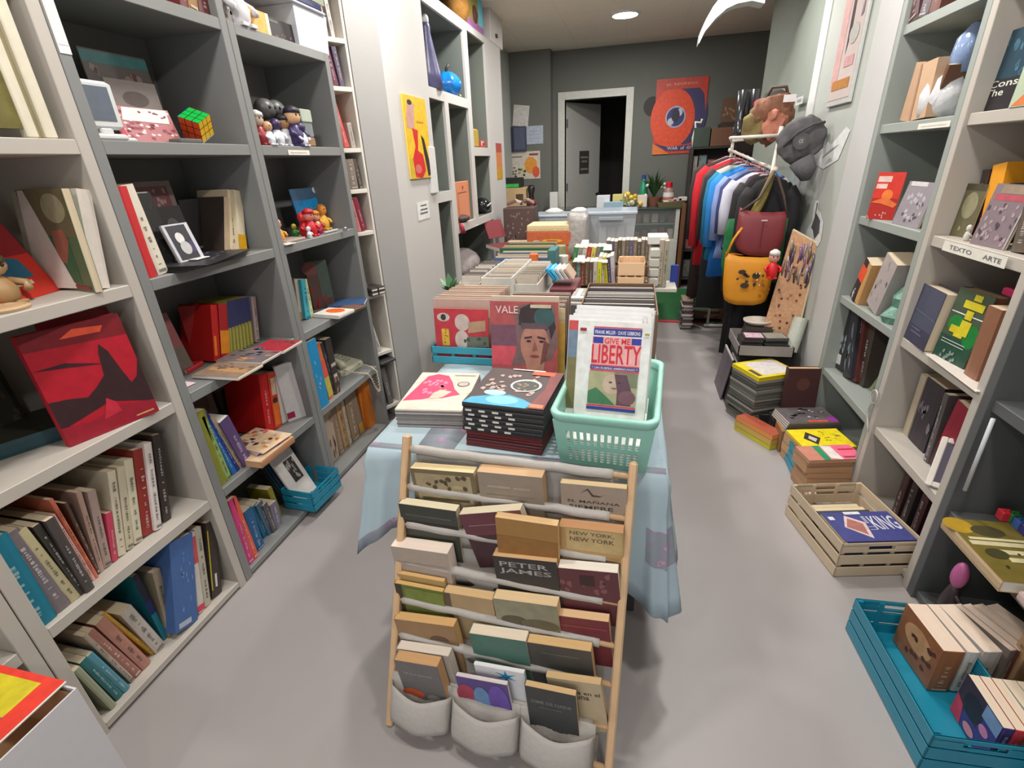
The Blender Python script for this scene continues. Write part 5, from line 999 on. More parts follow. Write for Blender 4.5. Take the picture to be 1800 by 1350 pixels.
faceout('pale green comic leaning on the lowest pale shelf of the right wall', z, (1505, 664), (1532, 686), 606, .006, (150, 170, 130), [('p', (186, 196, 140), [(.2, .6), (1, .55), (1, 1), (.4, 1)]), ('s', (110, 130, 110), .1, .1, .9, .6, 10, .07)], lean=22, cat='comic', name='comic')
# wire hook ornament on the cream upright, and white rod
mb = MB(); hk = V3((XR-.012, Yat(1525, XR-.012, .42), .42)); cm = mat((190, 186, 178), .4, .2)
mb.tube([(0, 0, .085), (-.004, .022, .10), (-.004, .026, .125), (-.002, .015, .145), (0, 0, .15), (0, -.015, .145), (0, -.024, .125), (0, -.02, .10), (0, 0, .085), (-.002, .012, .07), (0, .02, .04), (0, .01, .01), (0, 0, 0), (0, -.012, -.02), (0, -.03, -.04)], .004, cm, 6); o = mb.build('wire_ornament', smooth=True); o.location = hk; tag(o, 'pale looped wire ornament hanging on the cream upright at the right', 'ornament')
a_, b_ = P(1742, 810, X=XR-.012), P(1697, 1040-180, X=XR-.012)
a_ = P(1746, 736, X=XR-.005); b_ = P(1696, 862, X=XR-.005)
o = MB().cyl(a_, b_, .006, mat((196, 200, 200), .3), 10).build('white_rod', smooth=True); tag(o, 'thin white rod along the dark grey upright at the right', 'rod')
# dark unit
z = SR[1]
lying('green gold book with rows of cream keys on its cover, on the dark shelf', z+.040, (1763, 1022), (1900, 1035), (1683, 912), .038, (190, 164, 128), None, [('r', (110, 96, 40), 0, 0, 1, 1), ('e', (170, 136, 36), .12, .88, .22, .14), ('e', (70, 66, 40), .5, .8, .25, .1), ('r', (200, 190, 150), .06, .55, .98, .62), ('r', (206, 196, 156), .1, .64, .98, .68), ('r', (196, 186, 146), .36, .42, .98, .49), ('r', (196, 186, 146), .40, .30, .98, .37), ('e', (64, 62, 34), .3, .42, .16, .08), ('s', (60, 50, 40), .1, .1, .9, .5, 8, .03)], cat='book', name='book', hard=True, spine_side='left')
for i, (px, py, c_) in enumerate(((1762, 912, (190, 44, 56)), (1778, 916, (40, 110, 56)), (1790, 928, (56, 96, 160)), (1802, 938, (50, 50, 120)))):
    q = P(px, py, Z=z+.041); mb = MB(); mb.bbox((-.014, -.014, 0), (.014, .014, .032), mat(c_, .3), .002)
    for sx in (-.007, .007): mb.cyl((sx, 0, .032), (sx, 0, .037), .004, mat(c_, .3), 8)
    o = mb.build('toy_brick'); o.location = (q.x, q.y, z+.0405); tag(o, ['red', 'green', 'blue', 'violet'][i] + ' toy brick on the green gold book at the right edge', 'toy brick')
q = P(1780, 1024, Z=z+.03); book('pinkish white book lying at the near right edge of the dark shelf', (q.x, q.y-.03, z+.002), (0, 0, 1), (1, 0, 0), (0, -1, 0), .028, .17, .2, (196, 172, 164), marks=False, spine=[])
_p = P(1687, 1012, Y=1.53); figurine('small figure in violet with a pink head in the bottom dark cell', (_p.x, _p.y, SR[0]+.001), (_p.z-SR[0])/.76, (66, 56, 60), (190, 100, 150), None, 'figurine', .5)
book('tan book in the bottom dark cell behind the front blue crate', (XR+.08, 1.30, SR[0]+.001), (0, -1, 0), (1, 0, 0), (0, 0, 1), .04, .17, .2, (176, 140, 104))
book('charcoal book in the bottom dark cell behind the front blue crate', (XR+.08, 1.22, SR[0]+.001), (0, -1, 0), (1, 0, 0), (0, 0, 1), .05, .17, .22, (52, 56, 54))
o = MB().bbox((0, 0, 0), (.05, .06, .05), mat((214, 150, 96), .5), .006).build('orange_block'); o.location = (XR+.06, 1.30, SR[2]+.001); tag(o, 'orange block on the dark grey shelf at the right edge', 'block')

# ================================================================== FLOOR ALONG THE RIGHT WALL
blonde = mat((206, 186, 158), .55, noise=.08, scale=14)
wA, wB, wC = P(1482, 956, Z=.17), P(1628, 952, Z=.17), P(1427, 849, Z=.17)
wc, U, V, L, W = crate('pale wooden slatted crate of books on the floor by the cream bookshelf', wA, wB, wC, .002, .17, blonde, handle=True); clean(wc)
def incrate(base, U, V, a, b, zz): q = base + U*a + V*b; return V3((q.x, q.y, zz))
o0 = incrate(wA, U, V, .02, .015, .135)
ks = book('blue paperback with tall white capitals and a diamond picture lying in the wooden crate', o0, V3((0, 0, 1)), V, U, .03, .17, L-.04, (62, 66, 120), page=(214, 200, 176), hard=False, marks=False, spine=[]) 
Mi = ks.matrix_basis.inverted(); top = V3((o0.x, o0.y, .165))
art('cover_print', ks, Mi @ top, Mi.to_3x3() @ (U*(L-.04)), Mi.to_3x3() @ (V*.17), [('r', (66, 70, 130), 0, 0, 1, 1), ('p', (214, 190, 186), [(.17, .48), (.30, .88), (.52, .62), (.44, .08)]), ('p', (170, 110, 100), [(.20, .48), (.31, .78), (.47, .58), (.41, .2)]), ('t', (206, 206, 214), 'KING', .60, .36, .97, .84), ('r', (150, 150, 170), .52, .58, .57, .84), ('r', (150, 152, 176), .5, .35, .6, .38), ('r', (150, 152, 176), .5, .44, .6, .47), ('r', (214, 214, 214), .04, .72, .12, .84), ('r', (216, 216, 226), .32, .90, .56, 1)])
for i, (c_, pg, lb) in enumerate((((44, 50, 58), (60, 66, 72), 'black paperback with white specks standing behind the blue one in the wooden crate'), ((176, 160, 128), (216, 196, 160), 'paperback with a cream page block standing in the wooden crate'), ((160, 146, 116), (210, 192, 156), 'second cream page block paperback nearest the far end of the wooden crate'))):
    o1 = incrate(wA, U, V, .03, .20+.036*i, .012); book(lb, o1, V, U, V3((0, 0, 1)), .032, L*.72, .125-.012*i, c_, page=pg, group='paperbacks standing in the wooden crate', marks=False)
for i in range(3): book('paperback hidden under the blue one in the wooden crate', incrate(wA, U, V, .02+.001*i, .015, .012+.04*i), V3((0, 0, 1)), V, U, .036, .165, L-.045, [(90, 80, 70), (120, 60, 50), (70, 80, 96)][i], marks=False, spine=[], group='paperbacks lying in the wooden crate')
# front blue crate
tA, tB, tC = P(1640, 1290, Z=.13), P(1880, 1310, Z=.13), P(1517, 1053, Z=.13)
tA = V3((.832, .995, .15)); tB = V3((1.085, 1.01, .15)); tC = P(1517, 1052, Z=.15)
tq, U, V, L, W = crate('large blue slatted crate of worn paperbacks at the bottom right', tA, tB, tC, .002, .15, mat((24, 130, 156), .35, noise=.05, scale=20), gap=.005); clean(tq)
# back row: paperbacks with spines to the camera, pages up
cols = [((150, 96, 60), 'brown faced'), ((206, 202, 196), 'white'), ((184, 178, 170), 'light grey'), ((130, 120, 110), 'grey brown'), ((120, 70, 64), 'rust'), ((150, 130, 110), 'beige'), ((126, 112, 100), 'dull brown')]
P0 = P(1596, 1065, Z=.19); nb = 7; xs = [1596, 1632, 1652, 1682, 1694, 1712, 1733, 1760]
for i in range(7):
    A0 = P(xs[i], 1058+6*i*.2, Z=.19); A1 = P(xs[i+1], 1060, Z=.19)
    T_v = (A1-A0); T_v.z = 0; w_ = T_v.length*.97; T_v.normalize()
    up = V3((-.12, .0, 1)).normalized(); H_ = (up - T_v*up.dot(T_v)).normalized(); Dv = T_v.cross(H_)*-1
    Dv = V3((Dv.x, Dv.y, Dv.z)); Dv = Dv if Dv.y < 0 else -Dv
    o1 = V3((A0.x, A0.y+.0, .012)) + T_v*.0
    dd = .175; hh = .17
    # spine towards the camera
    sp = o1 + Dv*dd
    book(cols[i][1] + ' paperback with yellowed pages in the back row of the front blue crate', sp, T_v, -Dv, H_, w_, dd, hh, cols[i][0], page=(226, 204, 184), group='back row of the front blue crate', back=[('r', (150, 96, 60), 0, 0, 1, 1), ('e', (196, 150, 106), .5, .6, .35, .25), ('s', (90, 50, 34), .1, .1, .9, .9, 10, .08)] if i == 0 else None)
xs2 = [1702, 1722, 1742, 1762, 1786, 1812]
c2 = [((70, 56, 110), 'violet picture'), ((196, 60, 66), 'red topped'), ((110, 96, 80), 'olive brown'), ((190, 200, 190), 'pale mint'), ((150, 140, 120), 'buff')]
for i in range(5):
    A0 = P(xs2[i], 1183+3*i, Z=.17); A1 = P(xs2[i+1], 1186+3*i, Z=.17)
    T_v = (A1-A0); T_v.z = 0; w_ = T_v.length*.97; T_v.normalize(); H_ = V3((-.1, .0, 1)).normalized(); H_ = (H_-T_v*H_.dot(T_v)).normalized(); Dv = T_v.cross(H_); Dv = Dv if Dv.y < 0 else -Dv
    sp = V3((A0.x, A0.y, .012)) + Dv*.15
    fr_ = [('r', (64, 56, 130), 0, 0, 1, 1), ('r', (60, 44, 60), 0, .35, .6, 1), ('e', (40, 30, 44), .4, .6, .25, .25), ('p', (206, 60, 90), [(0, 0), (.3, 0), (.2, .4), (0, .5)]), ('e', (206, 130, 170), .75, .5, .12, .1), ('e', (226, 150, 160), .5, .15, .15, .1), ('r', (120, 150, 190), .6, .7, 1, 1)] if i == 0 else None
    book(c2[i][1] + ' paperback in the near row of the front blue crate', sp, T_v, -Dv, H_, w_, .15, .155, c2[i][0], page=(220, 200, 176), group='near row of the front blue crate', back=fr_)
# pile of kraft brown paperbacks
def floor_pile(items, cA, cB, cC, z0, group, cat='book', name='book', jit=.008, seed=1):
    """items from the bottom: (label, thickness, cover colour, page colour, print)"""
    rn = random.Random(seed); zz = z0
    A, B, C = V3(cA), V3(cB), V3(cC); U = B-A; U.z = 0; V = C-A; V.z = 0; V = V-U*(U.dot(V)/U.dot(U)); wu, wv = U.length, V.length; U.normalize(); V.normalize(); out = []
    for i, (lb, th, col, pg, pr) in enumerate(items):
        ang = rn.uniform(-jit, jit)*4; u = (U*math.cos(ang)+V*math.sin(ang)); v = (V*math.cos(ang)-U*math.sin(ang)); a = A + U*rn.uniform(-jit, jit) + V*rn.uniform(-jit, jit); a = V3((a.x, a.y, zz))
        o = book(lb, a+v*wv, V3((0, 0, 1)), -v, u, th*.97, wv, wu, col, page=pg, group=group, cat=cat, name=name, marks=False, spine=[])
        if pr:
            Mi = o.matrix_basis.inverted(); t_ = a + V3((0, 0, th*.97)); art('cover_print', o, Mi @ t_, Mi.to_3x3() @ (u*wu), Mi.to_3x3() @ (v*wv), pr)
        zz += th; out.append(o)
    return out
kp = (190, 150, 116)
qA, qB, qC = P(1424, 808, Z=.20), P(1524, 806, Z=.20), P(1408, 785, Z=.20)
qC = qA + (P(1412, 783, Z=.20)-qA)
its = [('brown paged paperback in the pile between the small blue crate and the wooden crate', .03, (170, 130, 96), kp, None) for _ in range(6)] + [('paperback with a pink, green and white cover on top of the brown paged pile', .018, (196, 120, 110), kp, [('r', (196, 130, 110), 0, 0, 1, 1), ('p', (40, 140, 96), [(.28, .0), (.4, .0), (.42, 1), (.3, 1)]), ('p', (226, 214, 210), [(.42, .1), (.62, .0), (.66, .9), (.45, 1)]), ('r', (240, 110, 140), .62, 0, 1, 1), ('r', (206, 30, 60), .7, .62, .98, .72), ('r', (150, 60, 60), .66, .1, .9, .2)])]
floor_pile(its, qA, qB, qC, .002, 'brown paged paperback pile')
q2 = [(V3(p)+V3((-.045, .02, 0))) for p in (qA, qB, qC)]
floor_pile([('flat paperback at the foot of the brown paged pile, next to the aisle', .02, (214, 190, 170), (196, 150, 120), None) for _ in range(3)], P(1418, 878, Z=.03), P(1432, 880, Z=.03), P(1398, 838, Z=.03), .002, 'thin paperbacks at the aisle')
# small blue crate with magazines
sA, sB, sC = P(1405, 806, Z=.14), P(1470, 812, Z=.14), P(1362, 733, Z=.14)
sq, U, V, L, W = crate('small blue slatted crate half hidden by the brown paperback pile', sA, sA+(sB-sA).normalized()*.25, sC, .002, .14, teal, handle=False, gap=.005); clean(sq)
floor_pile([('book under the yellow one beside the small blue crate', .05, (150, 110, 80), (196, 160, 120), None)]*3 + [('bright yellow thin book with a diamond picture lying by the small blue crate', .012, (236, 206, 30), (226, 200, 60), [('r', (240, 212, 28), 0, 0, 1, 1), ('p', (60, 50, 44), [(.17, .5), (.33, .85), (.5, .5), (.33, .15)]), ('p', (206, 196, 190), [(.26, .5), (.33, .65), (.42, .45), (.33, .3)]), ('s', (130, 110, 20), .54, .3, .66, .85, 7, .03), ('s', (196, 176, 100), .78, .35, .92, .75, 6, .04)])], P(1412, 786, Z=.17), P(1504, 782, Z=.17), P(1400, 753, Z=.17), .002, 'books by the small blue crate')
for i, (c_, lb) in enumerate((((214, 170, 70), 'yellow and orange book'), ((120, 130, 150), 'blue grey book'), ((190, 160, 60), 'mustard book'), ((90, 90, 96), 'dark grey book'))):
    q = sA.lerp(sC, .2+.18*i); book(lb + ' standing in the small blue crate', V3((q.x+.02, q.y, .012)), V.normalized(), U, V3((0, 0, 1)), .026, .05, .135, c_)
# magazines spread behind: grey trays with cds
for i in range(4):
    lying('grey and black magazine of the sloping pile behind the yellow book' if i < 3 else 'magazine with a pink edge on top of the sloping pile behind the yellow book', .15+.014*i, (1382+2*i, 752-3*i), (1478-i, 750-3*i), (1366+3*i, 726-3*i), .012, (120, 112, 112), 'magazines behind the yellow book', [('r', (96, 90, 92), 0, 0, 1, 1), ('s', (30, 28, 32), .1, .2, .9, .9, 12, .07), ('s', (190, 190, 196), .3, .2, .95, .9, 6, .04), ('r', (206, 80, 70), .4, 0, .8, .12), ('r', (150, 50, 150), .84, .0, 1, .3)], z0=0)
o = MB().bbox((0, 0, 0), (.25, .13, .135), mat((150, 110, 70), .7), .003).build('cardboard_carton'); q = P(1375, 775, Z=0); o.location = (.86, 2.62, .002); tag(o, 'low brown carton under the sloping magazine pile', 'carton')
# yellow green book leaning
floor_pile([('lime green and yellow book at the aisle before the small blue crate', .03, (206, 200, 60), (206, 200, 60), None), ('tan edged book lying on the lime green one', .035, (190, 150, 80), (206, 170, 90), None), ('orange brown book topping the small pile at the aisle', .03, (170, 84, 60), (226, 150, 80), None)], P(1352, 792, Z=0), P(1372, 786, Z=0), P(1336, 742, Z=0), .002, None, jit=.003)
# dark maroon album standing
fA_, fB_ = P(1372, 716, Z=.12), P(1436, 716, Z=.12)
face3('dark maroon leather album standing on the floor against the pale bookshelf', (.905, 2.80, .115), (1.075, 2.82, .115), 648, .045, (66, 34, 34), [('e', (90, 56, 52), .5, .7, .2, .12), ('r', (52, 26, 28), .1, .1, .9, .12)], lean=6, hard=True, page=(200, 160, 120))
o = MB().bbox((0, 0, 0), (.26, .17, .11), mat((56, 54, 52), .6), .004).build('storage_box'); o.location = (.86, 2.79, .002); tag(o, 'dark low box under the maroon album', 'box')
# tall stack of video cases with the yellow one on top
pA, pB, pC = P(1335, 658, Z=.37), P(1408, 648, Z=.37), P(1318, 628, Z=.37)
floor_pile([('dark plastic case with pale edges in the tall stack at the right', .02, [(56, 52, 52), (84, 88, 78), (46, 44, 44), (110, 104, 98)][i % 4], [(150, 146, 136), (110, 116, 104), (96, 92, 88)][i % 3], None) for i in range(16)] + [('bright yellow case topping the tall stack by the pillar', .024, (226, 206, 20), (216, 196, 20), [('r', (216, 196, 40), 0, 0, 1, 1), ('r', (206, 200, 196), .2, .1, .95, .9), ('r', (80, 70, 60), .05, .1, .15, .5)])], pA, pB, pC, .002, 'tall stack of plastic cases', 'case', 'plastic_case', .006)
# black crate with cds behind, magazines leaning on it
bA, bB, bC = P(1298, 752, Z=.0), P(1345, 745, Z=0), P(1290, 690, Z=0)
o = MB().bbox((0, 0, 0), (.15, .30, .10), mat((36, 34, 34), .5), .004).build('storage_box'); o.location = (.735, 2.88, .002); tag(o, 'black low box in front of the tall case stack', 'box')
o = MB().bbox((0, 0, 0), (.30, .30, .36), mat((40, 38, 38), .5), .006).build('storage_box'); o.location = (.71, 3.2, .002); tag(o, 'black upright box carrying the grey tray and discs', 'box')
tr = empty('tray', (.69, 3.16, .365), 'pale grey tray full of discs and cases on the black box', 'tray'); gm_ = mat((140, 134, 130), .6)
for a, b in (((0, 0, 0), (.32, .36, .006)), ((0, 0, 0), (.006, .36, .07)), ((.314, 0, 0), (.32, .36, .07)), ((0, 0, 0), (.32, .006, .07)), ((0, .354, 0), (.32, .36, .07))): MB().box(a, b, gm_).build('tray_wall', tr)
floor_pile([('disc case in the pile on the pale grey tray', .014, [(46, 42, 42), (70, 66, 64), (40, 40, 44)][i % 3], (60, 56, 56), None) for i in range(7)] + [('disc case with a pink cover on the pale grey tray', .012, (60, 54, 54), (50, 48, 48), [('r', (206, 176, 190), .1, .1, .9, .9), ('s', (110, 80, 120), .2, .2, .8, .8, 6, .06)])], (.71, 3.18, 0), (.84, 3.18, 0), (.71, 3.30, 0), .372, 'disc cases on the tray', 'case', 'disc_case')
floor_pile([('dark disc case stacked at the right of the tray', .016, (50, 48, 46), (70, 68, 64), None) for i in range(6)] + [('grey topped disc case at the right of the tray', .016, (70, 70, 66), (80, 78, 74), [('r', (140, 140, 130), .05, .05, .95, .95)])], (.85, 3.18, 0), (.985, 3.19, 0), (.85, 3.30, 0), .372, 'disc cases on the tray', 'case', 'disc_case')
o = MB().lathe([(0.005, 0), (.07, .004), (.09, .02), (.094, .034), (.088, .032), (.066, .012), (.003, .008)], mat((214, 204, 190), .4), 28, sy=.8).build('shallow_dish', smooth=True); o.location = (.84, 3.42, .50); tag(o, 'cream shallow dish resting behind the disc cases', 'dish')
floor_pile([('dark case under the cream dish behind the tray', .032, (60, 52, 48), (80, 70, 64), None)]*4, (.76, 3.36, 0), (.92, 3.36, 0), (.76, 3.49, 0), .372, 'cases under the cream dish', 'case', 'disc_case')
for i, (y, c_, lb) in enumerate(((3.05, (60, 56, 56), 'black framed panel with a white edge leaning on the black box by the aisle'), (3.12, (90, 80, 90), 'second leaning panel behind the black framed one'))):
    a0 = V3((.63-.0*i, 3.44+.02*i, .002)); mb = MB(); mb.bbox((0, 0, 0), (.008, .30, .30), mat(c_, .4), .002); mb.bbox((-.001, 0, .29), (.009, .30, .302), mat((206, 200, 194), .4), .001); o = mb.build('leaning_panel'); o.location = (.665-.02*i, 3.10+.16*i, .002); o.rotation_euler = (0, math.radians(8), 0); tag(o, lb, 'panel')
# ================================================================== CLOTHES RAIL
rA, rB = P(1284, 264, Y=4.9), P(1362, 298, Y=3.66)
rack_m = mat((206, 200, 188), .35, .0)
gr = empty('garment_rack', None, 'white metal garment rack crowded with clothes and hung with bags', 'garment rack', M=frame((rB.x, rB.y, 0), (1, 0, 0), (0, 1, 0), (0, 0, 1)))
L_ = lambda p: (V3(p) - V3((rB.x, rB.y, 0)))
topN, topF = P(1374, 222, Y=3.66), P(1292, 224, Y=4.9)
botN = P(1305, 555, Y=3.66)
d_ = (botN-topN).normalized(); foot = topN + d_*((0.02-topN.z)/d_.z)
MB().cyl(L_(topN), L_(foot), .012, rack_m, 12).build('post', gr, True)
MB().cyl(L_(topF), L_((topF.x-.02, topF.y, .02)), .012, rack_m, 12).build('post', gr, True)
MB().cyl(L_(rA), L_(rB), .011, rack_m, 10).build('hanging_rail', gr, True)
for p in (rA, rB): MB().ball(L_(p), .02, mat((214, 204, 190), .35), 12, 8).build('end_knob', gr, True)
uN, uF = P(1366, 238, Y=3.66), P(1290, 248, Y=4.9)
MB().cyl(L_(uN), L_(uF), .010, rack_m, 10).build('upper_rail', gr, True)
uN2 = uN + V3((-.26, .05, 0)); MB().cyl(L_(uN), L_(uN2), .010, rack_m, 10).build('cross_bar', gr, True); MB().cyl(L_(uN2), L_(uF+V3((-.02, 0, 0))), .010, rack_m, 10).build('upper_rail', gr, True)
MB().cyl(L_((foot.x-.04, foot.y, .02)), L_((foot.x+.22, foot.y, .02)), .014, rack_m, 10).build('foot_bar', gr, True)
MB().cyl(L_((topF.x-.05, topF.y, .02)), L_((topF.x+.2, topF.y, .02)), .014, rack_m, 10).build('foot_bar', gr, True)
rd = (rB-rA)
def garment(label, t, col, wd=.21, ln=.75, col2=None, sleeve=.5, th=.045, yoke=None, hang=None, seed=0):
    p = rA + rd*t; e = empty('garment', None, label, 'clothing', 'clothes on the garment rack', M=frame((p.x, p.y, p.z), V3((1, .12, 0)), V3((-.12, 1, 0)), (0, 0, 1)))
    m = mat(col, .85, noise=.15, scale=12, bump=.15); rn = random.Random(seed+int(t*100)); ph = [rn.uniform(0, 6) for _ in range(4)]
    lev = [(-.055, .05), (-.07, .09), (-.11, wd*.86), (-.15, wd), (-.25, wd*.93), (-.42, wd*.90), (-.6, wd*.95), (-.055-ln, wd*1.02)]
    rings = []
    for z_, hw in lev:
        r = []
        for i in range(28):
            a = i*2*math.pi/28; f = min(1, max(0, -z_-.1)/.4); k = 1+.22*f*math.sin(6*a+ph[0])+.12*f*math.sin(9*a+ph[1])
            r.append((hw*math.cos(a)*(1+.03*f*math.sin(3*a+ph[2])), th*math.sin(a)*k, z_+.008*math.sin(4*a+ph[3])*f))
        rings.append(r)
    MB().loft(rings, m).build('body_panel', e, True)
    if yoke:
        ym = mat(yoke, .85, noise=.2, scale=30)
        MB().loft([[(x*1.03, y*1.06, z_+.003) for x, y, z_ in rings[k]] for k in (1, 2, 3)], ym, cap=False).build('yoke', e, True)
    for s in (-1, 1):
        sm_ = mat(col2 or col, .85, noise=.15, scale=12, bump=.15)
        MB().tube([(s*wd*.80, 0, -.12), (s*wd*1.0, -.005, -.17), (s*wd*1.08, -.01, -.3), (s*wd*1.08, -.012, -.12-sleeve)], .05, sm_, 10, [.045, .052, .048, .04]).build('sleeve', e, True)
    hm = mat(hang or (196, 150, 160), .4)
    mb = MB(); mb.tube([(0, 0, .012), (.014, 0, .005), (.012, 0, -.015), (0, 0, -.03), (0, 0, -.045)], .003, hm, 6); mb.tube([(-wd*.8, 0, -.115), (-.03, 0, -.05), (.03, 0, -.05), (wd*.8, 0, -.115)], .007, hm, 6); mb.build('hanger', e, True)
    return e
for i, (t, lb, c, kw) in enumerate([(.0, 'dark brown coat at the far end of the garment rack', (58, 44, 42), dict(ln=1.2, sleeve=.6, wd=.24)), (.13, 'bright red jacket near the far end of the garment rack', (206, 26, 42), dict(ln=.85, col2=(200, 28, 44), sleeve=.62, wd=.24)), (.24, 'maroon brown jacket hanging behind the black and white one', (96, 56, 52), dict(ln=.9, wd=.21)),
    (.33, 'black jacket with a white shoulder band on the garment rack', (36, 38, 40), dict(ln=1.15, yoke=(196, 190, 180), wd=.22)), (.44, 'teal blue top on the garment rack', (24, 120, 160), dict(ln=.70, wd=.22)), (.52, 'vivid blue shirt on the garment rack', (26, 112, 196), dict(ln=.80, col2=(40, 130, 206), wd=.215)), (.62, 'pale blue shirt on the garment rack', (136, 156, 206), dict(ln=.62, yoke=(150, 176, 220), wd=.20, sleeve=.42)),
    (.69, 'navy blue top on the garment rack', (56, 66, 116), dict(ln=.5, wd=.185, sleeve=.35)), (.75, 'white lilac shirt on the garment rack', (200, 200, 214), dict(ln=.5, wd=.18, sleeve=.34)), (.82, 'dark plum blouse on the garment rack', (62, 44, 52), dict(ln=.6, wd=.13)), (.88, 'black dress hanging low near the front of the garment rack', (32, 30, 32), dict(ln=1.25, wd=.15, sleeve=.7)), (.98, 'long black coat at the front right of the garment rack', (30, 28, 30), dict(ln=1.2, wd=.14, sleeve=.8))]):
    garment(lb, t, c, seed=i, hang=[(196, 150, 160), (206, 190, 190), (120, 60, 70)][i % 3], **kw)
_g = empty('garment', None, 'green printed cloth tucked behind the maroon bag', 'clothing', 'clothes on the garment rack', M=frame(P(1335, 384, Y=3.66), (1, 0, 0), (0, 1, 0), (0, 0, 1)))
MB().loft([[(w_*math.cos(a*math.pi/10), .02*math.sin(a*math.pi/10)*(1+.4*math.sin(a*2)), z_) for a in range(20)] for z_, w_ in ((0, .19), (-.1, .205), (-.3, .20), (-.42, .17))], mat((26, 104, 56), .8, noise=.5, scale=18)).build('cloth_panel', _g, True)
def bag(label, pA, pB, pC, pD, Y, col, th=.07, name='handbag', prints=None, strap=None, straps_col=None, dark=None):
    """front panel corners as pixels: top-left, top-right, bottom-right, bottom-left"""
    c = [P(*q, Y=Y) for q in (pA, pB, pC, pD)]; o = c[3]; e = empty(name, None, label, 'bag', None, M=frame(o, (1, 0, 0), (0, 1, 0), (0, 0, 1)))
    m = mat(col, .5, noise=.12, scale=14, bump=.1); N = 14; rings = []
    for j in range(9):
        f = j/8; l = c[3].lerp(c[0], f)-o; r = c[2].lerp(c[1], f)-o; bul = math.sin(math.pi*min(1, .18+f*.82))**.5; sag = .035*(1-f)**2
        ring = []
        for i in range(N):
            a = i*2*math.pi/N; ring.append(((l.x+r.x)/2+(r.x-l.x)/2*math.copysign(abs(math.cos(a))**.6, math.cos(a))*(1-.12*(1-f)**4), th*.5*bul*math.copysign(abs(math.sin(a))**.6, math.sin(a)), (l.z+r.z)/2 + (r.z-l.z)/2*math.cos(a) + (.022*math.cos(a)**2 if j == 8 else 0) + sag*math.cos(a)**2))
        rings.append(ring)
    MB().loft(rings, m).build('bag_body', e, True)
    if prints: art('print', e, (c[3].x-o.x, -th*.5-.012, .02), (c[2].x-c[3].x, 0, 0), (0, 0, (c[0].z-c[3].z)*.9), prints, lift=.001)
    if strap: MB().tube([P(*q, Y=Y)-o for q in strap], .008, mat(straps_col or col, .5, bump=.1), 8).build('strap', e, True)
    return e
bag('maroon leather shoulder bag hanging at the front of the garment rack', (1299, 370), (1384, 376), (1374, 452), (1287, 446), 3.56, (120, 44, 50), .09, prints=[('r', (92, 34, 40), .48, .1, .5, .8), ('r', (200, 196, 190), .44, .78, .56, .81)], strap=[(1383, 378), (1378, 345), (1368, 312), (1362, 300), (1352, 320), (1335, 348), (1302, 372)], straps_col=(84, 66, 60))
bag('mustard yellow fabric bag with dark blotches below the maroon bag', (1275, 448), (1362, 456), (1350, 536), (1266, 534), 3.53, (214, 142, 30), .07, prints=[('s', (60, 44, 32), .25, .35, .85, .85, 7, .05), ('e', (60, 46, 34), .42, .40, .09, .06), ('e', (56, 42, 32), .62, .62, .08, .07), ('e', (60, 44, 34), .33, .70, .08, .05), ('s', (150, 96, 40), .6, .1, .98, .6, 7, .05), ('s', (230, 200, 150), .6, .4, .95, .7, 5, .03)], strap=[(1276, 450), (1290, 420), (1305, 400)])
# olive patterned scarf
mb = MB(); pts = [P(*q, Y=3.60) for q in ((1360, 300), (1352, 322), (1342, 345), (1330, 368), (1322, 384))]
mb.tube(pts, .02, mat((126, 112, 54), .8, noise=.4, scale=60), 8, [.012, .022, .026, .03, .032]); o = mb.build('scarf', smooth=True); tag(o, 'olive patterned scarf hanging from the front knob of the garment rack', 'scarf')
# hats and bags on top of the rack
cp = empty('cap', None, 'big grey knitted cap with a round badge hanging on the front post of the rack', 'hat', M=frame(P(1408, 250, Y=3.60), (1, 0, 0), (0, 1, 0), (0, 0, 1)))
gm2 = mat((92, 90, 92), .9, noise=.15, scale=40, bump=.3)
crumple(MB().ball((0, 0, .02), (.125, .065, .13), gm2, 40, 26).build('crown', cp, True), .03, 9); MB().tube([(-.10, -.03, -.02), (-.05, -.08, .05), (.03, -.075, .09), (.1, -.03, .1)], .008, mat((70, 68, 70), .9), 6).build('seam', cp, True)
MB().tube([(.02, .0, -.10), (.05, -.02, -.16), (.06, -.01, -.21)], .05, gm2, 10, [.07, .06, .03]).build('flap', cp, True)
MB().cyl((-.02, -.069, .005), (-.02, -.078, .005), .045, mat((74, 72, 72), .6), 24).build('badge', cp); art('badge_mark', cp, (-.05, -.0785, -.025), (.06, 0, 0), (0, 0, .06), [('e', (84, 82, 82), .5, .5, .42, .42), ('t', (176, 172, 168), 'CK', .3, .32, .7, .68)])
hb = empty('patchwork_bag', None, 'brown patchwork bag with a white tag piled on top of the garment rack', 'bag', M=frame(P(1352, 236, Y=3.85), (1, 0, 0), (0, 1, 0), (0, 0, 1)))
crumple(MB().ball((0, 0, .09), (.12, .09, .14), mat((126, 84, 62), .8, noise=.7, scale=22, bump=.3), 40, 26).build('bag_body', hb, True), .05, 11); crumple(MB().ball((-.09, .0, .05), (.07, .07, .10), mat((120, 104, 62), .8, noise=.6, scale=22), 30, 20).build('side_pocket', hb, True), .035, 14, 2)
crumple(MB().ball((.01, -.06, .06), (.06, .04, .10), mat((176, 112, 90), .7, noise=.2), 30, 20).build('front_flap', hb, True), .04, 13, 5); MB().bbox((.03, -.10, .17), (.10, -.095, .21), mat((220, 216, 216), .5), .001).build('price_tag', hb)
MB().tube([(-.07, 0, .16), (-.03, -.03, .26), (.05, -.03, .26), (.10, 0, .15)], .010, mat((70, 50, 40), .6), 8).build('handle', hb, True)
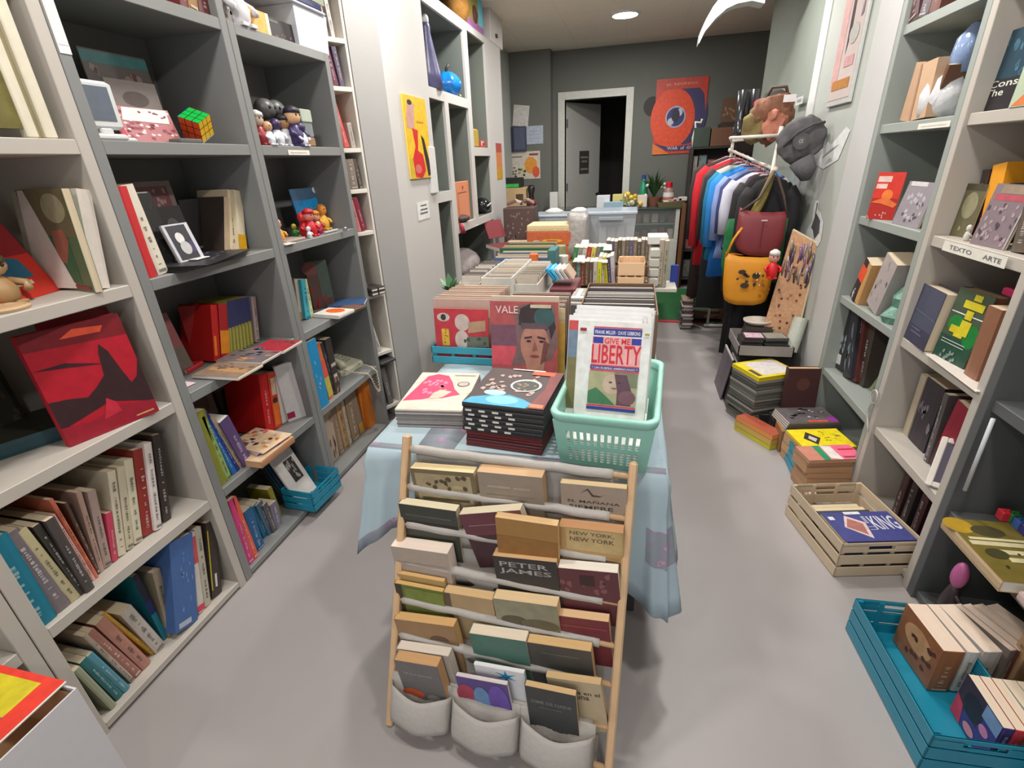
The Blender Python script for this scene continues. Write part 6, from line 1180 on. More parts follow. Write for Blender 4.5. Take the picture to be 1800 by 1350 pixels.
bt_ = empty('ankle_boots', None, 'shiny black boots standing on the garment rack beside the patchwork bag', 'boots', M=frame(P(1305, 240, Y=4.1), (1, 0, 0), (0, 1, 0), (0, 0, 1)))
for s in (-1, 1): MB().loft([[(s*.035+.03*k*math.cos(a*math.pi/6), .04*k2*math.sin(a*math.pi/6)-.01*k2, z_) for a in range(12)] for z_, k, k2 in ((0, 1.1, 2.2), (.03, 1.15, 2.3), (.07, 1.0, 1.5), (.12, .9, 1.0), (.28, 1.1, 1.1))], mat((34, 34, 38), .2)).build('boot', bt_, True)
bk = empty('black_hat', None, 'black felt hat with a red pom on top of the garment rack', 'hat', M=frame(P(1360, 182, Y=4.05), (1, 0, 0), (0, 1, 0), (0, 0, 1)))
MB().lathe([(.11, 0), (.115, .008), (.07, .015), (.065, .06), (.04, .08), (.01, .083)], mat((52, 50, 46), .9), 20).build('hat_body', bk, True); MB().ball((-.10, -.02, .0), .03, mat((176, 34, 54), .8), 10, 6).build('pom', bk, True)
mb = MB(); rn = random.Random(4)
# leaning board with brooches
b0, b1, b2, b3 = P(1338, 590, Y=3.36), P(1393, 622, Y=3.32), P(1440, 430, Y=3.42), P(1394, 404, Y=3.46)
bd = empty('display_board', None, 'cork display board of pinned brooches leaning against the pillar', 'display board', M=frame(b0, (1, 0, 0), (0, 1, 0), (0, 0, 1)))
q = [p-b0 for p in (b0, b1, b2, b3)]; nb2 = (q[1]-q[0]).cross(q[3]-q[0]).normalized(); 
MB().hexa([p - nb2*-.0 for p in q], [p + nb2*-.02 for p in q], mat((196, 150, 112), .8, noise=.35, scale=70)).build('cork_panel', bd)
ed = mat((206, 192, 160), .5)
for i in (1, 2): a, b = q[i], q[(i+1) % 4]; MB().cyl(a - nb2*.008, b - nb2*.008, .009, ed, 8).build('edge_strip', bd)
for i in range(34):
    u, v = rn.uniform(.08, .92), rn.uniform(.05, .72); p = q[0].lerp(q[1], u).lerp(q[3].lerp(q[2], u), v); c_ = rn.choice([(110, 70, 60), (150, 60, 50), (70, 60, 56), (206, 190, 170), (96, 84, 90), (190, 120, 90)])
    mb = MB(); mb.ball(p + nb2*.004, (.007, .004, .007), mat(c_, .3), 8, 5); mb.build('brooch', bd, True)
for i in range(26):
    u, v = rn.uniform(.0, .9), rn.uniform(.72, 1.0); p = q[0].lerp(q[1], u).lerp(q[3].lerp(q[2], u), v); c_ = rn.choice([(96, 70, 110), (120, 110, 100), (90, 80, 70), (130, 100, 140), (160, 150, 146)])
    mb = MB(); mb.tube([p + nb2*.012, p + nb2*.016 + V3((rn.uniform(-.01, .01), 0, -.05)), p + nb2*.012 + V3((0, 0, -.10))], .006, mat(c_, .25, .2), 6); mb.build('bead_string', bd, True)
pr_ = P(1352, 470, Y=3.42); kf = figurine('red jacketed keyring doll with a white cap hanging before the mustard bag', (pr_.x, pr_.y-.08, pr_.z-.05), .17, (206, 28, 34), (214, 150, 130), (220, 214, 206), 'doll', .9)
kf.rotation_euler = (0, 0, math.radians(-90))
b0 = P(1376, 612, Y=3.26); rl = MB(); e0, e1 = P(1388, 618, Y=3.22), P(1408, 560, Y=3.30); rl.cyl(e0, e1, .042, mat((176, 180, 168), .5, noise=.2, scale=30), 20); o = rl.build('wrapped_roll', smooth=False); tag(o, 'pale green wrapped roll standing by the foot of the pillar', 'roll')
# ================================================================== PILLAR POSTER, STICKERS
fp0, fp1 = Yat(1455, XR, 1.8), Yat(1515, XR, 1.8)
ya, yb2 = P(1456, 188, X=XR).y, P(1497, 178, X=XR).y; za = P(1470, 186, X=XR).z
ps = empty('poster', None, 'framed glossy poster of pale pink figures on the right pillar', 'poster', M=frame((XR+.002, ya, za), (0, -1, 0), (1, 0, 0), (0, 0, 1)))
W2, H2 = ya-yb2, .66
MB().bbox((0, -.016, 0), (W2, 0, H2), mat((190, 192, 188), .25), .003).build('frame', ps)
MB().box((.02, -.018, .03), (W2-.02, -.0165, H2-.03), mat((206, 192, 188), .12, noise=.05)).build('print_sheet', ps)
art('poster_print', ps, (.02, -.0185, .03), (W2-.04, 0, 0), (0, 0, H2-.06), [('r', (200, 160, 156), .0, .12, .3, .9), ('p', (70, 52, 56), [(.45, .35), (.55, .55), (.5, .95), (.4, .9), (.42, .6)]), ('r', (176, 120, 60), .1, .08, .9, .16), ('r', (196, 150, 150), .5, .25, .9, .33), ('e', (176, 174, 168), .7, .5, .2, .08), ('p', (120, 108, 110), [(.85, .6), (.95, .62), (.92, .85)])])
def decal(label, px0, py0, px1, py1, shapes, cat='sticker', name='wall_sticker', X=None):
    X = X or XR+.002; a, b = P(px0, py1, X=X), P(px1, py1, X=X); zt_ = P((px0+px1)/2, py0, X=X).z
    a.z = b.z = P((px0+px1)/2, py1, X=X).z
    o = art(name, None, (X, a.y, a.z), (0, b.y-a.y, 0), (0, 0, zt_-a.z), shapes, lift=.001); tag(o, label, cat); return o
decal('torn white fish shaped sticker on the green grey pillar', 1434, 227, 1480, 298, [('p', (214, 218, 214), [(.0, .1), (.3, .0), (.8, .25), (1, .9), (.85, 1), (.45, .62), (.25, .7), (.12, .4)]), ('p', (140, 146, 142), [(.15, .25), (.6, .5), (.75, .62), (.5, .52), (.2, .32)]), ('p', (176, 182, 178), [(.3, .1), (.6, .22), (.5, .3)])])
decal('white edged grey cat sticker on the pillar above the cork board', 1412, 350, 1442, 428, [('p', (220, 222, 220), [(0, .1), (.1, 0), (.9, 0), (1, .15), (.95, .55), (.7, .75), (.5, .8), (.45, 1), (.25, 1), (.2, .8), (.28, .5), (.1, .3)]), ('p', (88, 86, 90), [(.35, .95), (.42, .95), (.42, .72), (.75, .58), (.82, .3), (.62, .12), (.45, .3), (.3, .35), (.38, .6)])])
decal('small white card stuck on the green grey wall above the grey cap', 1398, 171, 1410, 184, [('r', (196, 196, 192), 0, 0, 1, 1), ('r', (140, 140, 140), .2, .3, .8, .7)])
# arch shaped plaster rib under the ceiling
am = mat((196, 200, 194), .7, noise=.03)
YA = 4.55
outer = [(1228, 76), (1231, 57), (1241, 34), (1254, 11), (1266, -4), (1290, -26), (1318, -40)]; inner = [(1229, 76), (1239, 55), (1258, 32), (1277, 15), (1296, 6), (1322, 1), (1344, 6)]
mb = MB()
for (a, b), (c, d) in zip(zip(outer, inner), zip(outer[1:], inner[1:])):
    q4 = [P(*b, Y=YA), P(*d, Y=YA), P(*c, Y=YA), P(*a, Y=YA)]; mb.hexa(q4, [p+V3((0, .14, 0)) for p in q4], am)
q5 = [P(*p, Y=YA) for p in ((1344, 6), (1352, -30), (1318, -40))]; mb.hexa(q5, [p+V3((0, .14, 0)) for p in q5], am)
tp = P(1266, -4, Y=YA); mb.box((tp.x, YA, tp.z-.0), (XR, YA+.14, ZC), am)
o = mb.build('trim_3'); o['kind'] = 'structure'
# ================================================================== WHITE PARTITION: POSTER, NOTE, PIGEONHOLE CONTENT
def onwall(label, px0, px1, yt, yb_, shapes, cat, name, th=.006, col=(226, 222, 214), X=None):
    X = X if X is not None else XP; cx_ = (px0+px1)/2; z0 = P(cx_, yb_, X=X).z; z1_ = P(cx_, yt, X=X).z; y0 = P(px0, (yt+yb_)/2, X=X).y; y1 = P(px1, (yt+yb_)/2, X=X).y
    e = empty(name, None, label, cat, M=frame((X+.001, y0, z0), (0, 1, 0), (-1, 0, 0), (0, 0, 1))); MB().box((0, -th, 0), (y1-y0, 0, z1_-z0), mat(col, .5)).build('sheet', e)
    art('print', e, (0, -th-.0005, 0), (y1-y0, 0, 0), (0, 0, z1_-z0), shapes); return e
onwall('yellow poster with a red skirted figure on the white pillar', 712, 750, 172, 314, [('r', (226, 184, 40), 0, 0, 1, 1), ('r', (206, 170, 50), .0, .0, 1, .25), ('p', (196, 150, 140), [(.05, .62), (.35, .6), (.45, .9), (.2, .96), (.08, .8)]), ('p', (206, 40, 44), [(.25, .62), (.5, .6), (.42, .35), (.62, .3), (.7, .1), (.5, .0), (.2, .02), (.15, .25), (.32, .4)]), ('p', (46, 36, 30), [(.62, .55), (.75, .5), (1, .05), (.8, .02), (.7, .3)]), ('e', (50, 40, 40), .25, .92, .10, .03), ('e', (206, 110, 100), .35, .12, .15, .06), ('r', (206, 160, 50), .5, .7, .8, .72)], 'poster', 'poster', .012, (226, 196, 90))
onwall('white printed note taped on the pillar below the yellow poster', 733, 754, 354, 386, [('r', (222, 222, 220), 0, 0, 1, 1), ('r', (90, 90, 90), .3, .74, .8, .82), ('r', (90, 90, 90), .25, .52, .85, .6), ('r', (90, 90, 90), .2, .32, .85, .40)], 'note', 'paper_note', .001)
onwall('narrow orange strip poster at the far end of the pigeonholes', 872, 882, 252, 315, [('r', (206, 130, 80), 0, 0, 1, 1), ('r', (176, 80, 70), 0, .75, 1, 1), ('r', (196, 150, 40), 0, 0, 1, .3)], 'poster', 'poster', .002)
def pbox(label, X, px0, px1, yt, z0, dep, col, cat='box', name='box', prt=None, r=.004):
    y0, y1 = Yat(px0, X, z0), Yat(px1, X, z0); z1_ = P(px0, yt, X=X).z
    o = MB().bbox((0, 0, 0), (y1-y0, dep, z1_-z0), mat(col, .6, noise=.1), r).build(name, M=frame((X, y0, z0+.001), (0, 1, 0), (-1, 0, 0), (0, 0, 1))); tag(o, label, cat)
    if prt: art('print', o, (0, -.0005, 0), (y1-y0, 0, 0), (0, 0, z1_-z0), prt)
    return o
XQ = XP-.04
# top-left cell
tb = empty('blue_teapot', (XQ-.05, Yat(787, XQ-.05, 2.03), 2.031), 'glossy bright blue round pot in the upper pigeonhole', 'pot'); bm2 = mat((20, 120, 206), .25, noise=.1)
mb = MB(); rings = []
for j in range(9):
    f = j/8; r0 = .11*math.sin(math.pi*(.12+.80*f))**.6; rings.append([((r0*(1+.07*math.cos(8*a*math.pi/16)))*math.cos(a*math.pi/16), (r0*(1+.07*math.cos(8*a*math.pi/16)))*math.sin(a*math.pi/16), .16*f) for a in range(32)])
mb.loft(rings, bm2); mb.build('pot_body', tb, True); MB().tube([(0, 0, .15), (.005, .01, .19), (.02, .02, .21)], .01, mat((40, 44, 40), .5), 8).build('pot_stem', tb, True)
ds = empty('wrapped_figure', (XQ-.02, Yat(758, XQ-.02, 2.03), 2.031), 'tall violet grey doll in clear wrapping beside the blue pot', 'doll')
MB().lathe([(.085, 0), (.075, .1), (.045, .25), (.03, .33), (.032, .36), (.02, .40)], mat((90, 88, 124), .35, noise=.5, scale=20), 16).build('gown', ds, True); MB().ball((0, 0, .40), (.028, .028, .035), mat((206, 204, 206), .4), 10, 8).build('head', ds, True)
figurine('small white figurine at the right of the blue pot', (XQ-.03, Yat(809, XQ-.03, 2.03), 2.031), .08, (206, 206, 204), (214, 212, 210), None, 'figurine', 1.2)
o = MB().loft([[(.10*math.cos(a)*k, .12*math.sin(a)*k, z_) for a in [q*math.pi/5 for q in range(10)]] for z_, k in ((0, .6), (.08, .55), (.16, .35), (.22, .12))], mat((52, 52, 48), .8, bump=.4)).build('dark_fabric_mound'); o.location = (XQ-.2, Yat(795, XQ-.2, 2.03), 2.031); tag(o, 'dark crumpled fabric behind the blue pot', 'fabric')
pbox('gold lidded jar stacked in the right pigeonhole', XQ, 833, 843, 226, 1.685, .06, (176, 150, 60), 'jar', 'jar', None, .012)
pbox('small red and white carton in the right pigeonhole', XQ, 846, 857, 247, 1.685, .05, (196, 64, 60), prt=[('r', (206, 200, 190), 0, .3, .4, .9), ('e', (50, 40, 40), .3, .5, .12, .2)])
o = pbox('white board leaning out of the left pigeonhole', XP+.02, 762, 772, 258, 1.38, .03, (206, 206, 204), 'board', 'board')
figurine('dark grey mannequin figure in the left pigeonhole', (XQ-.04, Yat(786, XQ-.04, 1.38), 1.381), .19, (70, 64, 62), (150, 140, 134), None, 'figurine', 1.1)
pbox('orange brown cardboard sheet with a keyhole print in the middle pigeonhole', XQ, 804, 828, 320, 1.115, .02, (206, 132, 96), 'card', 'cardboard_sheet', [('e', (140, 80, 56), .55, .85, .05, .05), ('r', (140, 80, 56), .2, .72, .8, .74), ('r', (170, 104, 72), .18, .1, .2, .72)])
o = MB().ball((0, 0, .03), (.07, .09, .03), mat((70, 52, 48), .6), 12, 6).build('dark_pouch', smooth=True); o.location = (XQ+.0, Yat(812, XQ, 1.115), 1.116); tag(o, 'dark pouch lying before the orange brown cardboard', 'pouch')
mb = MB(); mb.tube([(0, 0, .0), (.015, 0, -.03), (.02, .01, -.075)], .018, mat((160, 40, 60), .6), 8, [.014, .018, .02]); o = mb.build('red_tassel', smooth=True); o.location = (XP+.005, Yat(808, XP, 1.115), 1.125); tag(o, 'red tassel hanging over the edge of the middle pigeonhole', 'tassel')
hl = empty('helmet', (XQ-.05, Yat(848, XQ-.05, 1.11), 1.111), 'small black glossy helmet in the lower right pigeonhole', 'helmet'); MB().ball((0, 0, .07), (.085, .10, .075), mat((30, 32, 32), .15), 16, 10).build('shell', hl, True); MB().tube([(.07, -.06, .07), (.09, 0, .09), (.07, .06, .07)], .008, mat((190, 190, 186), .3), 8).build('stripe', hl, True)
pbox('clear plastic tub behind the black helmet', XQ-.14, 852, 863, 352, 1.11, .1, (140, 156, 150), 'tub', 'plastic_tub')
o = MB().loft([[((.16*k)*math.cos(a*math.pi/8)+.01*math.sin(5*a), (.34*k)*math.sin(a*math.pi/8)+.01*math.cos(3*a), z_) for a in range(16)] for z_, k in ((0, 1), (.06, 1.02), (.12, .85), (.17, .5), (.19, .2))], mat((160, 150, 148), .8, noise=.2, bump=.4)).build('folded_fabric', smooth=True); o.location = (XP-.18, 4.35, .661); tag(o, 'heap of grey fabric in the bottom wide pigeonhole', 'fabric')
o = pbox('small white hook label under the middle pigeonhole edge', XP+.003, 835, 840, 399, 1.06, .004, (214, 214, 210), 'label', 'small_label')
# on top of the pigeonholes
for (px0, px1, yt, c, lb, prt) in [(797, 812, -20, (150, 104, 40), 'yellow and brown carnival wig piece on top of the pigeonholes', None), (812, 828, -30, (84, 44, 36), 'dark brown fur piece on top of the pigeonholes', None)]:
    o = MB().ball((0, 0, .11), (.10, .13, .12), mat(c, .8, noise=.5, scale=20, bump=.5), 14, 8).build('fur_piece', smooth=True); o.location = (XP-.09, Yat((px0+px1)/2, XP-.09, ZT), ZT); tag(o, lb, 'costume piece')
for i, (px0, px1, X_, c, lb, prt) in enumerate([(822, 850, XP-.01, (120, 110, 60), 'packet with an olive and turquoise print on top of the pigeonholes', [('r', (90, 190, 214), .0, .0, 1, 1), ('r', (140, 130, 50), .0, .2, .7, 1), ('r', (156, 90, 150), 0, 0, 1, .22)])]):
    pbox(lb, X_, px0, px1, -20, ZT, .05, c, 'packet', 'packet', prt)
pbox('white upright box at the far end on top of the pigeonholes', XP+.005, 863, 884, 8, ZT-.0, .14, (206, 202, 198), 'box', 'box')
o = MB().bbox((0, 0, 0), (.02, .04, .03), mat((60, 60, 60), .5), .004).build('cable_clip'); p = P(870, 66, X=XP+.001); o.location = (p.x, p.y, p.z); tag(o, 'small dark clip under the white upright box', 'clip')
# ================================================================== BACK WALL
def back(label, px0, py0, px1, py1, shapes, cat, name, Y=YB, th=.004, col=(220, 218, 212), skew=0):
    a, b, c = P(px0, py1, Y=Y-.001), P(px1, py1, Y=Y-.001), P(px0, py0, Y=Y-.001); wd, hh = b.x-a.x, c.z-a.z
    e = empty(name, None, label, cat, M=Matrix.Translation((a.x, Y-.001, a.z)) @ Matrix.Rotation(math.radians(skew), 4, 'Y')); MB().box((0, -th, 0), (wd, 0, hh), mat(col, .5)).build('sheet', e); art('print', e, (0, -th-.001, 0), (wd, 0, 0), (0, 0, hh), shapes, lift=.0012); return e
back('large orange and violet poster on the back wall right of the door', 1146, 141, 1232, 272, [('r', (206, 64, 44), 0, 0, 1, 1), ('e', (60, 54, 100), .62, .52, .42, .40), ('e', (226, 76, 36), .36, .48, .44, .40), ('p', (206, 64, 44), [(.9, .98), (1, .98), (1, .55), (.95, .75)]), ('r', (196, 70, 54), 0, .86, .9, 1), ('e', (170, 176, 200), .42, .50, .20, .145), ('e', (50, 56, 110), .42, .50, .175, .125), ('e', (196, 200, 214), .33, .44, .06, .05), ('e', (196, 200, 214), .50, .56, .05, .05), ('e', (44, 38, 60), .42, .52, .08, .09), ('p', (60, 54, 100), [(.0, .16), (.3, .1), (1, .12), (1, .04), (.3, .04)]), ('p', (226, 120, 50), [(0, 0), (.35, 0), (.0, .16)]), ('t', (206, 196, 196), 'WAR  of  GODS', .3, .055, .95, .10), ('t', (226, 150, 130), 'EL REGRESO', .2, .91, .8, .94)], 'poster', 'poster', Y=YB-.006)
o = MB().cyl((0, 0, 0), (0, .004, 0), .11, mat((48, 46, 42), .6), 28).build('wall_disc'); p = P(1147, 187, Y=YB-.005); o.location = p; tag(o, 'dark round disc half hidden behind the orange poster', 'wall disc')
back('white sheet pinned askew on the left of the back wall', 901, 184, 928, 221, [('r', (206, 202, 198), .02, .02, .98, .98)], 'paper sheet', 'paper_sheet', Y=7.12, skew=7, th=.01)
back('navy folders hanging on the left of the back wall', 889, 224, 926, 268, [('r', (60, 66, 90), 0, 0, 1, 1), ('r', (84, 90, 112), .45, .1, .95, .95), ('r', (44, 48, 66), .3, 0, .42, 1), ('r', (206, 150, 90), .2, .05, .3, .18)], 'folder', 'folder', Y=7.12, th=.03, col=(60, 66, 90))
back('pale blue notice sheet beside the navy folders', 926, 222, 955, 254, [('r', (176, 184, 200), .0, 0, 1, 1), ('r', (150, 158, 176), .15, .7, .85, .74), ('r', (150, 158, 176), .15, .5, .85, .54), ('r', (150, 158, 176), .15, .3, .7, .34)], 'notice', 'notice', Y=7.12)
back('cream poster with an orange drink picture on the left of the back wall', 889, 268, 950, 316, [('r', (206, 198, 184), 0, 0, 1, 1), ('e', (226, 150, 60), .74, .5, .18, .3), ('e', (214, 90, 50), .88, .25, .1, .2), ('s', (80, 80, 70), .0, .1, .4, .6, 12, .05), ('s', (150, 150, 90), .3, .1, .6, .5, 8, .06), ('r', (120, 116, 110), .1, .8, .5, .84), ('r', (150, 60, 50), .7, .85, .95, .92)], 'poster', 'poster', Y=7.12)
decal_sw = back('white tall panel beside the door frame', 964, 338, 978, 366, [('r', (226, 226, 222), 0, 0, 1, 1), ('r', (60, 60, 58), .8, .1, 1, .5)], 'panel', 'white_panel', Y=7.1, th=.05, col=(226, 226, 222)) if False else None
# ================================================================== MIDDLE AND FAR TABLES
table('bare table in the middle of the room carrying boxes of comics', -1.10, 3.16, 0.16, 4.35)
table('bare table at the far end of the row carrying clear plastic bins', -1.10, 4.42, 0.22, 5.75)
TT = 0.7465; T1 = TZ+.002
def zat(py, px, Y): return P(px, py, Y=Y).z
def ybox(label, Y, px0, px1, yt, dep, col, zb=TT, cat='box', name='box', prt=None, r=.004, rough=.6, alpha=1, noise=.1):
    ym = yt; x0, x1 = P(px0, yt, Y=Y).x, P(px1, yt, Y=Y).x; z1_ = P((px0+px1)/2, yt, Y=Y).z
    o = MB().bbox((0, 0, 0), (x1-x0, dep, z1_-zb), mat(col, rough, noise=noise, alpha=alpha), r).build(name); o.location = (x0, Y, zb+.001); tag(o, label, cat)
    if prt: art('print', o, (0, -.0008, 0), (x1-x0, 0, 0), (0, 0, z1_-zb), prt)
    return o
def open_box(label, Y, px0, px1, yt, dep, col, zb=TT, wall=None, name='box', cat='box', front=None):
    x0, x1 = P(px0, yt, Y=Y).x, P(px1, yt, Y=Y).x; z1_ = P((px0+px1)/2, yt, Y=Y).z; e = empty(name, (x0, Y, zb+.001), label, cat); m = mat(col, .7); h = z1_-zb; w_ = x1-x0; t_ = .005
    for a, b in (((0, 0, 0), (w_, t_, h)), ((0, dep-t_, 0), (w_, dep, h)), ((0, t_, 0), (t_, dep-t_, h)), ((w_-t_, t_, 0), (w_, dep-t_, h))): MB().bbox(a, b, m, .001).build('box_side', e)
    MB().box((t_, t_, 0), (w_-t_, dep-t_, .004), m).build('box_bottom', e)
    if front: art('print', e, (0, -.0008, 0), (w_, 0, 0), (0, 0, h), front)
    return x0, x1, z1_
def row_in(x0, x1, Y0, n, step, z, h, cols, label, group, cat='comic', name='comic', th=.006, lean=6, seed=0, d=None):
    rn = random.Random(seed); a = math.radians(lean)
    for i in range(n):
        w_ = (x1-x0)-.016; hh = h+rn.uniform(-.012, .012); H = V3((0, math.sin(a), math.cos(a))); c_ = cols[i % len(cols)]
        Np = V3((1, 0, 0)).cross(H); book(label, V3((x0+.008+rn.uniform(-.003, .003), Y0+step*i, z+.006)) - Np*th, Np, (1, 0, 0), H, th, w_, hh, c_, page=(226, 222, 214), group=group, cat=cat, name=name, marks=False, nopages=False)
# ---- teal crate with records
crA = V3((-.835, 1.875, .832)); crB = V3((-.54, 1.875, .832))
crt, U, V, L, W = crate('blue slatted crate of old comics and records on the blue cloth', crA, crB, crA+V3((0, .30, 0)), T1, .835, mat((60, 160, 182), .4, noise=.05), n_slat=2, handle=False); clean(crt)
pa = P(772, 541, Y=1.915); pb = P(858, 547, Y=1.915)
face3('red old comic with yellow letters standing at the front of the blue table crate', (-.815, 1.89, T1+.008), (-.575, 1.89, T1+.008), 542, .006, (186, 56, 62), [('r', (196, 60, 70), 0, 0, 1, 1), ('e', (206, 196, 186), .17, .84, .12, .08), ('e', (60, 56, 56), .17, .84, .05, .06), ('r', (216, 184, 60), .12, .30, .26, .62), ('s', (186, 60, 60), .13, .3, .25, .62, 6, .02), ('e', (206, 186, 176), .52, .75, .14, .16), ('e', (206, 190, 180), .50, .42, .13, .18), ('p', (186, 150, 120), [(.62, .55), (.95, .6), (.95, .8), (.64, .76)]), ('p', (110, 120, 104), [(.58, .2), (1, .25), (1, .5), (.6, .48)]), ('s', (70, 84, 74), .55, .05, 1, .45, 9, .05)], lean=4, cat='comic', name='comic')
for i in range(11):
    a0 = V3((-.83+.002*i, 1.915+.024*i, T1+.008)); face3('beige record sleeve in the row behind the red comic on the table crate', a0, a0+V3((.265, 0, 0)), 0, .010, [(196, 168, 154), (206, 180, 160), (188, 160, 150)][i % 3], None, lean=6, h=.265+.002*(i % 3), group='beige sleeves in the table crate', cat='record sleeve', name='record_sleeve')
# ---- the red portrait magazine and what stands behind it
VALE = [('r', (176, 84, 84), 0, 0, 1, 1), ('r', (120, 80, 96), 0, .45, .5, .72), ('r', (214, 84, 96), .0, .22, .4, .46), ('p', (126, 98, 96), [(.35, .9), (.5, .98), (.95, .95), (1, .5), (.9, .3), (.3, .2), (.4, .5)]), ('e', (56, 46, 46), .68, .80, .26, .17), ('p', (60, 44, 44), [(.42, .72), (.45, .92), (.6, .98), (.9, .95), (.97, .7), (.9, .55), (.86, .72), (.5, .72)]),
        ('e', (186, 130, 112), .66, .48, .215, .27), ('p', (186, 130, 112), [(.5, .35), (.82, .35), (.78, .1), (.55, .12)]), ('e', (58, 92, 92), .80, .82, .15, .12), ('r', (96, 80, 84), .46, .68, .86, .75), ('p', (70, 44, 40), [(.50, .575), (.62, .595), (.62, .57), (.51, .555)]), ('p', (70, 44, 40), [(.70, .595), (.82, .575), (.82, .55), (.70, .57)]), ('e', (60, 40, 38), .57, .53, .035, .014), ('e', (60, 40, 38), .76, .53, .035, .014), ('p', (150, 96, 84), [(.66, .54), (.70, .42), (.62, .41)]), ('e', (150, 74, 72), .66, .345, .07, .016), ('p', (120, 76, 70), [(.80, .55), (.88, .5), (.82, .3), (.74, .24)]),
        ('r', (60, 44, 44), 0, .0, 1, .13), ('r', (150, 60, 60), .0, .13, .9, .15), ('t', (226, 196, 190), 'VALE', .08, .86, .42, .95), ('r', (206, 190, 160), .6, .93, .9, .97), ('r', (214, 200, 190), .2, .02, .7, .05)]
face3('red magazine with a close portrait in a cap standing behind the book piles', (-.515, 1.72, T1), (-.255, 1.72, T1), 529, .006, (176, 90, 88), VALE, lean=5, cat='magazine', name='magazine')
face3('yellowed magazine standing just behind the red portrait magazine', (-.47, 1.75, T1), (-.232, 1.75, T1), 540, .006, (190, 160, 110), [('r', (196, 150, 60), .6, 0, 1, .8), ('r', (196, 180, 140), .6, .85, 1, 1)], lean=5, cat='magazine', name='magazine')
face3('cream backing board behind the red portrait magazine', (-.525, 1.775, T1), (-.26, 1.775, T1), 520, .012, (206, 196, 180), None, lean=5, cat='board', name='board')
for i in range(9):
    a0 = V3((-.50, 1.82+.03*i, T1)); face3('record sleeve in the row behind the red portrait magazine', a0, a0+V3((.25, 0, 0)), 0, .012, [(170, 156, 146), (96, 84, 84), (186, 176, 166), (120, 70, 70)][i % 4], None, lean=6, h=.27, group='sleeves behind the red portrait magazine', cat='record sleeve', name='record_sleeve')
# right part of the first table, beyond the mint basket
x0, x1, z1_ = open_box('dark brown carton of magazines behind the mint basket', 1.80, 1015, 1158, 552, .5, (120, 92, 72), zb=T1)
row_in(x0, x1, 1.83, 14, .032, T1, .25, [(190, 184, 176), (110, 104, 100), (206, 200, 190), (84, 80, 82)], 'magazine in the carton behind the mint basket', 'magazines behind the mint basket', cat='magazine', name='magazine', th=.012, lean=5)
# tall standing black album with a white edge
face3('dark grey album with a white top edge standing askew behind the comics', (-.42, 2.45, T1), (-.12, 2.28, T1), 520, .02, (84, 78, 84), [('r', (216, 212, 206), 0, .97, 1, 1)], lean=14, cat='album', name='album')
lying('clear wrapped magazine spread on top of the middle boxes', .97, (1003, 524), (1146, 528), (1003, 506), .012, (150, 150, 138), None, [('r', (140, 142, 124), .1, .3, .9, .95), ('r', (206, 204, 196), 0, .0, 1, .2), ('s', (180, 184, 170), .1, .3, .9, .9, 12, .06), ('r', (214, 212, 206), .05, .2, .1, .9)])
lying('second wrapped magazine under the clear wrapped one', .955, (998, 532), (1150, 536), (1000, 512), .012, (186, 180, 172), None, None)
ybox('brown carton carrying the wrapped magazines', 2.42, 1003, 1140, 548, .46, (130, 104, 86), zb=T1)
# small bright books left of it
for i, (c, lb) in enumerate((((30, 160, 214), 'bright cyan'), ((90, 196, 226), 'light cyan'), ((206, 210, 214), 'white blue'), ((214, 206, 200), 'white'), ((196, 170, 150), 'pinkish'))):
    xx = P(972+8*i, 500, Y=2.75); book(lb + ' small paperback lying slanted left of the wrapped magazines', (xx.x, 2.75, .93), V3((.8, 0, .6)), (0, 1, 0), V3((-.6, 0, .8)), .016, .16, .075, c, page=(226, 222, 216), group='small paperbacks beside the wrapped magazines')
ybox('dark red flat box under the small cyan paperbacks', 2.70, 966, 1012, 508, .3, (110, 50, 56), zb=T1)
# ---- comics boxes on the left of the first/second table
x0, x1, z1_ = open_box('white long box of comics with a slot handle behind the red portrait magazine', 2.50, 845, 899, 489, .55, (210, 206, 200), zb=T1, front=[('r', (90, 88, 86), .44, .78, .62, .82)])
row_in(x0, x1, 2.52, 30, .017, T1, z1_-T1-.02, [(214, 206, 196), (196, 190, 176), (222, 212, 200), (176, 164, 150), (206, 190, 170)], 'comic packed in the white long box', 'comics in the white long box')
x0, x1, z1_ = open_box('pale box of comics left of the white long box', 2.58, 806, 843, 498, .5, (196, 186, 176), zb=T1)
row_in(x0, x1, 2.60, 26, .018, T1, z1_-T1+.02, [(206, 200, 190), (120, 112, 106), (214, 208, 200), (150, 140, 132)], 'comic packed in the pale box left of the long box', 'comics in the pale box')
x0, x1, z1_ = open_box('cream box of comics right of the white long box', 2.55, 902, 945, 500, .5, (206, 198, 186), zb=T1)
row_in(x0, x1, 2.57, 26, .018, T1, z1_-T1+.02, [(196, 186, 170), (214, 206, 194), (160, 150, 136)], 'comic packed in the cream box right of the long box', 'comics in the cream box')
ybox('low grey carton left below the comic boxes', 2.30, 790, 850, 520, .24, (190, 176, 160), zb=T1)
lf = empty('leafy_sprig', (P(793, 512, Y=2.5).x, 2.5, .925), 'small green leafy sprig at the left edge of the tables by the pillar', 'sprig'); mb = MB(); _r = random.Random(2)
for i in range(26):
    a = _r.uniform(0, 6.28); el = _r.uniform(.1, 1.3); L_3 = _r.uniform(.05, .10); dr = V3((math.cos(a)*math.cos(el), math.sin(a)*math.cos(el), math.sin(el))); s_ = dr.cross(V3((0, 0, 1))).normalized()*.02
    mb.poly([V3((0, 0, 0)), dr*L_3*.55-s_, dr*L_3, dr*L_3*.55+s_], mat([(96, 140, 100), (124, 160, 120), (80, 120, 84)][i % 3], .5))
